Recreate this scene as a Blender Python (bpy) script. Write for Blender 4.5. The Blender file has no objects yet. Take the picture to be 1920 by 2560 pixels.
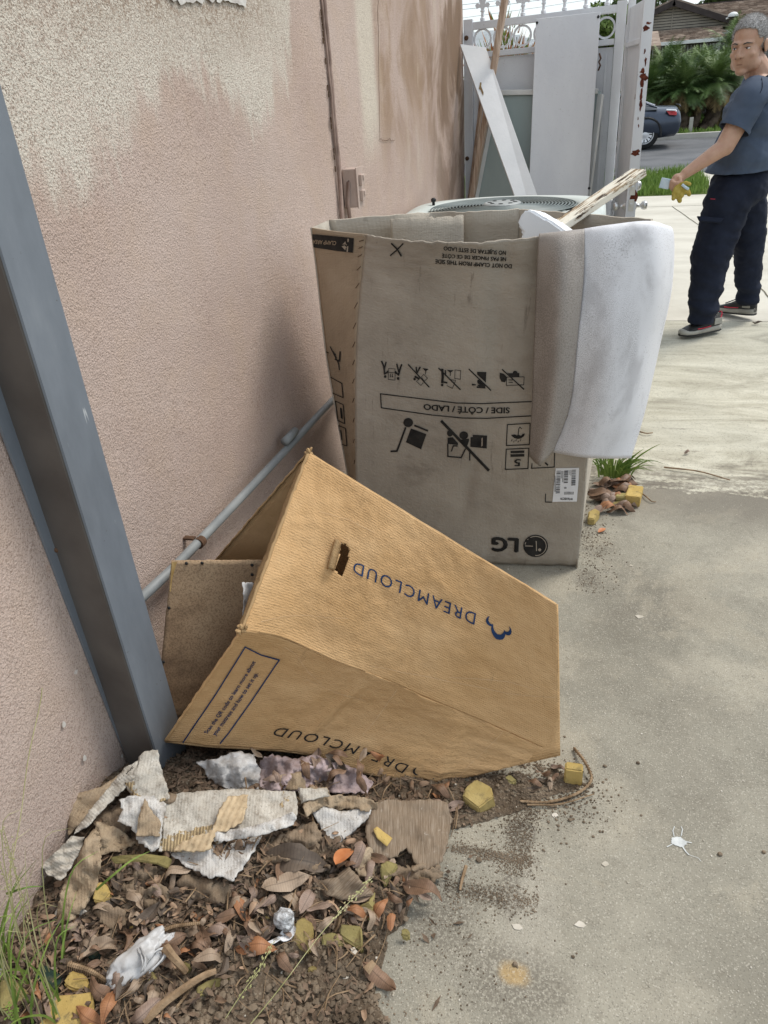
import bpy, bmesh, math, random
from mathutils import Vector, Matrix, noise, Quaternion
from mathutils.geometry import delaunay_2d_cdt, tessellate_polygon
scene = bpy.context.scene
COL = scene.collection
rnd = random.Random(11)
R = math.radians
# ------------------------------------------------------------------ camera
CAM = Vector((1.07, 0.0, 1.5))
CR = Vector((0.9631129, 0.2606975, -0.0667110))      # right
CD = Vector((0.0732321, -0.4924692, -0.8672434))     # image down
CF = Vector((-0.2589413, 0.8303680, -0.4933948))     # forward
cam_d = bpy.data.cameras.new('camera')
cam = bpy.data.objects.new('camera', cam_d)
COL.objects.link(cam)
m = Matrix((CR, -CD, -CF)).transposed().to_4x4()
m.translation = CAM
cam.matrix_world = m
cam_d.sensor_fit = 'VERTICAL'
cam_d.sensor_height = 36.0
cam_d.lens = 26.0
cam_d.clip_start = 0.05
cam_d.clip_end = 1500
scene.camera = cam
# ------------------------------------------------------------------ sky and sun
SUN_EL, SUN_AZ = R(56), R(52)        # azimuth measured from +Y towards +X
w = bpy.data.worlds.new('World'); scene.world = w; w.use_nodes = True
nt = w.node_tree; nt.nodes.clear()
wo = nt.nodes.new('ShaderNodeOutputWorld'); bg = nt.nodes.new('ShaderNodeBackground')
sky = nt.nodes.new('ShaderNodeTexSky'); sky.sky_type = 'NISHITA'; sky.sun_disc = False
sky.sun_elevation = SUN_EL; sky.sun_rotation = SUN_AZ; sky.dust_density = 2.0
tc = nt.nodes.new('ShaderNodeTexCoord'); ns = nt.nodes.new('ShaderNodeTexNoise')
ns.inputs['Scale'].default_value = 2.2; ns.inputs['Detail'].default_value = 6
cr = nt.nodes.new('ShaderNodeValToRGB')
cr.color_ramp.elements[0].position = .3; cr.color_ramp.elements[0].color = (.62, .62, .62, 1)
cr.color_ramp.elements[1].position = .7; cr.color_ramp.elements[1].color = (.95, .95, .95, 1)
mixn = nt.nodes.new('ShaderNodeMix'); mixn.data_type = 'RGBA'
nt.links.new(tc.outputs['Generated'], ns.inputs['Vector']); nt.links.new(ns.outputs['Fac'], cr.inputs['Fac'])
nt.links.new(cr.outputs['Color'], mixn.inputs['Factor'])
nt.links.new(sky.outputs['Color'], mixn.inputs['A'])
mixn.inputs['B'].default_value = (3.9, 4.25, 4.5, 1)       # overcast cloud layer
nt.links.new(mixn.outputs['Result'], bg.inputs['Color'])
bg.inputs['Strength'].default_value = 0.15
nt.links.new(bg.outputs[0], wo.inputs[0])
sd = bpy.data.lights.new('sun', 'SUN'); so = bpy.data.objects.new('sun', sd); COL.objects.link(so)
sd.energy = 1.5; sd.angle = R(20); sd.color = (1, .95, .87)
sdir = Vector((math.sin(SUN_AZ)*math.cos(SUN_EL), math.cos(SUN_AZ)*math.cos(SUN_EL), math.sin(SUN_EL)))
so.rotation_euler = (-sdir).to_track_quat('-Z', 'Y').to_euler(); so.location = (4, 6, 12)
scene.view_settings.view_transform = 'Standard'; scene.view_settings.look = 'None'
scene.view_settings.gamma = 1; scene.view_settings.use_curve_mapping = False
scene.view_settings.exposure = 0.74

# ------------------------------------------------------------------ helpers
def ray(px, py):
    return (CR*(px-960) + CD*(py-1280) + CF*1849.0).normalized()
def az(px, py, z=0.0):
    d = ray(px, py); return CAM + d*((z-CAM.z)/d.z)
def ax(px, py, x=0.0):
    d = ray(px, py); return CAM + d*((x-CAM.x)/d.x)
def ay(px, py, y):
    d = ray(px, py); return CAM + d*((y-CAM.y)/d.y)
def proj(P):
    q = P-CAM; f = q.dot(CF)
    return Vector((960+1849*q.dot(CR)/f, 1280+1849*q.dot(CD)/f))
def fbm(x, y=0, z=0, o=4):
    return noise.fractal(Vector((x, y, z)), .8, 2.0, o)
def tag(o, label=None, cat=None, group=None, kind=None):
    if label: o['label'] = label
    if cat: o['category'] = cat
    if group: o['group'] = group
    if kind: o['kind'] = kind
    return o
def empty(name, loc=(0, 0, 0), **k):
    o = bpy.data.objects.new(name, None); COL.objects.link(o); o.location = loc
    o.empty_display_size = .05
    return tag(o, **k)
def link(name, me, mt=None, parent=None, smooth=False):
    if mt is not None:
        for x in (mt if isinstance(mt, (list, tuple)) else [mt]): me.materials.append(x)
    if smooth: me.polygons.foreach_set('use_smooth', [True]*len(me.polygons))
    o = bpy.data.objects.new(name, me); COL.objects.link(o)
    if parent is not None:
        o.parent = parent
        pm = Matrix.Translation(parent.location) if parent.parent is None else Matrix.Translation(parent.parent.location)
        if parent.type == 'EMPTY': o.matrix_parent_inverse = pm.inverted()
    return o
def mesh(name, vs, fs, mt=None, parent=None, smooth=False, uv=None):
    me = bpy.data.meshes.new(name); me.from_pydata([tuple(v) for v in vs], [], fs); me.update()
    if uv is not None:
        l = me.uv_layers.new(name='UVMap')
        for p in me.polygons:
            for li in p.loop_indices: l.data[li].uv = uv[me.loops[li].vertex_index]
    return link(name, me, mt, parent, smooth)
def bmo(name, bm, mt=None, parent=None, smooth=False):
    me = bpy.data.meshes.new(name); bm.normal_update(); bm.to_mesh(me); bm.free()
    return link(name, me, mt, parent, smooth)
def box(bm, c, s, rot=None, bev=0.0):
    r = bmesh.ops.create_cube(bm, size=1.0)
    M = Matrix.Translation(Vector(c)) @ (rot.to_matrix().to_4x4() if isinstance(rot, Quaternion) else (rot or Matrix.Identity(4))) @ Matrix.Diagonal((s[0], s[1], s[2], 1))
    bmesh.ops.transform(bm, matrix=M, verts=r['verts'])
    if bev: bmesh.ops.bevel(bm, geom=list({e for v in r['verts'] for e in v.link_edges}), offset=bev, segments=2, affect='EDGES', profile=.6)
    return r['verts']
def tube(bm, pts, rad, n=8, cap=True):
    pts = [Vector(p) for p in pts]; rings = []
    if not isinstance(rad, (list, tuple)): rad = [rad]*len(pts)
    up = Vector((.13, .31, .94))
    for i, p in enumerate(pts):
        t = (pts[min(i+1, len(pts)-1)] - pts[max(i-1, 0)]).normalized()
        a = t.cross(up)
        if a.length < .05: a = t.cross(Vector((1, 0, 0)))
        a.normalize(); b = t.cross(a)
        rings.append([bm.verts.new(p + (a*math.cos(k*2*math.pi/n) + b*math.sin(k*2*math.pi/n))*rad[i]) for k in range(n)])
    for i in range(len(rings)-1):
        for k in range(n):
            bm.faces.new((rings[i][k], rings[i][(k+1) % n], rings[i+1][(k+1) % n], rings[i+1][k]))
    if cap:
        bm.faces.new(rings[0][::-1]); bm.faces.new(rings[-1])
def ell(bm, c, r, rot=None, seg=16, sub=None):
    v = bmesh.ops.create_uvsphere(bm, u_segments=seg, v_segments=max(6, seg//2+2), radius=1.0)['verts'] if sub is None else bmesh.ops.create_icosphere(bm, subdivisions=sub, radius=1.0)['verts']
    if not isinstance(r, (tuple, list)): r = (r, r, r)
    M = Matrix.Translation(Vector(c)) @ (rot if rot is not None else Matrix.Identity(4)) @ Matrix.Diagonal((r[0], r[1], r[2], 1))
    bmesh.ops.transform(bm, matrix=M, verts=v)
    return v
def lathe(bm, prof, c, n=16, axis=None):
    M = axis or Matrix.Identity(4); rings = []
    for (r, z) in prof:
        rings.append([bm.verts.new(Vector(c) + (M @ Vector((r*math.cos(k*2*math.pi/n), r*math.sin(k*2*math.pi/n), z)))) for k in range(n)])
    for i in range(len(rings)-1):
        for k in range(n):
            bm.faces.new((rings[i][k], rings[i][(k+1) % n], rings[i+1][(k+1) % n], rings[i+1][k]))
    bm.faces.new(rings[0][::-1]); bm.faces.new(rings[-1])
def ring(bm, c, ro, ri, t, nrm='y', n=24):
    """flat ring with rectangular section, lying in the XZ plane (nrm y) or XY plane (nrm z)"""
    V = []
    for k in range(n):
        a = k*2*math.pi/n; q = []
        for (rr, h) in ((ro, -t/2), (ro, t/2), (ri, t/2), (ri, -t/2)):
            q.append(bm.verts.new(Vector(c) + (Vector((rr*math.cos(a), h, rr*math.sin(a))) if nrm == 'y' else Vector((rr*math.cos(a), rr*math.sin(a), h)))))
        V.append(q)
    for k in range(n):
        A, B = V[k], V[(k+1) % n]
        for j in range(4): bm.faces.new((A[j], B[j], B[(j+1) % 4], A[(j+1) % 4]))
def solid(o, t, off=-1):
    md = o.modifiers.new('thickness', 'SOLIDIFY'); md.thickness = t; md.offset = off; return o
def crom(P, t):
    n = len(P)-1; x = min(max(t, 0), 1)*n; i = min(int(x), n-1); f = x-i
    p1, p2 = P[i], P[i+1]
    p0 = P[i-1] if i > 0 else p1*2-p2
    p3 = P[i+2] if i+2 <= n else p2*2-p1
    return ((p1*2) + (p2-p0)*f + (p0*2-p1*5+p2*4-p3)*(f*f) + (p1*3-p0-p2*3+p3)*(f*f*f))*.5
def lin(P, t):
    n = len(P)-1; x = min(max(t, 0), 1)*n; i = min(int(x), n-1); return P[i].lerp(P[i+1], x-i)
def net(C):
    C = [[Vector(p) for p in r] for r in C]
    return lambda u, v: crom([crom(r, u) for r in C], v)
class Surf:
    def __init__(s, f): s.f = f
    def nrm(s, u, v):
        e = .01
        a = s.f(min(u+e, 1), v)-s.f(max(u-e, 0), v); b = s.f(u, min(v+e, 1))-s.f(u, max(v-e, 0))
        n = a.cross(b).normalized()
        if n.dot(CAM-s.f(u, v)) < 0: n = -n
        return n
    def inv(s, px, py, u=.5, v=.5):
        T = Vector((px, py))
        for _ in range(9):
            p = proj(s.f(u, v)); e = 1e-3
            du = (proj(s.f(u+e, v))-proj(s.f(u-e, v)))/(2*e) if 0 < u-e and u+e < 1 else (proj(s.f(min(u+e,1), v))-proj(s.f(max(u-e,0), v)))/e
            dv = (proj(s.f(u, v+e))-proj(s.f(u, v-e)))/(2*e) if 0 < v-e and v+e < 1 else (proj(s.f(u, min(v+e,1)))-proj(s.f(u, max(v-e,0))))/e
            d = T-p; det = du.x*dv.y-du.y*dv.x
            if abs(det) < 1e-9: break
            a = (d.x*dv.y-d.y*dv.x)/det; b = (du.x*d.y-du.y*d.x)/det
            u = min(max(u+a, 0), 1); v = min(max(v+b, 0), 1)
            if d.length < .05: break
        return u, v
    def at(s, px, py, off=.0016):
        u, v = s.inv(px, py); return s.f(u, v)+s.nrm(u, v)*off
    def grid(s, name, nu, nv, mt, parent=None, thick=.005, scale=(1, 1), hole=None, rough=None, smooth=True):
        vs, uv, fs = [], [], []
        for j in range(nv+1):
            for i in range(nu+1):
                u, v = i/nu, j/nv; p = s.f(u, v)
                vs.append(p); uv.append((u*scale[0], v*scale[1]))
        for j in range(nv):
            for i in range(nu):
                if hole and hole((i+.5)/nu, (j+.5)/nv): continue
                a = j*(nu+1)+i
                fs.append((a, a+1, a+nu+2, a+nu+1))
        n = s.nrm(.5, .5); fn = (vs[1]-vs[0]).cross(vs[nu+1]-vs[0])
        if fn.dot(n) < 0: fs = [f[::-1] for f in fs]
        o = mesh(name, vs, fs, mt, parent, smooth, uv)
        solid(o, thick); return o
# ---- flat print lying on a surface; every shape is given where it stands on the face
def ink(name, parent, surf, shapes, mt, off=.0024, label=None):
    vs, fs = [], []
    def P(x, y):
        vs.append(surf.at(x, y, off)); return len(vs)-1
    for sh in shapes:
        k = sh[0]
        if k == 'poly':
            pts = sh[1]; base = [P(*p) for p in pts]
            def subd(t, dep=0):
                A, B, C = t; l = [(B[0]-A[0])**2+(B[1]-A[1])**2, (C[0]-B[0])**2+(C[1]-B[1])**2, (A[0]-C[0])**2+(A[1]-C[1])**2]
                k_ = l.index(max(l))
                if l[k_] < 15*15 or dep > 9: fs.append((P(*A), P(*B), P(*C))); return
                if k_ == 0: M_ = ((A[0]+B[0])/2, (A[1]+B[1])/2); subd((A, M_, C), dep+1); subd((M_, B, C), dep+1)
                elif k_ == 1: M_ = ((C[0]+B[0])/2, (C[1]+B[1])/2); subd((A, B, M_), dep+1); subd((A, M_, C), dep+1)
                else: M_ = ((A[0]+C[0])/2, (A[1]+C[1])/2); subd((A, B, M_), dep+1); subd((M_, B, C), dep+1)
            for t in tessellate_polygon([[Vector((p[0], p[1], 0)) for p in pts]]): subd(tuple(tuple(pts[i]) for i in t))
        elif k == 'line':
            pts, wd = sh[1], sh[2]; closed = len(sh) > 3
            if closed: pts = list(pts)+[pts[0]]
            for a, b in zip(pts[:-1], pts[1:]):
                A, B = Vector(a), Vector(b); d = (B-A); L = d.length
                if L < 1e-6: continue
                d /= L; nn = Vector((-d.y, d.x))*wd/2; k2 = max(1, int(L/14)); A = A-d*wd*.35; B = B+d*wd*.35
                prev = None
                for i in range(k2+1):
                    q = A.lerp(B, i/k2); r = (P(*(q+nn)), P(*(q-nn)))
                    if prev: fs.append((prev[0], prev[1], r[1], r[0]))
                    prev = r
        elif k == 'disc':
            c, rx, ry = sh[1], sh[2], sh[3]; n = 20
            cc = P(*c); rr = [P(c[0]+rx*math.cos(i*2*math.pi/n), c[1]+ry*math.sin(i*2*math.pi/n)) for i in range(n)]
            for i in range(n): fs.append((cc, rr[i], rr[(i+1) % n]))
        elif k == 'arc':
            c, rx, ry, a0, a1, wd = sh[1:]; n = 18; prev = None
            for i in range(n+1):
                a = a0+(a1-a0)*i/n
                r = [P(c[0]+(rx+s_*wd/2)*math.cos(a), c[1]+(ry+s_*wd/2)*math.sin(a)) for s_ in (1, -1)]
                if prev: fs.append((prev[0], prev[1], r[1], r[0]))
                prev = r
    # face the viewer's side of the sheet
    me_f = []
    for f in fs:
        a, b, c = vs[f[0]], vs[f[1]], vs[f[2]]
        if (b-a).cross(c-a).dot(CAM-a) < 0: f = f[::-1]
        me_f.append(f)
    o = mesh(name, vs, me_f, mt, parent)
    if label: o['label'] = label
    return o
def text(name, parent, surf, s, P0, P1, Pt, mt, off=.0024, bold=0.0, label=None, P2=None, space=1.0):
    cu = bpy.data.curves.new('txt', 'FONT'); cu.body = s; cu.size = 1.0; cu.resolution_u = 3; cu.fill_mode = 'FRONT'
    cu.space_character = space
    t = bpy.data.objects.new('txt', cu); COL.objects.link(t)
    bpy.context.view_layer.update()
    me = t.evaluated_get(bpy.context.evaluated_depsgraph_get()).to_mesh()
    co = [v.co.copy() for v in me.vertices]; me.calc_loop_triangles(); fs = [tuple(p.vertices) for p in me.loop_triangles]
    t.to_mesh_clear(); bpy.data.objects.remove(t)
    if not co: return None
    x0 = min(c.x for c in co); x1 = max(c.x for c in co)
    P0, P1, Pt = Vector(P0), Vector(P1), Vector(Pt); H = .70
    nb_ = len(co); base_ = list(zip(co, [0]*nb_)); f0 = list(fs)
    if bold > .008:
        for k_, (dx_, dy_) in enumerate(((-bold, 0), (bold, 0), (0, bold*.8), (0, -bold*.8))):
            off_ = len(base_); base_ += [(Vector((c.x+dx_, c.y+dy_, 0)), .00012*(k_+1)) for c in co]; fs = fs+[tuple(i+off_ for i in f) for f in f0]
    vs = []
    for c, oo in base_:
        tt = (c.x-x0)/(x1-x0); q = P0.lerp(P1, tt)
        if P2 is not None: q = P0*(1-tt)**2 + Vector(P2)*2*tt*(1-tt) + P1*tt*tt
        q = q+(Pt-P0)*(c.y/H)
        vs.append(surf.at(q.x, q.y, off+oo))
    out = []
    for f in fs:
        a, b, c = vs[f[0]], vs[f[1]], vs[f[2]]
        out.append(f[::-1] if (b-a).cross(c-a).dot(CAM-a) < 0 else f)
    o = mesh(name, vs, out, mt, parent)
    if label: o['label'] = label
    return o
# ------------------------------------------------------------------ materials
class Mt:
    def __init__(s, name, rough=.8, spec=.3, metal=0.0):
        s.m = bpy.data.materials.new(name); s.m.use_nodes = True; s.t = s.m.node_tree
        s.b = s.t.nodes['Principled BSDF']; s.b.inputs['Roughness'].default_value = rough
        s.b.inputs['Specular IOR Level'].default_value = spec; s.b.inputs['Metallic'].default_value = metal
        s.co = None; s.bumps = []
    def n(s, t, **k):
        x = s.t.nodes.new('ShaderNode'+t)
        for a, b in k.items(): setattr(x, a, b)
        return x
    def L(s, a, b): s.t.links.new(a, b)
    def setin(s, sock, v):
        if hasattr(v, 'links') or hasattr(v, 'is_linked'): s.L(v, sock)
        elif isinstance(v, (tuple, list)) and len(v) == 3 and sock.type == 'RGBA': sock.default_value = (*v, 1)
        else: sock.default_value = v
    def coord(s, kind='Object', scale=(1, 1, 1), loc=(0, 0, 0), rot=(0, 0, 0)):
        if kind == 'Pos': o = s.n('NewGeometry').outputs['Position']
        else: o = s.n('TexCoord').outputs[kind]
        mp = s.n('Mapping'); s.L(o, mp.inputs['Vector']); mp.inputs['Scale'].default_value = scale
        mp.inputs['Location'].default_value = loc; mp.inputs['Rotation'].default_value = rot
        return mp.outputs['Vector']
    def noise(s, vec, scale=5, detail=5, rough=.55, dist=0.0):
        x = s.n('TexNoise'); s.L(vec, x.inputs['Vector']); x.inputs['Scale'].default_value = scale
        x.inputs['Detail'].default_value = detail; x.inputs['Roughness'].default_value = rough; x.inputs['Distortion'].default_value = dist
        return x.outputs['Fac']
    def voro(s, vec, scale=5, feature='F1', out='Distance', rnd_=1.0):
        x = s.n('TexVoronoi', feature=feature); s.L(vec, x.inputs['Vector']); x.inputs['Scale'].default_value = scale
        x.inputs['Randomness'].default_value = rnd_
        return x.outputs[out]
    def wave(s, vec, scale, dist=0.0, axis='X', dscale=1.0):
        x = s.n('TexWave', bands_direction=axis); s.L(vec, x.inputs['Vector']); x.inputs['Scale'].default_value = scale
        x.inputs['Distortion'].default_value = dist; x.inputs['Detail Scale'].default_value = dscale
        return x.outputs['Fac']
    def ramp(s, fac, stops, inter='LINEAR'):
        x = s.n('ValToRGB'); s.L(fac, x.inputs['Fac']); e = x.color_ramp; e.interpolation = inter
        while len(e.elements) < len(stops): e.elements.new(.5)
        for el, (p, c) in zip(e.elements, stops):
            el.position = p; el.color = (c, c, c, 1) if isinstance(c, (int, float)) else (*c, 1)
        return x.outputs['Color']
    def math(s, op, a, b=0.0, c=None, clamp=False):
        x = s.n('Math', operation=op); x.use_clamp = clamp
        s.setin(x.inputs[0], a); s.setin(x.inputs[1], b)
        if c is not None: s.setin(x.inputs[2], c)
        return x.outputs[0]
    def mr(s, v, a, b, c=0.0, d=1.0, smooth=True):
        x = s.n('MapRange'); x.interpolation_type = 'SMOOTHSTEP' if smooth else 'LINEAR'
        s.setin(x.inputs['Value'], v)
        for nme, q in (('From Min', a), ('From Max', b), ('To Min', c), ('To Max', d)): s.setin(x.inputs[nme], q)
        return x.outputs['Result']
    def mix(s, f, a, b, mode='MIX'):
        x = s.n('Mix', data_type='RGBA', blend_type=mode)
        s.setin(x.inputs['Factor'], f)
        s.setin(x.inputs['A'], a); s.setin(x.inputs['B'], b)
        return x.outputs['Result']
    def sep(s, v):
        x = s.n('SeparateXYZ'); s.L(v, x.inputs[0]); return x.outputs
    def bump(s, h, dist=.002, strength=1.0):
        x = s.n('Bump'); s.L(h, x.inputs['Height']); x.inputs['Distance'].default_value = dist; x.inputs['Strength'].default_value = strength
        if s.bumps: s.L(s.bumps[-1], x.inputs['Normal'])
        s.bumps.append(x.outputs['Normal']); s.L(x.outputs['Normal'], s.b.inputs['Normal'])
    def col(s, c): s.setin(s.b.inputs['Base Color'], c)
    def rough(s, c): s.setin(s.b.inputs['Roughness'], c)
def simple(name, a, b=None, scale=8, rough=.75, spec=.3, metal=0, bd=.0, bs=60, kind='Object', lo=.35, hi=.65, detail=5):
    M = Mt(name, rough, spec, metal); v = M.coord(kind)
    b = b or tuple(min(1, c*1.25) for c in a)
    M.col(M.ramp(M.noise(v, scale, detail), [(lo, a), (hi, b)]))
    if bd: M.bump(M.noise(v, bs, 4), bd)
    return M.m
# ================================================================== MATERIALS
def mat_stucco():
    M = Mt('stucco', .92, .15); P = M.coord('Pos'); x, y, z = M.sep(P)
    big = M.noise(P, 1.3, 4); med = M.noise(P, 7, 5); fine = M.noise(P, 170, 3, .6)
    pink = M.ramp(big, [(.32, (.50, .38, .322)), (.7, (.59, .475, .415))])
    pink = M.mix(M.mr(med, .4, .75, 0, .45), pink, (.55, .42, .325))
    # faded lower wall, slightly greyer
    pink = M.mix(M.mr(z, .7, .1, 0, .35), pink, (.50, .42, .375))
    yy = M.math('DIVIDE', M.math('SUBTRACT', y, 1.0), 5.2)
    zb = M.ramp(yy, [(0, .56), (.065, .38), (.098, .31), (.123, .42), (.184, .515), (.221, .50), (.257, .40), (.296, .44), (.335, .61), (.36, .80), (.37, 1.0)])
    st = M.noise(M.coord('Pos', (1, 14, 2.2)), 1.0, 5, .65)
    st2 = M.noise(M.coord('Pos', (1, 3.5, 3.0), (3, 1, 7)), 1.0, 4, .6)
    e = M.math('ADD', M.math('SUBTRACT', M.math('SUBTRACT', z, 1.0), zb), M.math('ADD', M.math('MULTIPLY', M.math('SUBTRACT', st, .5), .42), M.math('MULTIPLY', M.math('SUBTRACT', st2, .5), .34)))
    pm = M.mr(e, -.03, .10)
    gr = M.math('ADD', M.math('MULTIPLY', fine, .6), M.math('MULTIPLY', M.noise(P, 60, 2), .5))
    pm = M.math('MULTIPLY', pm, M.mr(gr, .36, .56, .5, 1))
    pm = M.math('MULTIPLY', pm, M.mr(M.noise(M.coord('Pos', (1, 1, 1), (7, 1, 3)), 4.5, 6, .65), .30, .52, .78, 1))
    pit = M.mr(M.noise(P, 250, 2, .6), .47, .40)          # dirt sitting in the pits of the texture
    cream = M.mix(M.math('MULTIPLY', pit, .5), (.68, .625, .54), (.33, .25, .19))
    c = M.mix(pm, pink, cream)
    # dirty brown zone high up by the corner of the frame
    db = M.math('MULTIPLY', M.mr(M.math('ADD', z, M.math('MULTIPLY', med, .25)), 1.66, 1.95), M.mr(y, 2.9, 2.4))
    c = M.mix(M.math('MULTIPLY', db, M.mr(gr, .62, .46, .15, .95)), c, (.26, .18, .12))
    # streaked part beyond the cable
    sv = M.noise(M.coord('Pos', (1, 1.3, 1.0), (0, 2, 4)), 1.5, 5, .6, .5)
    sv2 = M.noise(M.coord('Pos', (1, 4.5, 1.2), (5, 2, 1)), 1.0, 6, .65)
    zone = M.math('MULTIPLY', M.mr(M.math('ADD', y, M.math('MULTIPLY', sv, .12)), 3.80, 4.0), M.mr(M.math('ADD', z, M.math('MULTIPLY', sv, .7)), 1.35, 1.75))
    c = M.mix(M.math('MULTIPLY', M.math('MULTIPLY', zone, M.mr(sv, .60, .38)), .8), c, M.ramp(sv2, [(.3, (.24, .145, .08)), (.7, (.42, .29, .185))]))
    zone2 = M.math('MULTIPLY', M.mr(y, 3.3, 4.3), M.mr(sv2, .55, .7))
    c = M.mix(M.math('MULTIPLY', zone2, .5), c, (.66, .58, .47))
    dk = M.math('MULTIPLY', M.mr(y, 4.9, 5.3), M.mr(sv, .56, .42))
    c = M.mix(M.math('MULTIPLY', dk, .6), c, (.17, .11, .07))
    cs = M.math('MULTIPLY', M.math('MULTIPLY', M.mr(y, 3.52, 3.62), M.mr(y, 3.86, 3.78)), M.mr(M.math('ADD', z, M.math('MULTIPLY', sv2, .6)), 1.45, 1.75))
    c = M.mix(M.math('MULTIPLY', cs, .8), c, (.70, .64, .53))
    # red brown scuffs and pale flakes low down, darker brown towards the foot
    sc = M.math('MULTIPLY', M.mr(M.noise(M.coord('Pos', (1, 5, 5), (0, 9, 2)), 1, 6, .7), .60, .72), M.mr(z, .95, .6))
    c = M.mix(M.math('MULTIPLY', sc, .45), c, (.40, .23, .16))
    fl = M.math('MULTIPLY', M.mr(M.noise(P, 28, 3), .72, .76), M.mr(z, .8, .3))
    c = M.mix(fl, c, (.70, .66, .62))
    c = M.mix(M.mr(M.math('ADD', z, M.math('MULTIPLY', med, .12)), .22, .05, 0, .6), c, (.27, .21, .17))
    c = M.mix(M.math('MULTIPLY', pit, .5), c, (.24, .165, .13))
    M.col(c)
    h = M.math('ADD', M.math('MULTIPLY', M.noise(P, 210, 3, .6), 1.0), M.math('MULTIPLY', M.noise(P, 75, 2), .5))
    M.bump(h, .0048, 1.0)
    M.bump(M.noise(P, 3.2, 4), .02, .5)
    return M.m
def mat_concrete_near():
    M = Mt('worn grey concrete', .93, .12); P = M.coord('Pos'); x, y, z = M.sep(P)
    b = M.noise(P, 1.9, 5, .6); m2 = M.noise(M.coord('Pos', (1, 1, 1), (4, 2, 0)), 6, 6, .65)
    c = M.ramp(b, [(.3, (.225, .208, .168)), (.5, (.30, .28, .228)), (.72, (.37, .345, .282))])
    c = M.mix(M.mr(m2, .45, .7, 0, .5), c, (.24, .225, .185))
    c = M.mix(M.mr(M.noise(M.coord('Pos', (1, 1, 1), (9, 1, 0)), 3.1, 5), .5, .68, 0, .5), c, (.44, .40, .32))
    # dark dirt drags left by something that stood here
    def blob(cx, cy, rx, ry, a=.85):
        dx = M.math('DIVIDE', M.math('SUBTRACT', x, cx), rx); dy = M.math('DIVIDE', M.math('SUBTRACT', y, cy), ry)
        d = M.math('SQRT', M.math('ADD', M.math('MULTIPLY', dx, dx), M.math('MULTIPLY', dy, dy)))
        d = M.math('ADD', d, M.math('MULTIPLY', M.math('SUBTRACT', m2, .5), 1.7))
        return M.math('MULTIPLY', M.mr(d, 1.15, .45), a)
    speck = M.mr(M.noise(P, 150, 2), .36, .56)
    for (cx, cy, rx, ry, a) in ((.985, 1.16, .035, .09, .8), (.90, 1.06, .10, .016, .75), (.93, .965, .10, .025, .7), (.98, .98, .03, .07, .7), (1.0, .80, .13, .09, .5),
                                (.95, 1.25, .10, .05, .6), (1.11, 2.42, .10, .12, .55), (1.10, 2.18, .05, .07, .6), (.85, .9, .09, .12, .5), (1.35, .72, .16, .08, .35), (1.63, 1.42, .12, .16, .35), (1.25, 2.1, .2, .25, .25)):
        c = M.mix(M.math('MULTIPLY', blob(cx, cy, rx, ry, a), speck), c, (.085, .07, .055))
    c = M.mix(blob(1.01, .815, .035, .028, .6), c, (.50, .33, .13))
    # bleached sandy patch between the stains
    c = M.mix(blob(1.03, .95, .07, .14, .3), c, (.42, .39, .33))
    c = M.mix(M.math('MULTIPLY', M.mr(M.noise(M.coord('Pos', (1, 1, 1), (2, 8, 0)), 4.2, 7, .7), .56, .72), M.math('MULTIPLY', speck, .55)), c, (.13, .115, .09))
    c = M.mix(M.mr(M.noise(M.coord('Pos', (1, 1, 1), (6, 3, 0)), 28, 4, .7), .5, .75, 0, .4), c, (.18, .16, .125))
    c = M.mix(M.mr(M.noise(M.coord('Pos', (1, 1, 1), (3, 5, 0)), 1.1, 5, .62, .4), .50, .62, 0, .38), c, (.17, .15, .12))
    c = M.mix(M.mr(M.noise(M.coord('Pos', (1, 1, 1), (8, 5, 0)), 2.3, 7, .7, .5), .53, .60, 0, .30), c, (.42, .375, .29))
    # sand grains showing in the paste
    g = M.voro(P, 420, 'F1', 'Color'); gs = M.sep(g)[0]
    c = M.mix(M.mr(gs, .88, .96, 0, .4), c, (.58, .54, .46))
    c = M.mix(M.mr(gs, .14, .05, 0, .4), c, (.12, .11, .09))
    # weather line where the slab meets the older one
    sm = M.mr(M.math('ADD', y, M.math('MULTIPLY', M.math('SUBTRACT', m2, .5), .35)), 2.45, 2.85)
    c = M.mix(M.math('MULTIPLY', sm, .55), c, (.17, .15, .125))
    M.col(c)
    M.bump(M.noise(P, 260, 3, .6), .0022, .9); M.bump(m2, .006, .5)
    return M.m
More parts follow.
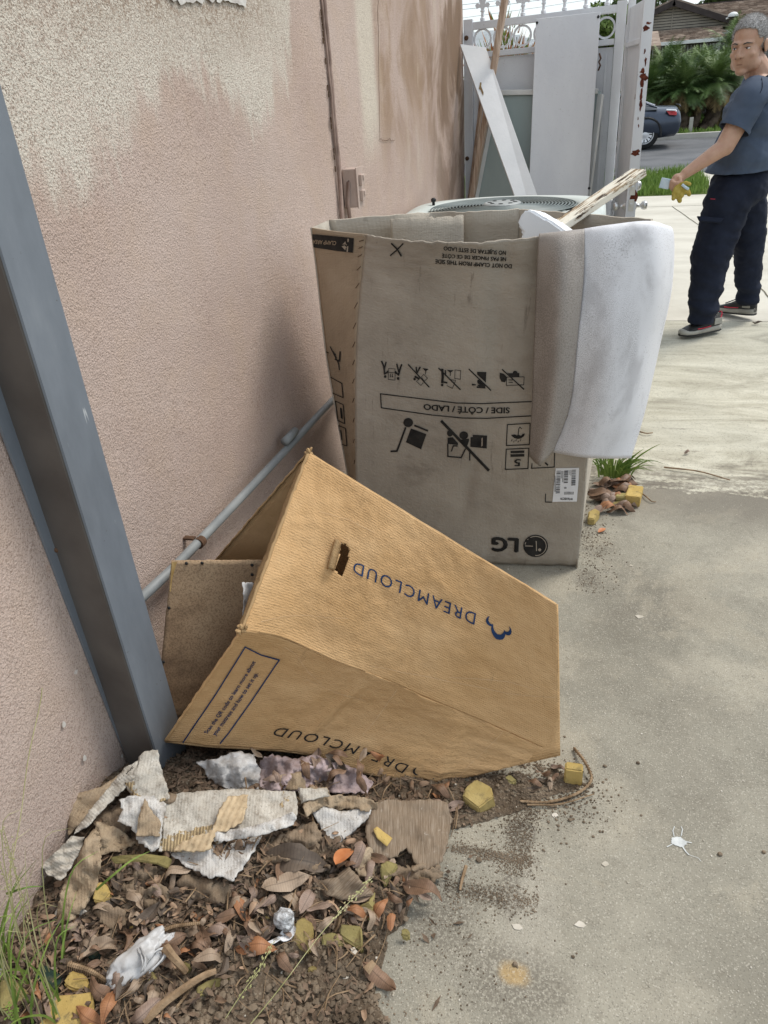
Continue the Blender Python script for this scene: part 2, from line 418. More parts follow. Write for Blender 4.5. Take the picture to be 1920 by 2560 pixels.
def mat_concrete_mid():
    M = Mt('old stained concrete', .93, .12); P = M.coord('Pos'); x, y, z = M.sep(P)
    st = M.noise(M.coord('Pos', (1.6, 4.5, 1), (0, 0, 0), (0, 0, .05)), 1.3, 8, .72, .8)
    st2 = M.noise(M.coord('Pos', (3, 15, 1), (2, 0, 0), (0, 0, -.05)), 1.5, 8, .74, .5)
    sp_ = M.noise(P, 46, 4, .7)
    c = M.ramp(st, [(.32, (.30, .275, .215)), (.45, (.46, .43, .34)), (.62, (.62, .59, .485))])
    c = M.mix(M.math('MULTIPLY', M.mr(st2, .55, .68), M.mr(sp_, .38, .56, 0, .75)), c, (.17, .15, .12))
    c = M.mix(M.mr(M.noise(P, .9, 4), .5, .7, 0, .45), c, (.40, .385, .32))
    near = M.mr(M.math('ADD', y, M.math('MULTIPLY', M.math('SUBTRACT', st, .5), .8)), 3.25, 2.85)
    c = M.mix(M.math('MULTIPLY', near, M.mr(M.math('ADD', M.math('MULTIPLY', st2, .6), M.math('MULTIPLY', sp_, .4)), .42, .54, 0, .85)), c, (.14, .12, .10))
    c = M.mix(M.math('MULTIPLY', M.mr(x, 1.9, 2.4), M.mr(st, .52, .42, 0, .8)), c, (.18, .165, .14))
    c = M.mix(M.mr(y, 3.9, 5.2, 0, .35), c, (.42, .42, .36))
    gs = M.sep(M.voro(P, 300, 'F1', 'Color'))[0]
    c = M.mix(M.mr(gs, .12, .03, 0, .5), c, (.12, .11, .10))
    M.col(c); M.bump(st2, .006, .7); M.bump(M.noise(P, 160, 3), .002, .8)
    return M.m
def mat_concrete_far():
    M = Mt('pale driveway concrete', .9, .15); P = M.coord('Pos')
    a = M.noise(M.coord('Pos', (1, 2.2, 1)), 1.1, 6, .62); b = M.noise(P, 7, 5, .6)
    c = M.ramp(a, [(.3, (.46, .43, .365)), (.6, (.58, .55, .475))])
    c = M.mix(M.mr(b, .55, .75, 0, .4), c, (.45, .42, .35))
    M.col(c); M.bump(M.noise(P, 90, 3), .002, .6); return M.m
def mat_card(name, base, dark, light, sx, bd=.0016, dirt=None, wrinkle=.004, amt=.5):
    """corrugated board: liner colour, flutes along one way, soft waviness"""
    M = Mt(name, .78, .22); U = M.coord('UV')
    n1 = M.noise(U, 2.6, 5, .6); n2 = M.noise(M.coord('UV', (1, 1, 1), (5, 3, 0)), 9, 5, .6)
    c = M.ramp(n1, [(.3, dark), (.5, base), (.72, light)])
    c = M.mix(M.mr(n2, .5, .75, 0, .35), c, dark)
    c = M.mix(M.mr(M.noise(M.coord('UV', (30, 260, 1)), 1, 3), .3, .7, 0, .18), c, light)
    if dirt:
        d = M.noise(M.coord('UV', (1.2, 2.4, 1), (1, 7, 0)), 1.8, 7, .7)
        c = M.mix(M.math('MULTIPLY', M.mr(d, .54, .76), amt), c, dirt)
        d3 = M.noise(M.coord('UV', (14, 2.0, 1), (1, 2, 0)), 1.5, 6, .75)
        c = M.mix(M.mr(d3, .60, .70, 0, .5), c, dirt)
        d4 = M.noise(M.coord('UV', (3, 20, 1), (1, 2, 0)), 1.5, 6, .75)
        c = M.mix(M.mr(d4, .64, .72, 0, .35), c, light)
    M.col(c)
    fl = M.wave(M.coord('UV'), sx, .6, 'X', 2.0)
    M.bump(fl, bd*.5, .35)
    M.bump(M.noise(M.coord('UV', (70, 100, 1)), 1, 3, .65), bd*2.4, .75)
    M.bump(M.voro(M.coord('UV', (7, 9, 1)), 1.0, 'DISTANCE_TO_EDGE'), .0035, .25)
    M.bump(M.wave(M.coord('UV'), sx*.62, 2.5, 'Y', 3.0), bd*.5, .5 if 'mattress' in name else .15)
    M.bump(M.noise(M.coord('UV', (14, 40, 1)), 1, 5, .65), wrinkle*.6, .6)
    M.bump(M.noise(M.coord('UV', (6, 7, 1), (2, 2, 0)), 1, 4), wrinkle*2.2, .6)
    return M.m
def mat_paint(name, c0, c1, rust=None, rs=6, rlo=.62, rough=.5, bd=.001, streak=(1, 1, 1), specks=None):
    M = Mt(name, rough, .4); v = M.coord('Object'); vs_ = M.coord('Object', streak)
    c = M.ramp(M.noise(vs_, 3, 6, .6), [(.35, c0), (.65, c1)])
    if rust:
        r = M.noise(M.coord('Object', (1, 1, 1), (3, 1, 2)), rs, 7, .72)
        c = M.mix(M.mr(r, rlo, rlo+.035), c, rust)
    if specks:
        c = M.mix(M.mr(M.noise(v, 95, 3, .7), .66, .72, 0, .8), c, specks)
    M.col(c)
    if bd: M.bump(M.noise(v, 45, 4), bd)
    return M.m
MS = {}
MS['stucco'] = mat_stucco()
MS['conc1'] = mat_concrete_near(); MS['conc2'] = mat_concrete_mid(); MS['conc3'] = mat_concrete_far()
MS['asphalt'] = simple('street asphalt', (.10, .103, .108), (.15, .152, .158), 1.2, .9, .2, bd=.003, bs=60, kind='Pos')
MS['earth'] = simple('garden earth', (.10, .085, .05), (.16, .14, .08), 2, .95, .1, bd=.01, bs=20, kind='Pos')
MS['kerb'] = simple('kerb concrete', (.42, .40, .36), (.52, .50, .45), 3, .9, .2, kind='Pos')
MS['lawn'] = simple('lawn base', (.055, .085, .018), (.10, .13, .03), 5, .95, .1, bd=.02, bs=30, kind='Pos')
MS['blade'] = simple('lawn blades', (.10, .18, .03), (.24, .34, .07), 9, .6, .3, kind='Pos')
MS['steel'] = None
# blue grey painted post
M = Mt('blue grey painted steel', .42, .45); v = M.coord('Pos', (1, 1, .35))
c = M.ramp(M.noise(v, 7, 6, .65), [(.3, (.135, .155, .18)), (.55, (.175, .198, .228)), (.75, (.225, .248, .275))])
c = M.mix(M.mr(M.noise(M.coord('Pos', (1, 3, 1.1), (1, 4, 0)), 9, 5, .7), .66, .74, 0, .5), c, (.42, .45, .47))
c = M.mix(M.mr(M.noise(M.coord('Pos', (1, 1, 1)), 60, 3), .72, .77), c, (.07, .065, .06))
c = M.mix(M.mr(M.noise(M.coord('Pos', (30, 30, 4.5), (3, 1, 2)), 1, 3, .6), .70, .73, 0, .7), c, (.55, .57, .58))
c = M.mix(M.mr(M.sep(v)[2], .12, .0, 0, .6), c, (.08, .075, .07))
M.col(c); M.rough(M.mr(M.noise(v, 12, 4), .3, .7, .36, .62)); M.bump(M.noise(v, 6, 3), .004, .5); MS['post'] = M.m
MS['postweb'] = simple('dark grey brown web', (.085, .075, .068), (.125, .113, .102), 6, .6, .3, kind='Pos')  # darker and browner than the face of the post
MS['pipe'] = simple('grey plastic conduit', (.20, .215, .22), (.27, .285, .285), 9, .5, .4, kind='Pos')
MS['rust'] = simple('rusty iron', (.07, .04, .025), (.14, .08, .05), 40, .9, .2, bd=.001, bs=200)
MS['cable'] = simple('painted cable', (.24, .17, .14), (.42, .31, .26), 12, .8, .2, kind='Pos')
MS['boxpaint'] = simple('painted junction box', (.43, .335, .285), (.50, .40, .345), 12, .65, .3, bd=.001, bs=120)
MS['gate'] = mat_paint('white gate paint', (.66, .67, .70), (.76, .77, .79), None, rough=.45, specks=(.35, .30, .28))
MS['gaterust'] = mat_paint('white paint flaking off rust', (.62, .63, .66), (.76, .77, .79), (.115, .035, .025), 7.5, .60, rough=.5, streak=(1, 1, .3))
MS['door'] = mat_paint('grubby white board paint', (.66, .67, .70), (.74, .75, .77), None, rough=.55, streak=(1.6, 1, .5), specks=(.42, .38, .34))
MS['plank'] = mat_paint('clean white laminate', (.74, .76, .77), (.84, .85, .86), None, rough=.4)
MS['chip'] = simple('bare chipboard', (.18, .12, .06), (.32, .23, .12), 40, .9, .1)
M = Mt('raw pine lumber', .75, .2); v = M.coord('Object', (14, 14, 1.2))
c = M.ramp(M.noise(v, 5, 6, .6, .6), [(.3, (.30, .20, .14)), (.5, (.50, .37, .28)), (.7, (.66, .54, .43))])
M.col(c); M.bump(M.noise(v, 9, 5), .0015); MS['lumber'] = M.m
M = Mt('weathered white stick', .8, .2); v = M.coord('Object', (3.5, 26, 26))
a = M.noise(v, 2.2, 7, .78); b = M.noise(M.coord('Object', (1, 2.2, 2.2), (3, 1, 1)), 14, 5, .7)
c = M.mix(M.mr(a, .50, .56), (.74, .70, .60), (.36, .26, .16))
c = M.mix(M.mr(M.math('ADD', a, M.math('MULTIPLY', b, .5)), .80, .86), c, (.06, .045, .035))
M.col(c); M.bump(a, .003); MS['stick'] = M.m
M = Mt('frosted glass', .25, .5); M.col(M.ramp(M.noise(M.coord('Object', (1, 1, .3)), 3, 4), [(.3, (.25, .31, .30)), (.7, (.33, .39, .375))])); MS['glass'] = M.m
MS['alu'] = simple('dull aluminium', (.60, .60, .58), (.72, .72, .70), 6, .4, .5, .3)
MS['chrome'] = simple('satin steel', (.50, .50, .49), (.66, .66, .65), 6, .3, .5, .8)
MS['acbody'] = simple('pale green grey casing', (.48, .52, .49), (.58, .62, .59), 4, .5, .4)
MS['acgrill'] = simple('dark green grey wire', (.13, .155, .15), (.20, .23, .225), 8, .5, .4)
MS['acdark'] = simple('dark fan well', (.012, .014, .015), (.025, .028, .03), 8, .7, .2)  # near black colour deepens the darkness below the grille
MS['black'] = simple('black plastic', (.012, .012, .013), (.03, .03, .03), 8, .5, .3)
MS['ink'] = simple('black print', (.014, .013, .013), (.03, .028, .026), 30, .7, .2)
MS['blueink'] = simple('dark blue print', (.010, .030, .085), (.02, .045, .115), 30, .7, .2)
MS['white'] = simple('white foam', (.80, .82, .85), (.88, .89, .91), 5, .6, .3)
MS['label'] = simple('white paper label', (.72, .73, .76), (.80, .81, .83), 10, .6, .3)
MS['bag'] = simple('white plastic bag', (.38, .375, .37), (.60, .60, .60), 18, .4, .4, bd=.003, bs=30)
MS['lg'] = mat_card('grey brown washer carton', (.355, .315, .262), (.26, .225, .185), (.43, .385, .325), 52, .0012, (.13, .105, .085), .0022, .6)
MS['lgin'] = mat_card('carton inner liner', (.47, .42, .35), (.36, .32, .265), (.56, .51, .43), 46, .0016, (.24, .20, .16), .002)
MS['lgtan'] = mat_card('carton in its own tan', (.37, .29, .205), (.27, .21, .15), (.43, .35, .26), 18, .0012, (.2, .15, .1), .002)
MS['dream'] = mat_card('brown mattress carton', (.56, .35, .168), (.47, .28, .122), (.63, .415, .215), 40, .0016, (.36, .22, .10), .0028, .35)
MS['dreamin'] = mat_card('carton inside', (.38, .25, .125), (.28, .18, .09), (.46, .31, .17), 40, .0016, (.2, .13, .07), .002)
M = Mt('hardboard', .85, .15); v = M.coord('Pos'); n1 = M.noise(v, 4.5, 5, .6); n2 = M.noise(v, 210, 3, .7)
c = M.ramp(n1, [(.3, (.17, .11, .07)), (.5, (.38, .26, .16)), (.7, (.48, .35, .225))])
c = M.mix(M.mr(n2, .38, .56, .45, 0), c, (.10, .065, .04)); M.col(c); M.bump(n2, .001); MS['hard'] = M.m
# vinyl sheet: white face and dirty grey face
def speckle(name, base, dirt, a, sc, lo):
    M = Mt(name, .5, .35); U = M.coord('UV')
    zone = M.noise(M.coord('UV', (1.6, .8, 1), (0, 3, 0)), 1.6, 4, .6)
    f = M.noise(U, sc*1.2, 3, .8)
    k = M.mr(M.math('ADD', f, M.math('MULTIPLY', M.math('SUBTRACT', zone, .5), .6)), lo, lo+.08, 0, a)
    c = M.mix(k, base, dirt)
    c = M.mix(M.mr(M.noise(M.coord('UV', (1, 1, 1), (4, 4, 0)), 3.4, 6, .65), .5, .8, 0, .3), c, dirt)
    c = M.mix(M.mr(M.math('ADD', M.noise(M.coord('UV', (2.2, 1.3, 1), (6, 2, 0)), 1.6, 5, .6), M.math('MULTIPLY', M.sep(U)[0], -.12)), .44, .62, 0, .42), c, dirt)
    sx_ = M.math('MULTIPLY', M.mr(M.math('ADD', M.sep(U)[0], M.math('MULTIPLY', M.math('SUBTRACT', zone, .5), 1.6)), .55, .2), M.mr(M.noise(U, 150, 3, .8), .47, .57))
    c = M.mix(M.math('MULTIPLY', sx_, a), c, dirt)
    M.col(c); return M.m
MS['vwhite'] = speckle('white vinyl face', (.72, .725, .755), (.33, .32, .33), .7, 60, .595)
MS['vgrey'] = speckle('dirty backing', (.375, .34, .31), (.20, .175, .155), .65, 60, .50)
def mat_foam(name, a, b):
    M = Mt(name, .9, .1); v = M.coord('Object')
    c = M.ramp(M.noise(v, 14, 5, .6), [(.3, a), (.7, b)])
    c = M.mix(M.mr(M.noise(v, 160, 2), .66, .74, 0, .7), c, (.12, .08, .03))
    c = M.mix(M.mr(M.noise(M.coord('Object', (1, 1, 1), (2, 3, 4)), 26, 6, .75), .48, .68, 0, .75), c, (.17, .135, .07))
    M.col(c); M.bump(M.noise(v, 220, 2), .0006); return M.m
MS['foam'] = mat_foam('yellow foam', (.33, .245, .09), (.46, .355, .15))
MS['foam2'] = mat_foam('olive yellow foam', (.25, .205, .08), (.37, .31, .135))
MS['foam3'] = mat_foam('orange yellow foam', (.41, .285, .09), (.54, .395, .15))
MS['green'] = mat_foam('dark green foam', (.025, .045, .035), (.05, .08, .06))
def mat_soil():
    M = Mt('loose soil', .97, .05); v = M.coord('Pos')
    c = M.ramp(M.noise(v, 11, 7, .7), [(.3, (.075, .055, .038)), (.55, (.145, .11, .078)), (.75, (.22, .175, .13))])
    g = M.sep(M.voro(v, 190, 'F1', 'Color'))[0]
    c = M.mix(M.mr(g, .9, .97, 0, .5), c, (.34, .29, .22))
    M.col(c); M.bump(M.noise(v, 60, 5, .7), .006, .9); M.bump(M.voro(v, 110), .006, .8); return M.m
MS['soil'] = mat_soil()
MS['clod'] = simple('soil crumbs', (.09, .068, .048), (.23, .18, .13), 9, .97, .05, bd=.002, bs=120, kind='Pos')
for i, (a, b) in enumerate([((.13, .08, .05), (.28, .17, .11)), ((.25, .185, .13), (.42, .32, .235)), ((.07, .052, .04), (.145, .11, .082)), ((.26, .11, .05), (.40, .20, .10)), ((.19, .135, .105), (.36, .26, .205))]):
    M = Mt('dead leaf %d' % i, .6, .3); U = M.coord('Object')
    c = M.ramp(M.noise(U, 26, 5, .65), [(.3, a), (.7, b)])
    c = M.mix(M.mr(M.noise(U, 90, 3), .62, .75, 0, .5), c, tuple(x*.4 for x in a))
    yv = M.math('ABSOLUTE', M.sep(U)[1]); c = M.mix(M.mr(yv, .0012, .0004, 0, .55), c, tuple(x*.45 for x in a)); c = M.mix(M.mr(M.wave(M.coord('Object', (1, .6, 1)), 90, 1.5), .75, .95, 0, .25), c, tuple(x*.5 for x in a))
    M.col(c); M.bump(M.noise(U, 120, 3), .0008); MS['leaf%d' % i] = M.m
def mat_rot(name, lo_, hi_, other, thr, sc=16, sx=6.5, flute=1.0):
    """wet rotten board: liner peeled in places so that the flutes show"""
    M = Mt(name, .88, .15); U = M.coord('UV')
    n = M.noise(U, 2.2, 6, .68); pe = M.mr(M.noise(M.coord('UV', (1, 1, 1), (3, 8, 0)), 1.5, 6, .62), thr, thr+.02)
    a = M.ramp(n, [(.3, lo_), (.65, hi_)])
    fl = M.wave(U, sx, 1.2, 'X', 1.5)
    b = M.mix(M.mr(fl, .2, .8), tuple(x*.55 for x in other), other)
    c = M.mix(pe, a, b)
    c = M.mix(M.mr(M.noise(U, sc*.35, 7, .75), .46, .66, 0, .55), c, (.17, .13, .09))
    c = M.mix(M.mr(M.noise(U, sc, 7, .75), .57, .68, 0, .75), c, (.09, .068, .05))
    c = M.mix(M.mr(M.noise(U, sc*4, 4, .8), .56, .68, 0, .6), c, (.12, .09, .07))
    M.col(c)
    M.bump(M.math('MULTIPLY', fl, M.mr(pe, 0, 1, .28*flute, 1)), .0018, .8); M.bump(n, .008, .6); M.bump(M.noise(U, 30, 6, .7), .0015, .8)
    return M.m
MS['rotgrey'] = mat_rot('weathered grey board', (.40, .365, .31), (.58, .55, .49), (.50, .38, .22), .56)
MS['rotwhite'] = mat_rot('white faced board', (.44, .42, .39), (.64, .625, .60), (.45, .36, .24), .68, 11)
MS['rottan'] = mat_rot('tan rotten board', (.26, .19, .12), (.42, .33, .23), (.34, .25, .16), .58)
MS['rotbrown'] = mat_rot('dark rotten board', (.135, .095, .06), (.29, .22, .155), (.24, .17, .11), .62)
MS['rottan2'] = simple('bare tan flutes', (.36, .27, .17), (.55, .43, .28), 30, .9, .1, kind='Pos')
M = Mt('old brown plywood', .85, .2); v = M.coord('UV', (60, 3, 1)); a = M.noise(v, 1, 6, .7)
c = M.ramp(a, [(.3, (.13, .095, .065)), (.5, (.22, .165, .115)), (.75, (.36, .30, .235))])
c = M.mix(M.mr(M.noise(M.coord('UV'), 6, 6, .7), .6, .72, 0, .6), c, (.45, .40, .34)); M.col(c); M.bump(a, .0018); MS['ply'] = M.m
MS['cloth'] = simple('dirty pink cloth', (.26, .20, .19), (.50, .40, .40), 22, .9, .1, bd=.003, bs=90, kind='Pos')
MS['papergrey'] = simple('grey pulp paper', (.34, .32, .30), (.66, .65, .64), 34, .9, .1, bd=.003, bs=110, kind='Pos')
MS['twig'] = simple('dry twig', (.16, .105, .06), (.34, .24, .15), 30, .85, .15, bd=.002, bs=220)
MS['stone'] = simple('pale chips', (.42, .38, .31), (.60, .56, .49), 20, .8, .2)
MS['grassblade'] = simple('green grass', (.10, .17, .03), (.24, .33, .07), 14, .55, .3)
MS['grassdry'] = simple('straw stem', (.30, .30, .12), (.48, .46, .24), 14, .65, .3)
# ================================================================== SETTING
def sheet_rect(name, x0, y0, x1, y1, z, mt, n=1, kind='structure', jag=None):
    vs = []; fs = []
    nx = n if isinstance(n, int) else n[0]; ny = n if isinstance(n, int) else n[1]
    for j in range(ny+1):
        for i in range(nx+1):
            x = x0+(x1-x0)*i/nx; y = y0+(y1-y0)*j/ny
            if jag and j == jag[0]: y += jag[1]*fbm(x*6, 3.3)*1.2+jag[1]*.6*fbm(x*30, 1)
            vs.append((x, y, z))
    for j in range(ny):
        for i in range(nx):
            a = j*(nx+1)+i; fs.append((a, a+1, a+nx+2, a+nx+1))
    return tag(mesh(name, vs, fs, mt), kind=kind)
sheet_rect('ground', -260, -60, 320, 620, -.03, MS['earth'])
# near slab: a thick plate 12 mm proud with a crumbled far edge
o = sheet_rect('concrete_slab', -1.2, -2.5, 5.0, 2.87, .0, MS['conc1'], (220, 12), jag=(12, .03)); solid(o, .03, -1)
o = sheet_rect('old_concrete_slab', -1.2, 2.75, 5.0, 5.40, -.006, MS['conc2'], (4, 2)); solid(o, .02, -1)
for (x0, y0, x1, y1) in ((-1.4, 5.41, 5.6, 10.62),):
    o = sheet_rect('driveway', x0, y0, x1, y1, -.006, MS['conc3'], (3, 3)); solid(o, .02, -1)
for x in (-4.0, -2.4, -.8, .8, 2.4, 4.0):
    o = sheet_rect('sidewalk', x+.005, 10.63, x+1.595, 11.60, -.004, MS['conc3'], (2, 2)); solid(o, .02, -1)
o = sheet_rect('driveway_apron', 2.5, 11.61, 8.0, 14.2, -.006, MS['conc3'], (2, 2)); solid(o, .02, -1)
sheet_rect('grass_strip', -8, 11.61, 2.48, 14.2, -.002, MS['lawn'])
def blades(name, x0, y0, x1, y1, z, n, h, wd, mt, lean=.4, seed=1):
    r = random.Random(seed); vs = []; fs = []
    for _ in range(n):
        x, y = r.uniform(x0, x1), r.uniform(y0, y1)
        if fbm(x*1.3, y*1.3) < -.45: continue
        a = r.uniform(0, 6.28); hh = h*r.uniform(.5, 1.25)*(1+.5*fbm(x*2, y*2, 5)); ww = wd*r.uniform(.6, 1.3)
        dx, dy = math.cos(a), math.sin(a); b = r.uniform(0, 6.28); l = lean*hh*r.uniform(.2, 1)
        k = len(vs); ex, ey = math.cos(b)*l, math.sin(b)*l
        vs += [(x-dx*ww, y-dy*ww, z), (x+dx*ww, y+dy*ww, z), (x+dx*ww*.6+ex*.4, y+dy*ww*.6+ey*.4, z+hh*.6), (x-dx*ww*.6+ex*.4, y-dy*ww*.6+ey*.4, z+hh*.6), (x+ex, y+ey, z+hh)]
        fs += [(k, k+1, k+2, k+3), (k+3, k+2, k+4)]
    return tag(mesh(name, vs, fs, mt), kind='stuff', label='short bright green grass of the verge by the street', cat='grass')
blades('verge_grass', -1.5, 11.65, 2.46, 14.15, 0, 16000, .13, .007, MS['blade'])
# near kerb (a step down to the street), street, far kerb
bm = bmesh.new(); box(bm, (-3, 14.28, -.05), (11, .15, .13), bev=.012)
tag(bmo('kerb', bm, MS['kerb']), kind='structure')
sheet_rect('street', -120, 14.36, 120, 21.6, -.016, MS['asphalt'])
bm = bmesh.new(); box(bm, (0, 21.7, .03), (200, .16, .15), bev=.012)
tag(bmo('kerb', bm, MS['kerb']), kind='structure')
sheet_rect('far_lawn', -120, 21.79, 120, 29.5, .08, MS['lawn'])
o = blades('lawn_grass', 1.0, 21.8, 7.5, 28.5, .08, 9000, .10, .012, MS['blade'], seed=4); o['label'] = 'green lawn in front of the brown roofed house'
# faint skid mark on the street
bm = bmesh.new()
for k in range(9):
    x = 2.62+k*.11; box(bm, (x, 16.25+.03*math.sin(k*2), -.0135), (.05, .12+.05*(k % 2), .003))
for k in range(6):
    x = 2.9+k*.11; box(bm, (x, 15.95, -.0135), (.07, .07, .003))
tag(bmo('street_marking', bm, MS['kerb']), 'faint worn white paint marks on the asphalt street', 'marking')
# saw cuts across the driveway with small weeds
def strip(name, P, wd, mt, z=.002, parent=None):
    vs = []; fs = []
    for i, p in enumerate(P):
        t = (Vector(P[min(i+1, len(P)-1)])-Vector(P[max(i-1, 0)])); t.normalize(); n = Vector((-t.y, t.x, 0))*wd/2*(.7+.6*abs(fbm(i*.7, 2)))
        q = Vector(p); q.z = z; vs += [q+n, q-n]
    for i in range(len(P)-1): fs.append((2*i+1, 2*i+3, 2*i+2, 2*i))
    return mesh(name, vs, fs, mt, parent)
MS['crackd'] = simple('dirt in the joint', (.10, .09, .06), (.18, .16, .11), 9, .95, .1, kind='Pos')
def jl(a, b, n=24, j=.012):
    a, b = Vector(a), Vector(b); return [a.lerp(b, i/n)+Vector((fbm(i*.5, a.x)*j, fbm(i*.5, a.y, 7)*j, 0)) for i in range(n+1)]
tag(strip('driveway_crack', [lin([Vector((1.873, 10.6, 0)), Vector((2.06, 9.23, 0)), Vector((2.20, 7.6, 0)), Vector((2.25, 6.5, 0)), Vector((2.275, 6.0, 0))], i/40)+Vector((.006*fbm(i*.35, 2), 0, 0)) for i in range(41)], .012, MS['crackd'], -.0025), 'thin dark crack running along the pale driveway', kind='structure')
# ================================================================== STUCCO WALL
WE = 6.18
wall = empty('stucco_wall', (0, 2, 0), label='pink stucco side wall stained cream and brown high up', cat='wall')
vs = []; fs = []
ny, nz = 120, 50
for j in range(nz+1):
    for i in range(ny+1):
        y = -1.5+(WE+1.5)*i/ny; z = -.05+3.3*j/nz
        vs.append((.006*fbm(y*1.1, z*1.1, 2)+.002*fbm(y*5, z*5), y, z))
for j in range(nz):
    for i in range(ny):
        a = j*(ny+1)+i; fs.append((a, a+1, a+ny+2, a+ny+1))
mesh('wall_face', vs, fs, MS['stucco'], wall, True)
bm = bmesh.new(); box(bm, (-.16, (WE-1.5)/2, 1.6), (.30, WE+1.5-.002, 3.3)); bmo('wall_core', bm, MS['stucco'], wall)
# peeled strip where the paint has come away, high up
MS['peel'] = simple('bare white plaster', (.44, .41, .38), (.64, .62, .58), 30, .85, .2, bd=.002, bs=60, kind='Pos')
def plan_patch(name, P, mt, parent, x=.008, jag=.006, label=None):
    out = []
    for a, b in zip(P, P[1:]+P[:1]):
        a, b = Vector((a[0], a[1], 0)), Vector((b[0], b[1], 0)); k = max(1, int((b-a).length/.012))
        for i in range(k): q = a.lerp(b, i/k); out.append(q+Vector((jag*fbm(q.x*90, q.y*90), jag*fbm(q.x*90, q.y*90, 4), 0)))
    t = tessellate_polygon([out])
    o = mesh(name, [(x, q.x, q.y) for q in out], [tuple(i) for i in t], mt, parent)
    if label: o['label'] = label
    return o
plan_patch('peeled_patch', [(1.97, 1.735), (2.05, 1.727), (2.20, 1.742), (2.32, 1.748), (2.44, 1.742), (2.46, 1.80), (1.95, 1.79)], MS['peel'], wall, .006, .010, 'bare plaster where paint has peeled')
# hairline crack down the wall beyond the cable
MS['crack'] = simple('crack shadow', (.07, .045, .03), (.14, .09, .06), 20, .95, .1)
bm = bmesh.new()
tube(bm, [(.004, 3.93-.12*t+.012*fbm(t*9, 1), 1.9-.60*t) for t in [i/26 for i in range(27)]], .0008, 4)
tube(bm, [(.004, 3.81+.28*t, 1.30-.02*t+.012*fbm(t*7, 5)) for t in [i/12 for i in range(13)]], .0011, 4)
o = bmo('wall_crack', bm, MS['crack'], wall)
# small white paint flakes on the lower wall
for (px, py, r) in ((212, 1895, .006), (245, 2010, .007), (160, 1812, .006), (305, 1890, .004)):
    p = ax(px, py, .008); bm = bmesh.new()
    vv = [bm.verts.new((p.x, p.y+r*(1+.5*fbm(a, px))*math.cos(a), p.z+1.3*r*(1+.5*fbm(a, py))*math.sin(a))) for a in [k*.7 for k in range(9)]]
    bm.faces.new(vv); bmo('paint_fleck', bm, MS['peel'], wall)
# cable bundle and switch box
cb = empty('wall_cable', (.01, 3.15, 1.1), label='painted cable bundle running down the wall to the switch box', cat='cable')
for k, (dy, r, x) in enumerate(((0, .007, .010), (.018, .0045, .008), (-.014, .004, .006))):
    bm = bmesh.new(); P = []
    for i in range(40):
        t = i/39; z = 2.4-1.47*t
        P.append((x+.004*fbm(z*3, k), 3.148+dy*(1-.4*t)+.010*fbm(z*2.2, k*3)+(-.03*max(0, t-.74)*4 if k == 0 and t < .9 else (-.019 if k == 0 else 0)), z))
    tube(bm, P, r, 8); bmo('cable', bm, MS['cable'], cb, True)
bm = bmesh.new()
for i in range(34):
    z = 1.9-.022*i
    if fbm(z*9, 4) > .05: box(bm, (.003, 3.120+.006*fbm(z*20), z), (.004, .005, .020))
bmo('sealant_line', bm, MS['crack'], cb)['kind'] = 'stuff'
sb = empty('switch_box', (.03, 3.27, 1.16), label='small beige switch box fixed to the stucco wall', cat='junction box')
bm = bmesh.new(); box(bm, (.030, 3.245, 1.155), (.060, .080, .150), bev=.006); bmo('case', bm, MS['boxpaint'], sb)
bm = bmesh.new(); box(bm, (.0625, 3.245, 1.155), (.005, .088, .158), bev=.002); bmo('cover_plate', bm, MS['boxpaint'], sb)
for z in (1.185, 1.125):
    bm = bmesh.new(); box(bm, (.072, 3.248, z), (.014, .044, .040), bev=.003); box(bm, (.081, 3.248, z+.008), (.006, .02, .018), bev=.002); bmo('switch', bm, MS['boxpaint'], sb)
bm = bmesh.new(); tube(bm, [(.03, 3.22, 1.20), (.028, 3.20, 1.18), (.02, 3.195, 1.10), (.015, 3.215, 1.04), (.012, 3.23, .99)], .008, 8); bmo('cable_tail', bm, MS['cable'], sb, True)
bm = bmesh.new(); box(bm, (.008, 3.085, 1.005), (.004, .016, .003)); box(bm, (.008, 3.093, .998), (.004, .003, .014))
tag(bmo('wire_staple', bm, MS['rust']), 'tiny rusty staple in the wall left of the switch box', 'staple')
# low conduit
cd = empty('wall_conduit', (.05, 1.2, .44), label='grey conduit pipe running low along the stucco wall', cat='pipe')
bm = bmesh.new(); tube(bm, [(.035, 1.165, .463), (.045, 1.4, .450), (.05, 1.8, .441), (.05, 2.2, .430), (.05, 2.7, .417), (.05, 3.6, .41)], .0135, 14); bmo('pipe', bm, MS['pipe'], cd, True)
p = ax(500, 1355, .05)
bm = bmesh.new(); tube(bm, [(.05, p.y-.011, p.z), (.05, p.y+.011, p.z-.001)], .0158, 14); box(bm, (.015, p.y, p.z+.010), (.04, .016, .005)); bmo('pipe_clamp', bm, MS['rust'], cd)
p = ax(725, 1090, .05)
bm = bmesh.new(); tube(bm, [(.05, p.y-.05, p.z), (.05, p.y+.05, p.z-.002)], .0150, 14); bmo('coupling', bm, MS['pipe'], cd, True)
# painted steel post against the wall: flange, web, face, far web
pt = empty('steel_post', (.05, 1.1, 0), label='blue grey folded steel post standing against the stucco wall', cat='post')
def prism(bm, P, z0, z1):
    a = [bm.verts.new((x, y, z0)) for x, y in P]; b = [bm.verts.new((x, y, z1)) for x, y in P]; n = len(P)
    for i in range(n): bm.faces.new((a[i], a[(i+1) % n], b[(i+1) % n], b[i]))
    bm.faces.new(a[::-1]); bm.faces.new(b)
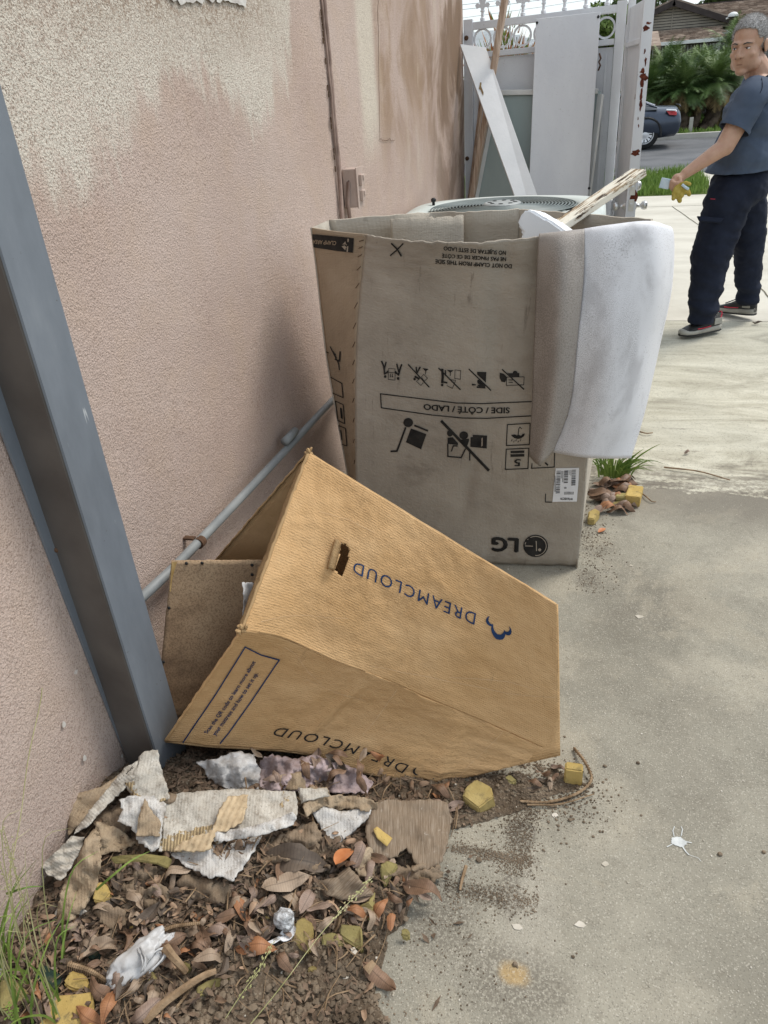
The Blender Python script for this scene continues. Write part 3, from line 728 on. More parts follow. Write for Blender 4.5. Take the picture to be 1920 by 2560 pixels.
# flange
def slab_yz(name, pts, x0, x1, mt, parent):
    bm = bmesh.new(); a = [bm.verts.new((x0, y, z)) for y, z in pts]; b = [bm.verts.new((x1, y, z)) for y, z in pts]; n = len(pts)
    for i in range(n): bm.faces.new((a[i], a[(i+1) % n], b[(i+1) % n], b[i]))
    bm.faces.new(a[::-1]); bm.faces.new(b); bmesh.ops.recalc_face_normals(bm, faces=bm.faces); return bmo(name, bm, mt, parent)
slab_yz('flange', [(1.084, -.0), (1.070, .16), (1.052, .60), (1.040, 1.0), (1.03, 2.9), (1.068, 2.9), (1.075, 1.06), (1.083, .72), (1.094, .0)], .004, .010, MS['post'], pt)
bm = bmesh.new(); prism(bm, [(.010, 1.070), (.101, 1.064), (.104, 1.068), (.010, 1.074)], 0, 2.9); bmo('web', bm, MS['postweb'], pt)
bm = bmesh.new(); prism(bm, [(.1045, 1.066), (.1085, 1.068), (.1085, 1.176), (.1045, 1.176)], 0, 2.9); bmo('face', bm, MS['post'], pt)
bm = bmesh.new(); prism(bm, [(.012, 1.172), (.104, 1.172), (.104, 1.1765), (.012, 1.1765)], 0, 2.9); bmo('web', bm, MS['post'], pt)
bm = bmesh.new(); lathe(bm, [(.004, -.002), (.006, 0), (.006, .004), (.003, .006)], ax(140, 1374, .010), 10, Matrix.Rotation(R(90), 4, 'Y')); bmo('bolt', bm, MS['rust'], pt)
# ================================================================== GATE (fixed leaf across, y about 6.2)
GY = 6.22
def gp(px, py, y=GY): return ay(px, py, y)
gate = empty('iron_gate', (.55, GY, 0), label='white panelled steel gate with rings and spear finials', cat='gate')
bm = bmesh.new(); box(bm, (.035, GY, 1.0), (.065, .06, 1.80), bev=.004); bmo('stile', bm, MS['gate'], gate)
bm = bmesh.new(); box(bm, (1.075, GY, 1.0), (.065, .06, 1.84), bev=.004); bmo('stile', bm, MS['gate'], gate)
bm = bmesh.new(); box(bm, (.555, GY+.001, 1.868), (1.10, .055, .045), rot=Matrix.Rotation(R(-1.2), 4, 'Y'), bev=.003); bmo('top_rail', bm, MS['gate'], gate)
bm = bmesh.new(); box(bm, (.555, GY+.001, 1.685), (.972, .05, .035), rot=Matrix.Rotation(R(-.6), 4, 'Y'), bev=.003); bmo('middle_rail', bm, MS['gate'], gate)
bm = bmesh.new(); box(bm, (.555, GY+.01, .88), (.972, .012, 1.56)); bmo('panel', bm, MS['gate'], gate)
bm = bmesh.new(); box(bm, (.555, GY+.001, .12), (.972, .05, .04), bev=.003); bmo('bottom_rail', bm, MS['gate'], gate)
for x in (.115, .995):
    bm = bmesh.new(); box(bm, (x, GY-.004, .88), (.014, .014, 1.50), bev=.002); bmo('moulding', bm, MS['gate'], gate)
xs = [.135+.1405*i for i in range(7)]
prof = [(.014, 0), (.018, .005), (.018, .016), (.011, .022), (.010, .05), (.016, .056), (.016, .062), (.008, .068)]
bmF = bmesh.new()
lathe(bmF, prof, (0, 0, 0), 10)
V = [(-.010, .066), (-.016, .082), (-.042, .074), (-.046, .086), (-.052, .092), (-.045, .104), (-.030, .106), (-.017, .098), (-.026, .126), (-.015, .150), (0, .182)]
Pn = V+[(-x, z) for x, z in V[-2::-1]]
a = [bmF.verts.new((x, -.006, z)) for x, z in Pn]; b = [bmF.verts.new((x, .006, z)) for x, z in Pn]; n = len(Pn)
for i in range(n): bmF.faces.new((a[i], a[(i+1) % n], b[(i+1) % n], b[i]))
bmF.faces.new(a[::-1]); bmF.faces.new(b); bmesh.ops.recalc_face_normals(bmF, faces=bmF.faces)
bmesh.ops.triangulate(bmF, faces=[f for f in bmF.faces if len(f.verts) > 4])
fin = bmo('finial', bmF, MS['gate'], gate)
bmR = bmesh.new(); ring(bmR, (0, 0, 0), .066, .053, .016); rg = bmo('ring', bmR, MS['gate'], gate)
for i, x in enumerate(xs):
    zt = 1.868+.021*(x-.555)*1.0+.024
    for src, z in ((fin, zt), (rg, 1.775)):
        c = src if i == 0 else src.copy()
        if i: COL.objects.link(c)
        c.matrix_parent_inverse = Matrix.Translation(gate.location).inverted(); c.location = (x, GY, z)
for (px, py) in ((1166, 95), (1168, 396)):
    p = gp(px, py, GY-.03); bm = bmesh.new(); lathe(bm, [(.016, 0), (.016, .006), (.009, .012), (.009, .016)], p, 8, Matrix.Rotation(R(90), 4, 'X')); bmo('bolt', bm, MS['rust'], gate)
for z in (1.72, 1.45, .62):
    bm = bmesh.new(); tube(bm, [(1.118, GY-.03, z-.06), (1.118, GY-.03, z+.06)], .010, 8); box(bm, (1.118, GY-.022, z), (.03, .006, .10)); bmo('hinge', bm, MS['gate'], gate)
# open leaf coming towards us
A0 = Vector((1.135, 6.15, 0)); A1 = Vector((1.225, 5.36, 0)); dl = (A1-A0); LW = dl.length; ang = math.atan2(dl.y, dl.x)
leaf = empty('gate_leaf', A0, label='open white gate leaf with rust patches and lock seen nearly edge on', cat='gate')
RZ = Matrix.Rotation(ang, 4, 'Z'); ML = Matrix.Translation(A0) @ RZ      # local x runs along the leaf towards us
def lf(name, c, s, mt, bev=.003):
    bm = bmesh.new(); box(bm, c, s, bev=bev); bmesh.ops.transform(bm, matrix=ML, verts=bm.verts); return bmo(name, bm, mt, leaf)
lf('stile', (.02, 0, 1.08), (.04, .045, 2.05), MS['gate'])
lf('lock_stile', (LW-.03, 0, 1.08), (.06, .062, 2.10), MS['gaterust'])
lf('panel', (LW/2, -.004, .98), (LW-.09, .012, 1.78), MS['gate'])
lf('top_rail', (LW/2, 0, 2.085), (LW-.10, .05, .04), MS['gate']); lf('middle_rail', (LW/2, 0, 1.66), (LW-.10, .05, .03), MS['gate'])
lf('bottom_rail', (LW/2, 0, .1), (LW-.10, .05, .04), MS['gate'])
for sgn in (1,):
    bm = bmesh.new()
    for (rx, rz) in ((.33, .72), (.29, .68)):
        P = [(LW/2+rx*math.cos(t*2*math.pi/40), .012, 1.12+rz*math.sin(t*2*math.pi/40)) for t in range(41)]
        tube(bm, P, .007, 6, False)
    bmesh.ops.transform(bm, matrix=ML, verts=bm.verts); bmo('oval_moulding', bm, MS['gate'], leaf)
for k in range(5):
    bm = bmesh.new(); P = [(LW-.11-.02*math.cos(t*.7)-.05*t/9, .014, 1.84+.05*k-.02*math.sin(t*.7)) for t in range(10)]
    tube(bm, P, .006, 5); bmesh.ops.transform(bm, matrix=ML, verts=bm.verts); bmo('scroll', bm, MS['gate'], leaf)
# rusty bare patches standing slightly off the end face of the lock stile
MS['barerust'] = simple('bare rust patch', (.075, .02, .014), (.16, .05, .03), 40, .9, .1, bd=.001, bs=200)
rr = random.Random(5)
for (z, w_, h) in ((1.74, .030, .012), (1.715, .040, .028), (1.60, .012, .03), (1.55, .012, .04), (1.50, .03, .03), (1.47, .04, .035), (1.44, .022, .05), (1.38, .014, .06), (1.32, .018, .06), (1.25, .008, .02), (1.21, .006, .02), (1.06, .045, .035), (.955, .03, .02), (.93, .034, .04), (.90, .022, .02), (.80, .05, .075)):
    n = 11; cx = rr.uniform(-.008, .008); P = [(LW+.0012, cx+w_/2*(1+.5*rr.uniform(-1, 1))*math.cos(i*2*math.pi/n), z+h/2*(1+.4*rr.uniform(-1, 1))*math.sin(i*2*math.pi/n)) for i in range(n)]
    bm = bmesh.new(); vv = [bm.verts.new(ML @ Vector(p)) for p in P]; bm.faces.new(vv); bmo('rust_patch', bm, MS['barerust'], leaf)
for zz, hh in ((.860, .09), (.755, .07)):
    bm = bmesh.new(); box(bm, (LW+.003, 0, zz), (.006, .034, hh), bev=.002)
    bmesh.ops.transform(bm, matrix=ML, verts=bm.verts); f = bmo('latch_plate', bm, MS['chrome'], leaf)
    bm = bmesh.new(); box(bm, (LW+.009, 0, zz), (.012, .018, .022), bev=.003); bmesh.ops.transform(bm, matrix=ML, verts=bm.verts); bmo('latch_bolt', bm, MS['chrome'], f)
for s in (1, -1):
    bm = bmesh.new(); lathe(bm, [(.026, .03), (.026, .037), (.011, .045), (.011, .065), (.024, .075), (.028, .09), (.025, .104), (.010, .108)], (0, 0, 0), 18, Matrix.Rotation(R(90*(1 if s < 0 else -1)), 4, 'X'))
    bmesh.ops.transform(bm, matrix=ML @ Matrix.Translation((LW-.045, 0, .745)), verts=bm.verts); bmo('door_knob', bm, MS['chrome'], leaf, True)
bm = bmesh.new(); lathe(bm, [(.030, .03), (.030, .040), (.026, .052), (.020, .056)], (0, 0, 0), 18, Matrix.Rotation(R(-90), 4, 'X'))
lathe(bm, [(.030, .03), (.030, .040), (.026, .062), (.012, .066)], (0, 0, 0), 18, Matrix.Rotation(R(90), 4, 'X'))
bmesh.ops.transform(bm, matrix=ML @ Matrix.Translation((LW-.045, 0, .865)), verts=bm.verts); bmo('deadbolt', bm, MS['chrome'], leaf, True)
# latch rod hanging at the meeting edge
bm = bmesh.new(); tube(bm, [gp(1564, 99, 6.05), gp(1553, 250, 6.05), gp(1538, 431, 6.05)], .004, 6); p = gp(1538, 433, 6.05)
lathe(bm, [(.004, -.02), (.009, -.015), (.009, 0), (.004, .006)], p, 8)
tag(bmo('hanging_rod', bm, MS['gate']), 'thin white rod hanging where the gate meets its open leaf', 'rod')

# ================================================================== THINGS LEANING ON THE GATE
def board(name, TL, TR, BL, BR, yt, yb, th, mt, **k):
    """flat board from four seen corners; its top rests at depth yt, its foot at depth yb"""
    P = [ay(*TL, yt), ay(*TR, yt), ay(*BR, yb), ay(*BL, yb)]
    # run the foot on down to the ground behind the air conditioner
    d1 = (P[3]-P[0]); d2 = (P[2]-P[1]); zz = .02
    P[3] = P[0]+d1*((P[0].z-zz)/(-d1.z)); P[2] = P[1]+d2*((P[1].z-zz)/(-d2.z))
    n = (P[1]-P[0]).cross(P[3]-P[0]).normalized()
    if n.y < 0: n = -n
    bm = bmesh.new(); a = [bm.verts.new(p) for p in P]; b = [bm.verts.new(p+n*th) for p in P]
    for i in range(4): bm.faces.new((a[i], a[(i+1) % 4], b[(i+1) % 4], b[i]))
    bm.faces.new(a[::-1]); bm.faces.new(b); bmesh.ops.recalc_face_normals(bm, faces=bm.faces)
    bmesh.ops.bevel(bm, geom=list(bm.edges), offset=.0015, segments=1, affect='EDGES')
    return P, n, bm
P, n, bm = board('b', (1240, 232), (1503, 228), (1190, 490), (1471, 482), 6.13, 6.02, .02, None)
gw = empty('shower_door', P[3], label='frosted glass shower door in aluminium frame leaning on the gate', cat='glass door')
bmo('glass_pane', bm, MS['glass'], gw)
for i, (a, b) in enumerate(((0, 1), (1, 2), (2, 3), (3, 0))):
    bm = bmesh.new(); A, B = P[a]-n*.006, P[b]-n*.006; d = (B-A); L = d.length; q = d.to_track_quat('X', 'Y')
    box(bm, (A+B)/2, (L-.04, .034, .036), rot=q, bev=.004); bmo('frame_bar', bm, MS['alu'], gw)
A, B = ay(1256, 226, 6.10), ay(1334, 224, 6.10)
P, n, bm = board('b', (1340, 47), (1501, 29), (1322, 480), (1471, 479), 6.10, 5.86, .03, None)
bd = empty('white_board', P[3], label='tall wide grubby white door panel leaning against the gate', cat='board')
bmo('panel', bm, MS['door'], bd)
for (px, py) in ((1343, 57), (1496, 42), (1473, 470)):
    p = ay(px, py, 6.10 if py < 100 else 5.87)+Vector((0, -.012, 0)); bm = bmesh.new(); ell(bm, p, (.009, .004, .009), seg=8); bmo('screw_hole', bm, MS['black'], bd)
bm = bmesh.new(); p = ay(1497, 155, 6.08); tube(bm, [p+Vector((0, 0, -.05)), p+Vector((.012, -.01, -.02)), p+Vector((0, -.012, 0)), p+Vector((.012, -.01, .02)), p+Vector((0, 0, .05))], .006, 6)
bmo('broken_hinge', bm, MS['rust'], bd)
P, n, bm = board('b', (1150, 110), (1214, 118), (1283, 480), (1340, 480), 6.02, 5.45, .022, None)
pk = empty('white_plank', P[3], label='narrow white laminate plank leaning diagonally before the glass', cat='plank')
bmo('plank_body', bm, MS['plank'], pk)
pw = [(1200, 206), (1204, 207), (1203, 216), (1206, 224), (1209, 232), (1208, 240), (1204, 232), (1202, 226), (1197, 222), (1199, 214)]
sf = Surf(lambda u, v, P=P: P[0].lerp(P[1], u).lerp(P[3].lerp(P[2], u), v))
ink('chipped_spot', pk, sf, [('poly', pw)], MS['chip'], .0025)
def lumber(px0, px1, y0, y1, wd, th, label):
    A, B = ay(*px0, y0), ay(*px1, y1); d = A-B; L = d.length
    B2 = B-d.normalized()*((B.z-.02)/d.normalized().z) if d.z > 0 else B
    q = (A-B2).to_track_quat('Z', 'Y'); bm = bmesh.new(); box(bm, (A+B2)/2, (wd, th, (A-B2).length), rot=q, bev=.003)
    o = bmo('lumber', bm, MS['lumber']); return tag(o, label, 'lumber', 'pine sticks leaning on the gate')
lumber((1272, -60), (1183, 482), 5.95, 5.98, .062, .035, 'long thick pine stick rising past the top of the gate')
lumber((1204, 250), (1176, 482), 6.12, 6.05, .030, .02, 'thin short pine strip behind the leaning white plank')

# ================================================================== AIR CONDITIONER
MS['alu2'] = simple('grey hub plate', (.26, .28, .28), (.34, .36, .355), 8, .5, .4)
AZ = .93; cx_, cy_ = .545, 4.18
ac = empty('air_conditioner', (cx_, cy_, 0), label='pale green outdoor air conditioner with round fan grille', cat='air conditioner')
def sq(rad, pw_, n=56):
    return [(math.copysign(abs(math.cos(a))**pw_, math.cos(a))*rad, math.copysign(abs(math.sin(a))**pw_, math.sin(a))*rad) for a in [k*2*math.pi/n for k in range(n)]]
bm = bmesh.new(); rings_ = []
for (rad, z, pw_) in ((.44, .04, .35), (.44, AZ-.16, .35), (.50, AZ-.15, .42), (.51, AZ-.08, .44), (.505, AZ-.03, .48), (.485, AZ-.006, .6), (.43, AZ+.004, .8), (.385, AZ, 1.0), (.375, AZ-.02, 1.0)):
    rings_.append([bm.verts.new((cx_+x*1.04, cy_+y*.93, z)) for x, y in sq(rad, pw_)])
for a, b in zip(rings_[:-1], rings_[1:]):
    for k in range(56): bm.faces.new((a[k], a[(k+1) % 56], b[(k+1) % 56], b[k]))
bm.faces.new(rings_[0][::-1]); bmo('casing', bm, MS['acbody'], ac, True)
bm = bmesh.new(); lathe(bm, [(.36, AZ-.14), (.378, AZ-.018)], (cx_, cy_, 0), 40); bmesh.ops.delete(bm, geom=[f for f in bm.faces if len(f.verts) > 4 and f.calc_center_median().z > AZ-.1], context='FACES'); bmesh.ops.reverse_faces(bm, faces=bm.faces)
bmesh.ops.scale(bm, vec=(1.04, .93, 1), space=Matrix.Translation((-cx_, -cy_, 0)), verts=bm.verts); bmo('fan_well', bm, MS['acdark'], ac)
for i in range(17):
    r = .100+.0165*i; bm = bmesh.new()
    P = [(cx_+r*1.04*math.cos(t*2*math.pi/56), cy_+r*.93*math.sin(t*2*math.pi/56), AZ+.016-.016*(r/.43)**2) for t in range(57)]
    tube(bm, P, .0038, 5, False); bmo('grille_ring', bm, MS['acgrill'], ac)
for k in range(8):
    a = k*math.pi/4+.2; bm = bmesh.new(); tube(bm, [(cx_+1.04*r*math.cos(a), cy_+.93*r*math.sin(a), AZ+.011-.016*(r/.43)**2) for r in (.07, .2, .3, .375)], .003, 4); bmo('grille_spoke', bm, MS['acgrill'], ac)
bm = bmesh.new(); lathe(bm, [(.098, 0), (.098, .008), (.09, .013), (.02, .013)], (cx_, cy_, AZ+.012), 24); hub = bmo('hub_plate', bm, MS['alu2'], ac)
for k in range(8):
    a = k*math.pi/4; bm = bmesh.new(); ell(bm, (cx_+.066*math.cos(a), cy_+.066*math.sin(a), AZ+.026), (.013, .013, .002), seg=8); bmo('hub_hole', bm, MS['acdark'], hub)
for k in range(3):
    bm = bmesh.new(); a0 = k*2*math.pi/3
    vs = [bm.verts.new((cx_+r*math.cos(a0+d), cy_+r*math.sin(a0+d), AZ-.08+h)) for r, d, h in ((.06, 0, 0), (.06, .6, .04), (.36, .7, .05), (.38, .1, 0))]
    bm.faces.new(vs); solid(bmo('fan_blade', bm, MS['acgrill'], ac), .004)
bm = bmesh.new(); p = az(1084, 514, AZ); lathe(bm, [(.008, 0), (.008, .018), (.014, .022), (.015, .032), (.008, .040)], p, 12); bmo('corner_knob', bm, MS['black'], ac, True)
for k in range(14):
    bm = bmesh.new(); z = .12+k*.045; box(bm, (cx_, cy_-.405-.004, z), (.78, .01, .018), bev=.003); bmo('louvre', bm, MS['acbody'], ac)
bm = bmesh.new(); box(bm, (cx_, cy_, .02), (.98, .9, .05), bev=.006); tag(bmo('equipment_pad', bm, MS['kerb']), 'concrete pad carrying the air conditioner', 'pad')

# ================================================================== WASHER CARTON
lgb = empty('washer_carton', (.68, 2.55, 0), label='tall upside down grey brown washer carton with open top', cat='cardboard box')
Ledge = [ay(895, 1404, 2.17), ay(889, 1192, 2.19), ay(888, 1001, 2.20), ay(892, 829, 2.215), ay(907, 660, 2.235), az(916, 586, 1.132)]
Redge = [ay(1444, 1419, 2.235), ay(1457, 1291, 2.22), ay(1468, 1148, 2.20), ay(1488, 950, 2.19), ay(1510, 740, 2.19), ay(1545, 569, 2.19)]
Ledge[0].z = Redge[0].z = .004
Oedge = [Vector((.262, 2.26, .004)), ay(866, 1163, 2.32), ay(836, 1001, 2.36), ay(815, 873, 2.38), ay(792, 671, 2.40), az(779, 570, 1.133)]
def f_front(u, v):
    a, b = crom(Ledge, v), crom(Redge, v); p = a.lerp(b, u)
    bl = math.sin(math.pi*min(1, u**.85))
    p.y -= bl*(.012+.10*v**2.2)
    p.z -= bl*.010*v**4
    # soft folds: one long upright crease and buckles
    p.y += .012*math.exp(-((u-.60)/.035)**2)*v - .010*math.exp(-((u-.52)/.06)**2)*v
    p.y += .0022*fbm(u*3, v*13, 1)*(.4+v) + .0016*fbm(u*7, v*40, 5)*math.exp(-((u-.5)/.3)**2)
    if v > .97: p.z += .004*fbm(u*25, 7)
    p.y += .010*math.exp(-((v-.03)/.03)**2)*fbm(u*7, 2)+.012*math.exp(-(v/.018)**2)
    p.z += .006*abs(fbm(u*9, 12))*math.exp(-(v/.03)**2)
    p.y += .010*math.exp(-(((u-.45-.25*v)/.03)**2))*math.exp(-((v-.28)/.12)**2)
    return p
SF = Surf(f_front)
frontp = SF.grid('front_panel', 84, 96, MS['lg'], lgb, .005, (1.0, 1.45))
def f_strip(u, v):
    a, b = crom(Oedge, v), crom(Ledge, v); p = a.lerp(b, u); p.x -= 0*.01; p.y -= .012*math.sin(math.pi*u)*v
    p.y += .0015*fbm(u*4, v*16, 3)
    return p
SS = Surf(f_strip); stripp = SS.grid('side_flap', 14, 60, MS['lgtan'], lgb, .005, (.3, 1.45))
BL_ = [Vector((.25, 2.95, .004)), Vector((.20, 2.93, .5)), az(814, 552, 1.13)]
BR_ = [Vector((1.04, 2.98, .004)), Vector((1.12, 2.9, .5)), az(1631, 549, 1.12)]
MB_ = [az(1005, 536, 1.13), az(1090, 531, 1.12), az(1180, 530, 1.125), az(1292, 524, 1.125), az(1305, 524, 1.125), az(1460, 536, 1.125)]
BL_[2] = az(822, 551, 1.13)
side = Surf(lambda u, v: crom(Oedge, v).lerp(lin(BL_, v), u)+Vector((-.012*math.sin(math.pi*u)*(1-v), 0, 0)))
side.grid('side_panel', 10, 20, MS['lgin'], lgb, .005, (.8, 1.4))
toprim = [BL_[2]]+MB_+[BR_[2]]
def f_back(u, v):
    t = crom(toprim, u); bz = BL_[0].lerp(BR_[0], u); p = bz.lerp(t, v**.9); p.z = bz.z+(t.z-bz.z)*v+(.004*fbm(u*22, 2) if v > .96 else 0)
    p.y += .006*fbm(u*9, v*2, 4); return p
SB = Surf(f_back); SB.grid('back_panel', 70, 24, MS['lgin'], lgb, .005, (.9, 1.4))
def f_right(u, v):
    p = crom(Redge, v).lerp(lin(BR_, v), u); p.x += .03*math.sin(math.pi*u)*(.3+.7*v)*(1 if v > .1 else .5); return p
Surf(f_right).grid('side_panel', 14, 30, MS['lgin'], lgb, .005, (.8, 1.4))
bm = bmesh.new(); vs = [bm.verts.new(p) for p in (Vector((.275, 2.2, .03)), Vector((1.04, 2.26, .03)), Vector((1.03, 2.94, .03)), Vector((.27, 2.92, .03)))]; bm.faces.new(vs); bmo('bottom_panel', bm, MS['lgin'], lgb)
# torn inner corner flap seen over the rim
def f_fl(u, v):
    a = az(985, 541, 1.125); b = az(1165, 532, 1.12); t = a.lerp(b, u)+Vector((0, -.05, 0)); t.z -= .0; d = t.copy(); d.z -= .35; p = d.lerp(t, v); p.y -= .02*math.sin(math.pi*u)
    if v > .9: p.z += .006*fbm(u*18, 9)
    return p
Surf(f_fl).grid('inner_flap', 24, 10, MS['lgin'], lgb, .005, (.3, .5))
# print: helper from crop coordinates
def c3(p): return (740+p[0]*.57866, 480+p[1]*.57866)
def c4(p): return (900+p[0]*.30139, 860+p[1]*.30139)
def C3(L): return [c3(p) for p in L]
def C4(L): return [c4(p) for p in L]
I = MS['ink']
ink('printed_mark', frontp, SF, [('line', C3([(415, 222), (440, 247), (456, 275)]), 4.0), ('line', C3([(464, 222), (437, 250), (410, 273)]), 3.2)], I, label='large black X mark')
for s, a, b, t in (('DO NOT CLAMP FROM THIS SIDE', (933, 311), (604, 289), (932, 328)), ('NE PAS PINCER DE CE CÔTÉ', (908, 281), (633, 264), (907, 297)), ('NO SUJETAR DE ESTE LADO', (907, 253), (640, 233), (906, 270))):
    text('printed_text', frontp, SF, s, c3(a), c3(b), c3(t), I, bold=.03, P2=c3(((a[0]+b[0])/2, (a[1]+b[1])/2+3)))
text('printed_text', frontp, SF, 'SIDE / CÔTÉ / LADO', c4((1241, 524)), c4((531, 494)), c4((1240, 571)), I, bold=.03, P2=c4((886, 530)))
ink('printed_frame', frontp, SF, [('line', C4([(1440, 474), (1300, 480), (1000, 492), (800, 487), (600, 463), (172, 411), (179, 527), (600, 587), (850, 611), (1050, 614), (1440, 592)]), 2.6)], I)
# five handling symbols
ink('printed_symbol', frontp, SF, [('line', C4([(183, 143), (200, 185), (207, 245), (225, 235), (232, 225)]), 4.2), ('line', C4([(218, 150), (206, 200)]), 3.4), ('line', C4([(347, 170), (333, 210), (322, 255), (305, 240), (296, 228)]), 4.2), ('line', C4([(308, 165), (322, 225)]), 3.4),
    ('disc', c4((211, 268)), 3.2, 3.6), ('disc', c4((318, 284)), 3.2, 3.6), ('line', C4([(238, 232), (294, 237), (292, 298), (236, 291)]), 1.4, 1), ('line', C4([(238, 230), (240, 200), (292, 205), (294, 236)]), 1.2), ('line', C4([(256, 245), (255, 268)]), 1.4), ('line', C4([(272, 247), (271, 270)]), 1.4),
    ('poly', C4([(248, 262), (262, 263), (255, 275)])), ('poly', C4([(264, 264), (278, 265), (271, 277)]))], I)
ink('printed_symbol', frontp, SF, [('line', C4([(403, 169), (575, 355)]), 3.0), ('line', C4([(468, 192), (474, 240), (500, 190)]), 3.6), ('line', C4([(460, 268), (490, 285)]), 5), ('disc', c4((455, 289)), 3.2, 3.4), ('poly', C4([(520, 198), (572, 205), (545, 226)])), ('line', C4([(546, 215), (545, 248)]), 1.8),
    ('line', C4([(530, 250), (562, 280), (535, 306), (512, 270)]), 1.4, 1), ('line', C4([(492, 288), (470, 308), (508, 342), (526, 318)]), 1.4)], I)
ink('printed_symbol', frontp, SF, [('line', C4([(655, 199), (832, 374)]), 3.0), ('line', C4([(684, 210), (688, 268), (684, 315)]), 6), ('line', C4([(710, 218), (712, 260)]), 3), ('line', C4([(688, 312), (722, 318)]), 4), ('disc', c4((683, 337)), 3.2, 3.4), ('poly', C4([(722, 212), (778, 216), (750, 238)])), ('line', C4([(751, 235), (750, 262)]), 1.8),
    ('line', C4([(790, 213), (837, 217), (834, 290), (788, 284)]), 1.4, 1), ('line', C4([(740, 290), (795, 300), (768, 366), (722, 342)]), 1.4)], I)
ink('printed_symbol', frontp, SF, [('line', C4([(906, 207), (1084, 381)]), 3.0), ('poly', C4([(972, 227), (1047, 230), (1043, 318), (972, 250)])), ('poly', C4([(972, 300), (985, 292), (1040, 345), (1040, 366), (968, 362), (970, 345), (985, 352), (975, 335), (992, 335), (975, 322)])), ('poly', C4([(928, 325), (965, 333), (960, 340), (930, 342)]))], I)
ink('printed_symbol', frontp, SF, [('line', C4([(1182, 210), (1358, 372)]), 3.0), ('poly', C4([(1160, 235), (1195, 245), (1222, 275), (1205, 315), (1175, 310), (1160, 280)])), ('poly', C4([(1225, 240), (1322, 238), (1322, 268), (1250, 270)])), ('disc', c4((1287, 238)), 6, 5.4), ('line', C4([(1218, 272), (1362, 270), (1358, 336), (1215, 342)]), 1.5, 1), ('line', C4([(1235, 295), (1265, 296)]), 2), ('line', C4([(1235, 315), (1265, 316)]), 2)], I)
# hand truck symbol, crossed truck symbol, umbrella, stack limit
ink('printed_symbol', frontp, SF, [('disc', c4((402, 649)), 12, 11.5), ('line', C4([(260, 888), (308, 886), (379, 693)]), 4.6), ('line', C4([(457, 674), (561, 716)]), 4.6), ('poly', C4([(424, 698), (552, 745), (508, 871), (382, 812)]))], I, label='hand truck symbol')
ink('printed_symbol', frontp, SF, [('line', C4([(680, 640), (1065, 1042)]), 7.0), ('disc', c4((748, 738)), 7.5, 8), ('disc', c4((862, 755)), 11, 10), ('poly', C4([(728, 775), (770, 770), (815, 820), (815, 835), (728, 826)])), ('poly', C4([(838, 790), (905, 782), (905, 800), (888, 850)])),
    ('poly', C4([(935, 750), (1055, 757), (1052, 864), (915, 850), (918, 770), (935, 768)])), ('line', C4([(730, 825), (730, 930), (840, 940), (875, 868)]), 3.2), ('line', C4([(808, 843), (775, 842), (760, 885)]), 3.2), ('line', C4([(910, 900), (910, 960)]), 3.2)], I, label='crossed out fork truck symbol')
MSc = simple('carton showing in the print', (.32, .27, .22), (.38, .33, .27), 30, .8, .2)
ink('printed_symbol', frontp, SF, [('poly', C4([(1008, 772), (1018, 772), (1018, 848), (1008, 848)]))], MSc, .0024)
ink('printed_symbol', frontp, SF, [('line', C4([(1223, 666), (1411, 655), (1404, 832), (1215, 840)]), 2.4, 1), ('poly', C4([(1252, 752), (1268, 768), (1285, 748), (1300, 756), (1318, 752), (1336, 758), (1350, 742), (1370, 740), (1358, 765), (1335, 780), (1310, 785), (1280, 778)])), ('line', C4([(1312, 752), (1318, 700), (1328, 686), (1340, 700)]), 1.8)]
    + [('line', C4([(1262+k*18, 790+(k % 2)*10), (1256+k*18, 802+(k % 2)*10)]), 1.5) for k in range(5)], I, label='umbrella symbol')
ink('printed_symbol', frontp, SF, [('line', C4([(1214, 870), (1400, 862), (1394, 1030), (1206, 1038)]), 2.4, 1), ('poly', C4([(1250, 884), (1364, 881), (1363, 900), (1249, 903)])), ('poly', C4([(1250, 912), (1364, 909), (1363, 931), (1249, 934)]))], I, label='stacking limit symbol')
text('printed_text', frontp, SF, '5', c4((1333, 952)), c4((1283, 953)), c4((1331, 1010)), I, bold=.02)
ink('printed_symbol', frontp, SF, [('line', C4([(1427, 990), (1424, 1028), (1612, 1018), (1616, 860)]), 2.4), ('line', C4([(1540, 985), (1556, 1000)]), 4), ('line', C4([(1480, 1000), (1500, 1004)]), 1.4)], I)
ink('printed_mark', frontp, SF, [('line', C4([(1540, 1240), (1538, 1308), (1592, 1309)]), 2.2)], I)
# maker's roundel and letters
ink('printed_logo', frontp, SF, [('disc', c4((1457, 1672)), 31, 28)], I, label='round black logo')
ink('printed_logo', frontp, SF, [('arc', c4((1457, 1672)), 26.5, 24, -1.60, 1.57, 1.8), ('arc', c4((1457, 1672)), 26.5, 24, 1.57, 1.62, 1.8), ('line', C4([(1372, 1672), (1432, 1674)]), 2.0), ('line', C4([(1434, 1634), (1462, 1635), (1464, 1712)]), 2.2), ('disc', c4((1490, 1704)), 3.8, 3.6), ('arc', c4((1457, 1672)), 26.5, 24, 3.3, 4.69, 1.8)], MSc, .0025)
text('printed_text', frontp, SF, 'LG', c4((1310, 1612)), c4((1100, 1602)), c4((1306, 1724)), I, bold=.045)
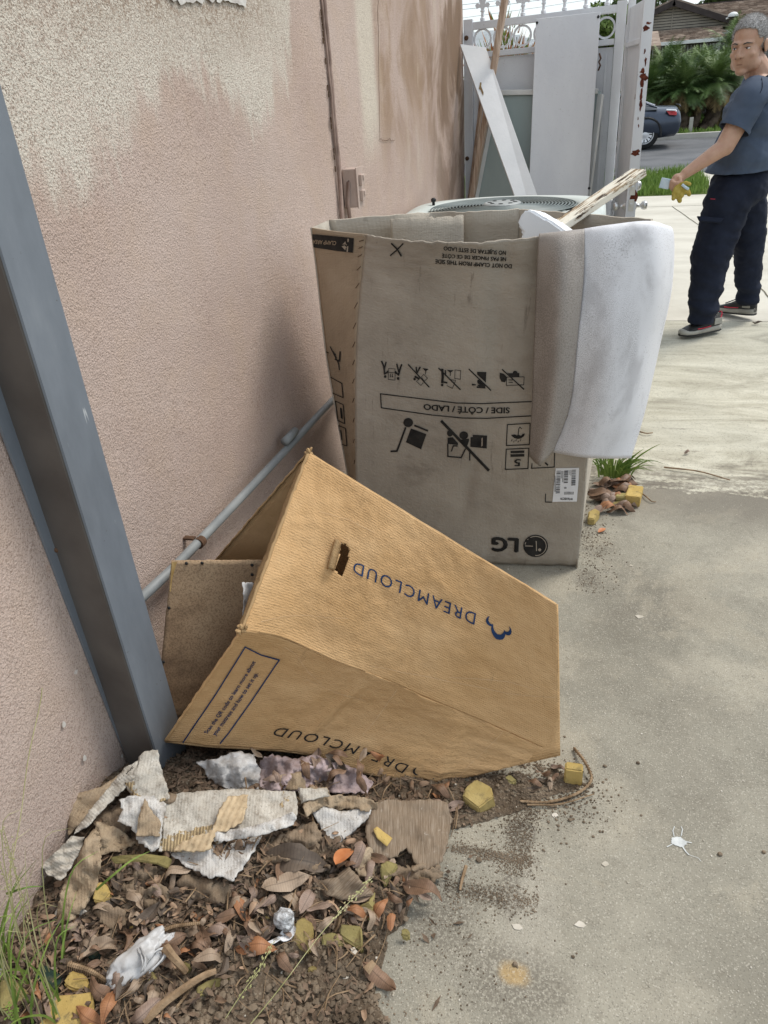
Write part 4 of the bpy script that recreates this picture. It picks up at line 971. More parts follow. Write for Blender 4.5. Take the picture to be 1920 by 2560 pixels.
# paper label
lab = ink('shipping_label', frontp, SF, [('poly', C3([(1122, 1192), (1172, 1191), (1223, 1190), (1221, 1240), (1217, 1290), (1213, 1336), (1160, 1336), (1108, 1337), (1113, 1285), (1117, 1240)]))], MS['label'], .0022, label='white barcode label')
rb = random.Random(3); bars = []
def c6(x, y): return (1380+x*.13569, 1000+y*.13562)
for (x0, x1, y0, y1) in ((85, 160, 1300, 1705), (225, 300, 1295, 1510), (365, 442, 1280, 1555)):
    y = y0
    while y < y1:
        h = rb.choice((6, 8, 12, 16)); sl = (y-y0)*-.04
        bars.append(('poly', [c6(x0+sl, y), c6(x1+sl, y-4), c6(x1+sl, y+h-4), c6(x0+sl, y+h)])); y += h+rb.choice((7, 10, 14))
for k in range(9):
    x = 225+k*20; bars.append(('poly', [c6(x, 1682), c6(x+rb.choice((7, 12)), 1681), c6(x+8, 1735), c6(x, 1736)]))
for (x0, x1, y0, y1) in ((48, 66, 1390, 1680), (165, 178, 1300, 1440), (192, 208, 1300, 1500), (312, 322, 1290, 1370), (342, 354, 1288, 1380)):
    y = y0
    while y < y1: bars.append(('poly', [c6(x0, y), c6(x1, y), c6(x1, y+9), c6(x0, y+9)])); y += 14
ink('barcode', lab, SF, bars, I, .0030)
text('printed_text', lab, SF, 'WT6105CW', c6(385, 1795), c6(152, 1788), c6(383, 1838), I, .0030, bold=.03)
text('printed_text', lab, SF, '05', c6(266, 1598), c6(225, 1597), c6(265, 1625), I, .0030, bold=.03)
# print on the folded side strip
ink('printed_band', stripp, SS, [('poly', C3([(72, 181), (130, 186), (190, 192), (252, 199), (248, 262), (180, 254), (120, 245), (76, 238)]))], I)
text('printed_text', stripp, SS, 'CLAMP AREA', c3((177, 212)), c3((76, 205)), c3((175, 229)), MS['lgtan'], .0026, bold=.02)
ink('printed_symbol', stripp, SS, [('line', C3([(228, 203), (224, 256)]), 3.4), ('poly', C3([(198, 232), (216, 212), (218, 224), (222, 224), (222, 241), (217, 241), (216, 251)]))], MSc, .0026)
ink('printed_symbol', stripp, SS, [('line', C3([(150, 668), (166, 700), (186, 740), (190, 768)]), 2.4), ('line', C3([(193, 690), (190, 730), (172, 722)]), 3.4), ('line', C3([(163, 690), (176, 716)]), 3), ('disc', c3((170, 702)), 2.6, 3), ('line', C3([(133, 690), (142, 694)]), 2)], I)
ink('printed_frame', stripp, SS, [('line', C3([(152, 800), (200, 826), (206, 888), (160, 868)]), 2.0)], I)
ink('printed_frame', stripp, SS, [('line', C3([(172, 902), (206, 918), (212, 1000), (182, 986)]), 2.0, 1), ('line', C3([(186, 1008), (216, 1020), (222, 1096), (196, 1086)]), 2.0, 1), ('poly', C3([(192, 930), (200, 934), (204, 980), (196, 976)])), ('line', C3([(196, 1030), (200, 1070)]), 2.4)], I)
# stitches along the fold
bm = bmesh.new()
for k in range(16):
    t = .12+.055*k; p = SS.f(.90, t)+SS.nrm(.90, t)*.001; q = SS.f(.97, t+.012)+SS.nrm(.97, t)*.001
    tube(bm, [p, q], .0014, 4)
bmo('staple_row', bm, MS['crack'], stripp)

# ---- things in and on the carton
def f_ws(u, v):
    return None
Wc = [[(1459, 576, 2.14), (1525, 566, 2.15), (1600, 559, 2.18), (1660, 564, 2.28)],
      [(1459, 584, 2.090), (1530, 574, 2.095), (1632, 566, 2.13), (1683, 584, 2.25)],
      [(1457, 694, 2.065), (1545, 690, 2.07), (1640, 700, 2.12), (1679, 716, 2.24)],
      [(1443, 839, 2.05), (1535, 842, 2.05), (1615, 850, 2.12), (1650, 858, 2.24)],
      [(1424, 1010, 2.07), (1500, 1020, 2.05), (1570, 1028, 2.10), (1611, 1030, 2.19)],
      [(1380, 1130, 2.09), (1450, 1142, 2.06), (1520, 1146, 2.09), (1577, 1145, 2.15)]]
vin = empty('vinyl_sheet', (1.15, 2.15, .6), label='white vinyl sheet with folded grey back draped over the carton corner', cat='vinyl sheet')
WN = net([[ay(*p) for p in r] for r in Wc])
SW = Surf(WN); SW.grid('white_face', 40, 60, MS['vwhite'], vin, .0018, (1, 2.2))
Gc = [[(1348, 588, 2.20), (1400, 585, 2.15), (1460, 579, 2.14)],
      [(1347, 596, 2.10), (1400, 589, 2.07), (1461, 583, 2.088)],
      [(1342, 700, 2.09), (1400, 700, 2.02), (1458, 695, 2.055)],
      [(1337, 830, 2.09), (1392, 836, 2.01), (1444, 839, 2.045)],
      [(1331, 1000, 2.09), (1380, 1008, 2.02), (1425, 1010, 2.065)],
      [(1324, 1140, 2.10), (1348, 1160, 2.05), (1383, 1128, 2.085)]]
GN = net([[ay(*p) for p in r] for r in Gc])
SG = Surf(GN); SG.grid('folded_flap', 24, 60, MS['vgrey'], vin, .0018, (.45, 2.2))
ink('scrape_mark', vin, SW, [('poly', [(1388, 1123), (1420, 1124), (1455, 1127), (1420, 1127), (1392, 1126)]), ('poly', [(1440, 1128), (1480, 1130), (1530, 1131), (1555, 1130), (1530, 1133), (1480, 1132)]), ('poly', [(1465, 1138), (1500, 1137), (1515, 1138), (1490, 1140)])], MS['ink'], .001)
# styrofoam corner
A = [(1292, 562), (1297, 545), (1306, 530), (1316, 523), (1328, 524), (1352, 538), (1362, 545), (1372, 548), (1420, 582), (1430, 600), (1298, 604), (1304, 590), (1306, 580)]
A = [(x-0, y) for x, y in A]
bm = bmesh.new(); f = [bm.verts.new(ay(x, y, 2.36)) for x, y in A]; b = [bm.verts.new(ay(x, y, 2.36)+Vector((.03, .09, -.02))) for x, y in A]; n = len(A)
for i in range(n): bm.faces.new((f[i], f[(i+1) % n], b[(i+1) % n], b[i]))
bm.faces.new(f[::-1]); bm.faces.new(b); bmesh.ops.recalc_face_normals(bm, faces=bm.faces); bmesh.ops.bevel(bm, geom=[e for e in bm.edges], offset=.006, segments=2, affect='EDGES')
tag(bmo('foam_corner', bm, MS['white']), 'white moulded foam corner poking out of the washer carton', 'packing foam')
A, B = ay(1385, 574, 2.45), ay(1598, 430, 2.72); d = (B-A).normalized(); A2 = A-d*.22
q = d.to_track_quat('X', 'Z'); bm = bmesh.new(); box(bm, (A2+B)/2, ((B-A2).length, .058, .022), rot=q, bev=.003)
o = bmo('weathered_stick', bm); o.data.materials.append(MS['stick'])
M_ = Matrix.Translation((A2+B)/2) @ q.to_matrix().to_4x4(); o.data.transform(M_.inverted()); o.matrix_world = M_
tag(o, 'weathered stick with peeling white paint sticking out of the carton', 'stick')
# ================================================================== BROWN MATTRESS CARTON
def k4(x, y): return (340+x*.66305, 1080+y*.66305)
def inpoly(x, y, P):
    c = False; j = len(P)-1
    for i in range(len(P)):
        if (P[i][1] > y) != (P[j][1] > y) and x < (P[j][0]-P[i][0])*(y-P[i][1])/(P[j][1]-P[i][1])+P[i][0]: c = not c
        j = i
    return c
dA, dB, dG = az(771, 1130, .76), az(605, 1574, .50), az(413, 1852, .14)
dC, dD, dH = az(1391, 1511, .46), az(1401, 1889, .065), az(1136, 1949, .004)
dQ = az(520, 1422, .36); dK = Vector((.80, 1.60, .004))
dream = empty('mattress_carton', (.7, 1.35, 0), label='open brown mattress carton lying tilted against the wall with dark blue print', cat='cardboard box')
E1 = [dA, az(926, 1226, .685), az(1081, 1322, .61), az(1236, 1416, .535), dC]
E2 = [dB, az(722, 1600, .425), az(844, 1655, .35), az(960, 1697, .285), az(1069, 1745, .225), az(1230, 1812, .14), dD]
E3 = [dG, az(540, 1866, .122), az(680, 1874, .10), az(780, 1888, .08), az(870, 1920, .05), az(960, 1941, .025), dH]
def bumpy(p, n, u, v, a=.004):
    return p+n*(a*fbm(u*5, v*4, 3)+a*.5*fbm(u*13, v*11, 8))
nT = (dC-dA).cross(dB-dA).normalized(); nT = nT if nT.z > 0 else -nT
nF = (dD-dB).cross(dG-dB).normalized(); nF = nF if nF.y < 0 else -nF
def f_top(u, v):
    p = lin(E1, u).lerp(crom(E2, u), v); w_ = math.sin(math.pi*u)*math.sin(math.pi*v)
    return bumpy(p, nT, u*.8, v*.5, .005)+nT*(.014*w_-.012*math.exp(-(((u-.22)/.08)**2+((v-.93)/.10)**2)))
def f_fr(u, v):
    p = crom(E2, u).lerp(crom(E3, u), v); w_ = math.sin(math.pi*u)*math.sin(math.pi*v)
    p = p-nF*(.018*w_)+nF*(.010*math.exp(-((u-.47+.05*v)/.022)**2)*w_)
    e = (1-u)-(.22*(1-v)*.9+.04)             # crease near the closed end
    p += nF*(.008*math.exp(-(e/.02)**2))*min(1, v*3)
    return bumpy(p, nF, u*.8, v*.5+3, .005)+nT*(-.012*math.exp(-(((u-.22)/.08)**2))*(1-v))
ST, SR = Surf(f_top), Surf(f_fr)
HP = [k4(*p) for p in [(768, 418), (790, 424), (804, 440), (800, 475), (790, 510), (778, 545), (748, 522), (756, 500), (768, 460)]]
def hole(u, v):
    if not (.08 < u < .3 and .3 < v < .75): return False
    q = proj(f_top(u, v)); return inpoly(q.x, q.y, HP)
topp = ST.grid('top_panel', 170, 100, MS['dream'], dream, .005, (1.4, .9), hole=hole)
# flap of the hand hole, folded outwards with a torn top
Fl = [k4(*p) for p in [(757, 404), (775, 424), (768, 462), (757, 500), (746, 524), (719, 515), (728, 480), (742, 440)]]
def hf(u, v):
    a = ST.at(*k4(775-27*v, 420+104*v), .001); b = ST.at(*k4(748-30*v, 404+112*v), .006+.006*math.sin(math.pi*v)); p = a.lerp(b, u); p += nT*(.012*math.sin(math.pi*u)+.003*fbm(v*14, u*3)); return p
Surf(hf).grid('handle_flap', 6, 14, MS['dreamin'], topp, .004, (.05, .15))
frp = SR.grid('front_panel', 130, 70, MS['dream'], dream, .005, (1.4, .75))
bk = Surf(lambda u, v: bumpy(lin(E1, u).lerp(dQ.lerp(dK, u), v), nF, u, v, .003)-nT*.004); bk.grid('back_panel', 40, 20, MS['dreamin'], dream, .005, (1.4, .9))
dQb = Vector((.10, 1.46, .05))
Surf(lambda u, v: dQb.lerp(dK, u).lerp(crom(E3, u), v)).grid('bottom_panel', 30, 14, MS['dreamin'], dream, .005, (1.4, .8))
def f_end(u, v):
    p = dC.lerp(dK, u).lerp(dD.lerp(dH, u), v); return p
Surf(f_end).grid('end_panel', 14, 14, MS['dream'], dream, .005, (.6, .7))
# doubled and frayed rim of the open end, inner flap folded back
def rim(name, P, r, mt, parent, jag=.003):
    bm = bmesh.new(); n = len(P); Q = []
    for i in range(41):
        t = i/40; p = lin(P, t); Q.append(p+Vector((jag*fbm(t*17, 1), jag*fbm(t*17, 2), jag*fbm(t*17, 3))))
    tube(bm, Q, [r*(.8+.5*abs(fbm(i*.6, 9))) for i in range(41)], 6); return bmo(name, bm, mt, parent, True)
rim('frayed_rim', [dA, dB], .0045, MS['dreamin'], dream); rim('frayed_rim', [dB, dG], .0035, MS['dream'], dream); rim('frayed_rim', [dA, dQ], .003, MS['dreamin'], dream)
inn = (dC-dA).normalized()
def f_if(u, v):
    a = dA.lerp(dB, u)-nT*.012+inn*.004; b = a+(dG-dB).normalized()*.05*(.6+.4*math.sin(math.pi*u))+inn*-.01
    return a.lerp(b, v)+inn*(.004*fbm(u*9, v*3))
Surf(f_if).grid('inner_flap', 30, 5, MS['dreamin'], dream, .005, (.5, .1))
bm = bmesh.new()
for k in range(7):
    c = dB+Vector((rnd.uniform(-.008, .008), rnd.uniform(-.008, .008), rnd.uniform(-.006, .008))); ell(bm, c, (.008, .006, .004), Matrix.Rotation(rnd.uniform(0, 3), 4, 'Y'), sub=1)
for k in range(6):
    c = dA+Vector((rnd.uniform(-.006, .004), rnd.uniform(-.006, .006), rnd.uniform(-.004, .006))); ell(bm, c, (.008, .005, .004), Matrix.Rotation(rnd.uniform(0, 3), 4, 'Y'), sub=1)
bmo('crushed_corner', bm, MS['dreamin'], dream)['kind'] = 'stuff'
# creases scored in the liner
BI = MS['blueink']
text('printed_text', topp, ST, 'DREAMCLOUD', (1190, 1533), (886, 1403), (1185.5, 1562), BI, bold=.006, space=1.22, P2=(1040, 1470))
def cres(c, r, a0, a1, w0):
    o_, i_ = [], []
    for k in range(15):
        t = k/14; a = a0+(a1-a0)*t; wd = w0*math.sin(math.pi*min(max(t, .03), .97))**.6
        o_.append(k4(c[0]+(r+wd/2)*math.cos(a), c[1]+(r+wd/2)*math.sin(a))); i_.append(k4(c[0]+(r-wd/2)*math.cos(a), c[1]+(r-wd/2)*math.sin(a)))
    return ('poly', o_+i_[::-1])
def lg_(L): return [(1100+x*.13261, 1480+y*.13256) for x, y in L]
LOGO = [(940, 448), (900, 460), (868, 500), (862, 550), (885, 600), (930, 632), (968, 642), (960, 690), (975, 760), (1010, 830), (1060, 880), (1120, 895), (1175, 890), (1215, 850), (1232, 790), (1260, 805), (1300, 810), (1338, 790), (1350, 740), (1340, 685), (1300, 635), (1315, 690), (1300, 730), (1262, 745), (1228, 735), (1207, 705), (1200, 740), (1175, 780), (1130, 800), (1080, 790), (1035, 745), (1005, 680), (1002, 605), (965, 600), (930, 575), (912, 530), (918, 480)]
ink('printed_logo', topp, ST, [('poly', lg_(LOGO))], BI, label='dark blue cloud logo')
text('printed_text', frp, SR, 'DREAMCLOUD', k4(1030, 1256), k4(535, 1112), k4(1004, 1286), MS['ink'], bold=.002, space=1.25, P2=k4(800, 1150))
ink('printed_logo', frp, SR, [cres((1062, 1278), 14, 1.4, 4.4, 8)], MS['ink'])
ink('printed_frame', frp, SR, [('line', [k4(178, 1168), k4(298, 990), k4(411, 808), k4(470, 838), k4(540, 857), k4(430, 1020), k4(352, 1130), k4(318, 1172)], 3.2)], BI)
def q3(x, y): return (340+x*.33755, 1600+y*.33772)
text('printed_text', frp, SR, 'Scan the QR code to learn more about', q3(530, 690), q3(885, 158), q3(503, 678), BI, bold=.018, P2=q3(715, 440))
text('printed_text', frp, SR, 'your mattress and how to set it up.', q3(590, 705), q3(905, 243), q3(562, 692), BI, bold=.018, P2=q3(755, 485))
MSw = simple('worn crease', (.62, .43, .24), (.70, .51, .31), 20, .8, .2)
for nm_, pr_0, su_, LL in (('crease', topp, ST, ([(860, 880), (930, 888), (1000, 905), (1100, 922), (1180, 940), (1300, 962), (1400, 985), (1500, 996), (1580, 1000)], [(470, 715), (560, 694), (640, 690), (730, 700), (800, 702)], [(1180, 925), (1290, 930), (1400, 940), (1500, 968)], [(690, 300), (800, 330), (900, 380)])), ('crease', frp, SR, ([(560, 810), (600, 835), (650, 905), (700, 950)], [(985, 968), (950, 1020), (900, 1090), (855, 1140)], [(1392, 1122), (1330, 1185), (1262, 1250), (1215, 1305)], [(640, 930), (760, 985), (860, 1010)]))):
    for L_ in LL: ink(nm_, pr_0, su_, [('line', [k4(*q) for q in L_], .9)], MSw, .0012)
# hardboard and paper in the opening
Pb = [Vector((.072, 1.352, .512)), Vector((.44, 1.355, .536)), Vector((.47, 1.20, .10)), ay(392, 1796, 1.176)]
Pb[0] = ay(428, 1402, 1.34); Pb[1] = ay(700, 1402, 1.46); Pb[2] = ay(640, 1790, 1.40)
SBd = Surf(lambda u, v: Pb[0].lerp(Pb[1], u).lerp(Pb[3].lerp(Pb[2], u), v)+Vector((.003*fbm(v*16, 3)*(1-u), 0, .002*fbm(u*16, 6)*(1-v)*1.0)))
hb = tag(SBd.grid('hardboard', 40, 40, MS['hard'], None, .006, (1, 1)), 'stained brown hardboard sheet standing in the mouth of the mattress carton', 'board')
for (px, py) in ((422, 1519), (408, 1654), (630, 1436), (466, 1408), (505, 1407), (630, 1412)):
    p = SBd.at(px, py, .002); bm = bmesh.new(); ell(bm, p, (.0045, .0035, .0045), seg=8); bmo('nail_head', bm, MS['black'], hb)
MSr = simple('raw board edge', (.38, .24, .09), (.52, .36, .16), 30, .9, .1)
for L in ([(430, 1404), (443, 1404), (436, 1425), (430, 1450), (427, 1480), (424, 1478), (427, 1440)], [(396, 1700), (405, 1722), (402, 1745), (396, 1760), (393, 1775), (394, 1735)]):
    ink('broken_edge', hb, SBd, [('poly', L)], MSr, .002)
def fpap(u, v):
    P = net([[ay(605, 1456, 1.26), ay(625, 1457, 1.27), ay(650, 1460, 1.29)], [ay(610, 1490, 1.24), ay(628, 1492, 1.27), ay(650, 1495, 1.27)], [ay(608, 1545, 1.24), ay(622, 1545, 1.25), ay(650, 1540, 1.27)]])
    p = P(u, v); return p+Vector((0, .006*fbm(u*6, v*5), 0))
tag(Surf(fpap).grid('paper_scrap', 12, 12, MS['bag'], None, .0015, (1, 1)), 'crumpled white paper tucked between the hardboard and the carton rim', 'paper')

# ================================================================== SOIL MOUND AND LITTER
def H(x, y):
    edge = .80+.055*fbm(y*3.1, 2)+.02*fbm(y*14, 5)
    if y > 1.06: edge = edge+(y-1.06)*1.5 if y < 1.30 else 1.16-(y-1.30)*3
    d = edge-x
    b = .045*(1-math.exp(-max(0, d)*6))
    hump = .062*math.exp(-(((y-.93)/.16)**2))*max(0, min(1, (.80-x)/.35))
    low = max(0, min(1, (y-.40)/.3))
    back = 1-max(0, min(1, (y-1.12)/.12))
    h = (b*(.35+.65*low)+hump)*max(back, .18)
    h += (.018*fbm(x*11, y*11, 1)+.009*fbm(x*34, y*34, 2))*min(1, max(0, d)*8)
    if d < .02: h = -.012+(d-.02)*.3
    return h
vs = []; fs = []; nx, ny = 210, 200
for j in range(ny+1):
    for i in range(nx+1):
        x = .002+1.22*i/nx; y = .32+1.10*j/ny; vs.append((x, y, H(x, y)))
for j in range(ny):
    for i in range(nx):
        a = j*(nx+1)+i; q = (a, a+1, a+nx+2, a+nx+1)
        if max(vs[k][2] for k in q) > -.006: fs.append(q)
tag(mesh('soil_heap', vs, fs, MS['soil'], None, True), 'low heap of loose brown soil along the wall', 'soil', kind='stuff')
def Hs(x, y): return max(H(x, y), 0)
# soil crumbs
vs = []; fs = []; rc = random.Random(21)
ico = [(0, 0, -1), (.72, -.53, -.45), (-.28, -.85, -.45), (-.89, 0, -.45), (-.28, .85, -.45), (.72, .53, -.45), (.28, -.85, .45), (-.72, -.53, .45), (-.72, .53, .45), (.28, .85, .45), (.89, 0, .45), (0, 0, 1)]
icf = [(0, 1, 2), (1, 0, 5), (0, 2, 3), (0, 3, 4), (0, 4, 5), (1, 5, 10), (2, 1, 6), (3, 2, 7), (4, 3, 8), (5, 4, 9), (1, 10, 6), (2, 6, 7), (3, 7, 8), (4, 8, 9), (5, 9, 10), (6, 10, 11), (7, 6, 11), (8, 7, 11), (9, 8, 11), (10, 9, 11)]
def crumb(x, y, z, s):
    k = len(vs); a = rc.uniform(.7, 1.3); b = rc.uniform(.5, .9)
    for v in ico:
        j_ = rc.uniform(.78, 1.2); vs.append((x+v[0]*s*a*j_, y+v[1]*s*j_, z+v[2]*s*b*j_))
    fs.extend(tuple(k+q for q in f) for f in icf)
for _ in range(42000):
    x = rc.uniform(.02, 1.15); y = rc.uniform(.42, 1.36); h = H(x, y)
    edge_ok = h > -.004
    if not edge_ok:
        # loose crumbs straying on the slab, thinning outwards
        if rc.random() > .16*math.exp(-max(0, x-.82)*9) or (y > 1.0 and x > 1.15): continue
    s = .0009+(.0065 if y > .75 else .0085)*rc.random()**6
    if y > 1.0: s *= .7
    if not edge_ok: s = min(s*.5, .0022)
    crumb(x, y, max(h, 0)+s*.3, s)
for _ in range(500):      # dirt blown along the old box corner and beside the seam
    x = 1.08+rc.gauss(.03, .05); y = rc.uniform(2.1, 2.75); crumb(x, y, .001, rc.uniform(.0008, .003))
for _ in range(1500):
    x = rc.gauss(1.04, .07); y = rc.gauss(1.26, .05); crumb(x, y, .001, .0008+.003*rc.random()**3)
for _ in range(5200):      # fine dirt trailing along the drag marks
    k_ = rc.random()
    if k_ < .45: x, y = rc.gauss(.985, .022), rc.uniform(1.02, 1.28)
    elif k_ < .65: x, y = rc.uniform(.84, 1.02), rc.gauss(1.06, .010)
    elif k_ < .85: x, y = rc.uniform(.84, 1.04), rc.gauss(.965, .016)
    else: x, y = rc.gauss(.90, .05), rc.uniform(.6, 1.2)
    crumb(x, y, max(H(x, y), 0)+.0006, .0006+.0018*rc.random()**3)
tag(mesh('soil_crumbs', vs, fs, MS['clod']), 'fine crumbs and clods of soil strewn over the heap and slab', 'soil', kind='stuff')
vs = []; fs = []
for _ in range(420):
    x = rc.uniform(.5, 1.7); y = rc.uniform(.6, 2.8)
    crumb(x, y, max(H(x, y), 0)+.001, rc.uniform(.0007, .0026) if x > .85 else rc.uniform(.001, .004))
tag(mesh('pale_grit', vs, fs, MS['stone']), 'pale grit and plaster crumbs scattered on the slab', 'grit', kind='stuff')
# ---- torn sheets
def torn(name, pts, mt, jag=3.0, crumple=.006, th=.003, step=8, curl=None, seed=0, uvs=160.0, rot=0.0, smooth=True, lift=0, fine=.0015, dome=0, rib=0, ribl=.013, ribd=(1, 0)):
    r = random.Random(seed+len(pts)*7)
    out = []
    for a, b in zip(pts, pts[1:]+pts[:1]):
        A, B = Vector(a[:2]), Vector(b[:2]); L = (B-A).length; k = max(1, int(L/6)); d = (B-A)/max(L, 1e-6); nn = Vector((-d.y, d.x))
        for i in range(k):
            q = A.lerp(B, i/k); e = jag*(fbm(q.x*.09, q.y*.09, seed)*1.3+r.uniform(-.35, .35)) if i else 0
            out.append(q+nn*e)
    xs_ = [p.x for p in out]; ys_ = [p.y for p in out]; poly = [(p.x, p.y) for p in out]
    inner = []
    y = min(ys_)
    while y < max(ys_):
        x = min(xs_)
        while x < max(xs_):
            q = Vector((x+r.uniform(-3, 3), y+r.uniform(-3, 3)))
            if inpoly(q.x, q.y, poly) and min((q-o_).length for o_ in out) > step*.45: inner.append(q)
            x += step
        y += step
    co = out+inner
    V, E_, F_, *_x = delaunay_2d_cdt(co, [], [list(range(len(out)))], 1, 1e-4)
    P3 = []; UV = []
    cx0 = sum(p[0] for p in pts)/len(pts); cy0 = sum(p[1] for p in pts)/len(pts)
    cr_, sr_ = math.cos(rot), math.sin(rot)
    for v in V:
        wsum = 0; z = 0
        for p in pts:
            d2 = (v.x-p[0])**2+(v.y-p[1])**2+30; wgt = 1/(d2**1.3); wsum += wgt; z += wgt*p[2]
        z /= wsum
        z += crumple*(fbm(v.x*.016, v.y*.016, seed*3.1)*1.5+.22*fbm(v.x*.05, v.y*.05, seed))+fine*fbm(v.x*.2, v.y*.2, seed)+lift
        if dome: z += dome*max(0, 1-((v.x-cx0)**2+(v.y-cy0)**2)/(60*60))
        q3_ = az(v.x, v.y, z)
        if rib: z += rib*math.sin((q3_.x*ribd[0]+q3_.y*ribd[1])*2*math.pi/ribl); q3_ = az(v.x, v.y, z)
        P3.append(q3_); UV.append((((v.x-cx0)*cr_+(v.y-cy0)*sr_)/uvs, (-(v.x-cx0)*sr_+(v.y-cy0)*cr_)/uvs))
    o = mesh(name, P3, [f for f in F_], mt, None, smooth, UV)
    me = o.data
    if sum((me.polygons[i].normal.dot(CAM-Vector(me.polygons[i].center)) > 0) for i in range(0, len(me.polygons), 5)) < len(me.polygons)/10:
        me.flip_normals()
    solid(o, th, -1); return o
def t5(*L): return [(x*.72333, 1800+y*.72311, z) for x, y, z in L]
def T(name, L, mt, label, cat, **k):
    return tag(torn(name, t5(*L), MS[mt], **k), label, cat)
# back layer first
T('rotten_cardboard', [(330, 250, .10), (470, 150, .17), (560, 250, .15), (700, 260, .10), (700, 420, .09), (560, 460, .10), (440, 430, .11), (330, 400, .12)], 'rotbrown', 'dark rotten board underneath the standing grey cardboard piece', 'cardboard', seed=2, jag=5, crumple=.02)
T('crumpled_paper', [(678, 145, .10), (740, 135, .12), (830, 106, .135), (880, 118, .12), (900, 180, .10), (893, 240, .08), (800, 246, .08), (755, 222, .08), (720, 205, .09), (708, 175, .09)], 'papergrey', 'crumpled grey white pulp paper under the mattress carton', 'paper', seed=3, jag=4, crumple=.012, fine=.004, dome=.02, smooth=True, step=6)
T('pink_cloth', [(893, 150, .09), (940, 118, .11), (1010, 135, .10), (1090, 120, .11), (1170, 150, .10), (1230, 165, .085), (1290, 215, .05), (1270, 255, .05), (1150, 250, .07), (1030, 250, .08), (900, 248, .08)], 'cloth', 'dirty pink cloth rag behind the torn cardboard', 'rag', seed=5, jag=5, crumple=.018, fine=.006, smooth=True, step=6)
T('rotten_cardboard', [(925, 205, .10), (970, 190, .11), (1040, 178, .11), (1060, 235, .10), (940, 245, .09)], 'rottan', 'small brown scrap lying on the pink rag', 'cardboard', seed=6, jag=4, crumple=.01)
T('rotten_cardboard', [(1040, 235, .12), (1130, 232, .12), (1145, 262, .115), (1230, 262, .11), (1305, 285, .10), (1300, 330, .09), (1225, 300, .10), (1180, 310, .10), (1120, 300, .11), (1055, 335, .12)], 'rottan', 'layered tan cardboard rolled over the white faced board', 'cardboard', seed=7, jag=3.5, crumple=.012, fine=.006, rib=.0025, ribl=.02, ribd=(.3, 1), step=6)
T('plywood_piece', [(1262, 385, .085), (1275, 330, .09), (1315, 275, .09), (1420, 278, .075), (1480, 272, .065), (1545, 285, .05), (1563, 350, .04), (1545, 430, .035), (1530, 490, .03), (1505, 505, .035), (1470, 520, .04), (1440, 495, .05), (1405, 440, .055), (1350, 480, .06), (1300, 470, .07), (1275, 440, .08)], 'ply', 'grey brown plywood scrap with a yellow sticker', 'board', seed=8, jag=3.5, crumple=.006, rot=0, th=.005)
T('yellow_sticker', [(1290, 378, .0885), (1303, 368, .0885), (1356, 408, .078), (1337, 437, .077), (1302, 406, .085)], 'foam3', 'small torn orange sticker on the plywood scrap', 'sticker', seed=9, jag=1.2, crumple=.0, th=.0015, lift=.003, fine=0)
T('rotten_cardboard', [(880, 500, .085), (905, 470, .095), (940, 452, .10), (975, 480, .095), (1060, 485, .09), (1140, 500, .085), (1145, 530, .07), (1050, 535, .075), (960, 530, .08), (920, 540, .07)], 'rotbrown', 'crumpled dark paper lump right of the white ragged corner', 'cardboard', seed=51, jag=5, crumple=.024, fine=.008)
T('rotten_cardboard', [(430, 560, .08), (500, 585, .075), (560, 570, .08), (600, 600, .07), (560, 650, .06), (480, 660, .055), (420, 620, .06)], 'rotbrown', 'shredded brown scrap in the middle left of the heap', 'cardboard', seed=52, jag=6, crumple=.018, fine=.008)
T('rotten_cardboard', [(1340, 530, .045), (1380, 500, .05), (1450, 520, .04), (1520, 500, .03), (1530, 540, .02), (1470, 570, .02), (1390, 560, .03)], 'rotbrown', 'dark shreds hanging off the plywood scrap', 'cardboard', seed=53, jag=7, crumple=.012, fine=.005)
rq = random.Random(31)
for k_, (x_, y_, z_, r_) in enumerate(((620, 690, .065, 46), (760, 650, .065, 42), (500, 690, .06, 40), (860, 690, .055, 40), (420, 600, .075, 42), (350, 820, .05, 40), (700, 590, .075, 36), (980, 620, .06, 38), (1120, 660, .05, 34), (1000, 560, .075, 40), (250, 780, .045, 42), (560, 770, .055, 36), (1210, 830, .03, 30), (1330, 620, .03, 32))):
    L_ = []
    for a_ in range(8):
        rr_ = r_*rq.uniform(.55, 1.3); L_.append((x_+rr_*1.25*math.cos(a_*.785), y_+rr_*.8*math.sin(a_*.785), z_-.018+rq.uniform(-.02, .02)))
    T('rotten_cardboard', L_, rq.choice(('rotbrown', 'rotbrown', 'rottan', 'ply')), ('dark crumbling', 'crumbling tan', 'veneer like')[0 if k_ % 2 else 1]+' scrap of board '+('above the bag', 'left of the foil ball', 'in the middle of the heap', 'right of the foil ball', 'under the olive strip', 'behind the stout stick', 'below the mud covered board', 'left of the foam shard', 'by the olive shard', 'under the twisted leaf', 'left of the plastic bag', 'under the stout stick', 'by the row of foam', 'at the rim of the heap')[k_], 'cardboard', seed=60+k_, jag=5, crumple=.016, fine=.006)['group'] = 'crumbling scraps in the litter'
T('dark_rag', [(1440, 495, .045), (1500, 500, .03), (1480, 545, .02), (1450, 540, .03), (1420, 510, .05)], 'rotbrown', 'black rotten fringe hanging below the plywood scrap', 'scrap', seed=30, jag=5, crumple=.01)
T('white_board_piece', [(1075, 315, .10), (1120, 297, .105), (1180, 315, .10), (1240, 305, .095), (1282, 310, .09), (1279, 332, .085), (1200, 400, .075), (1150, 442, .07), (1128, 425, .075), (1105, 360, .09)], 'rotwhite', 'bright white faced board piece wedged under tan cardboard', 'board', seed=10, jag=1.6, crumple=.004, th=.009)
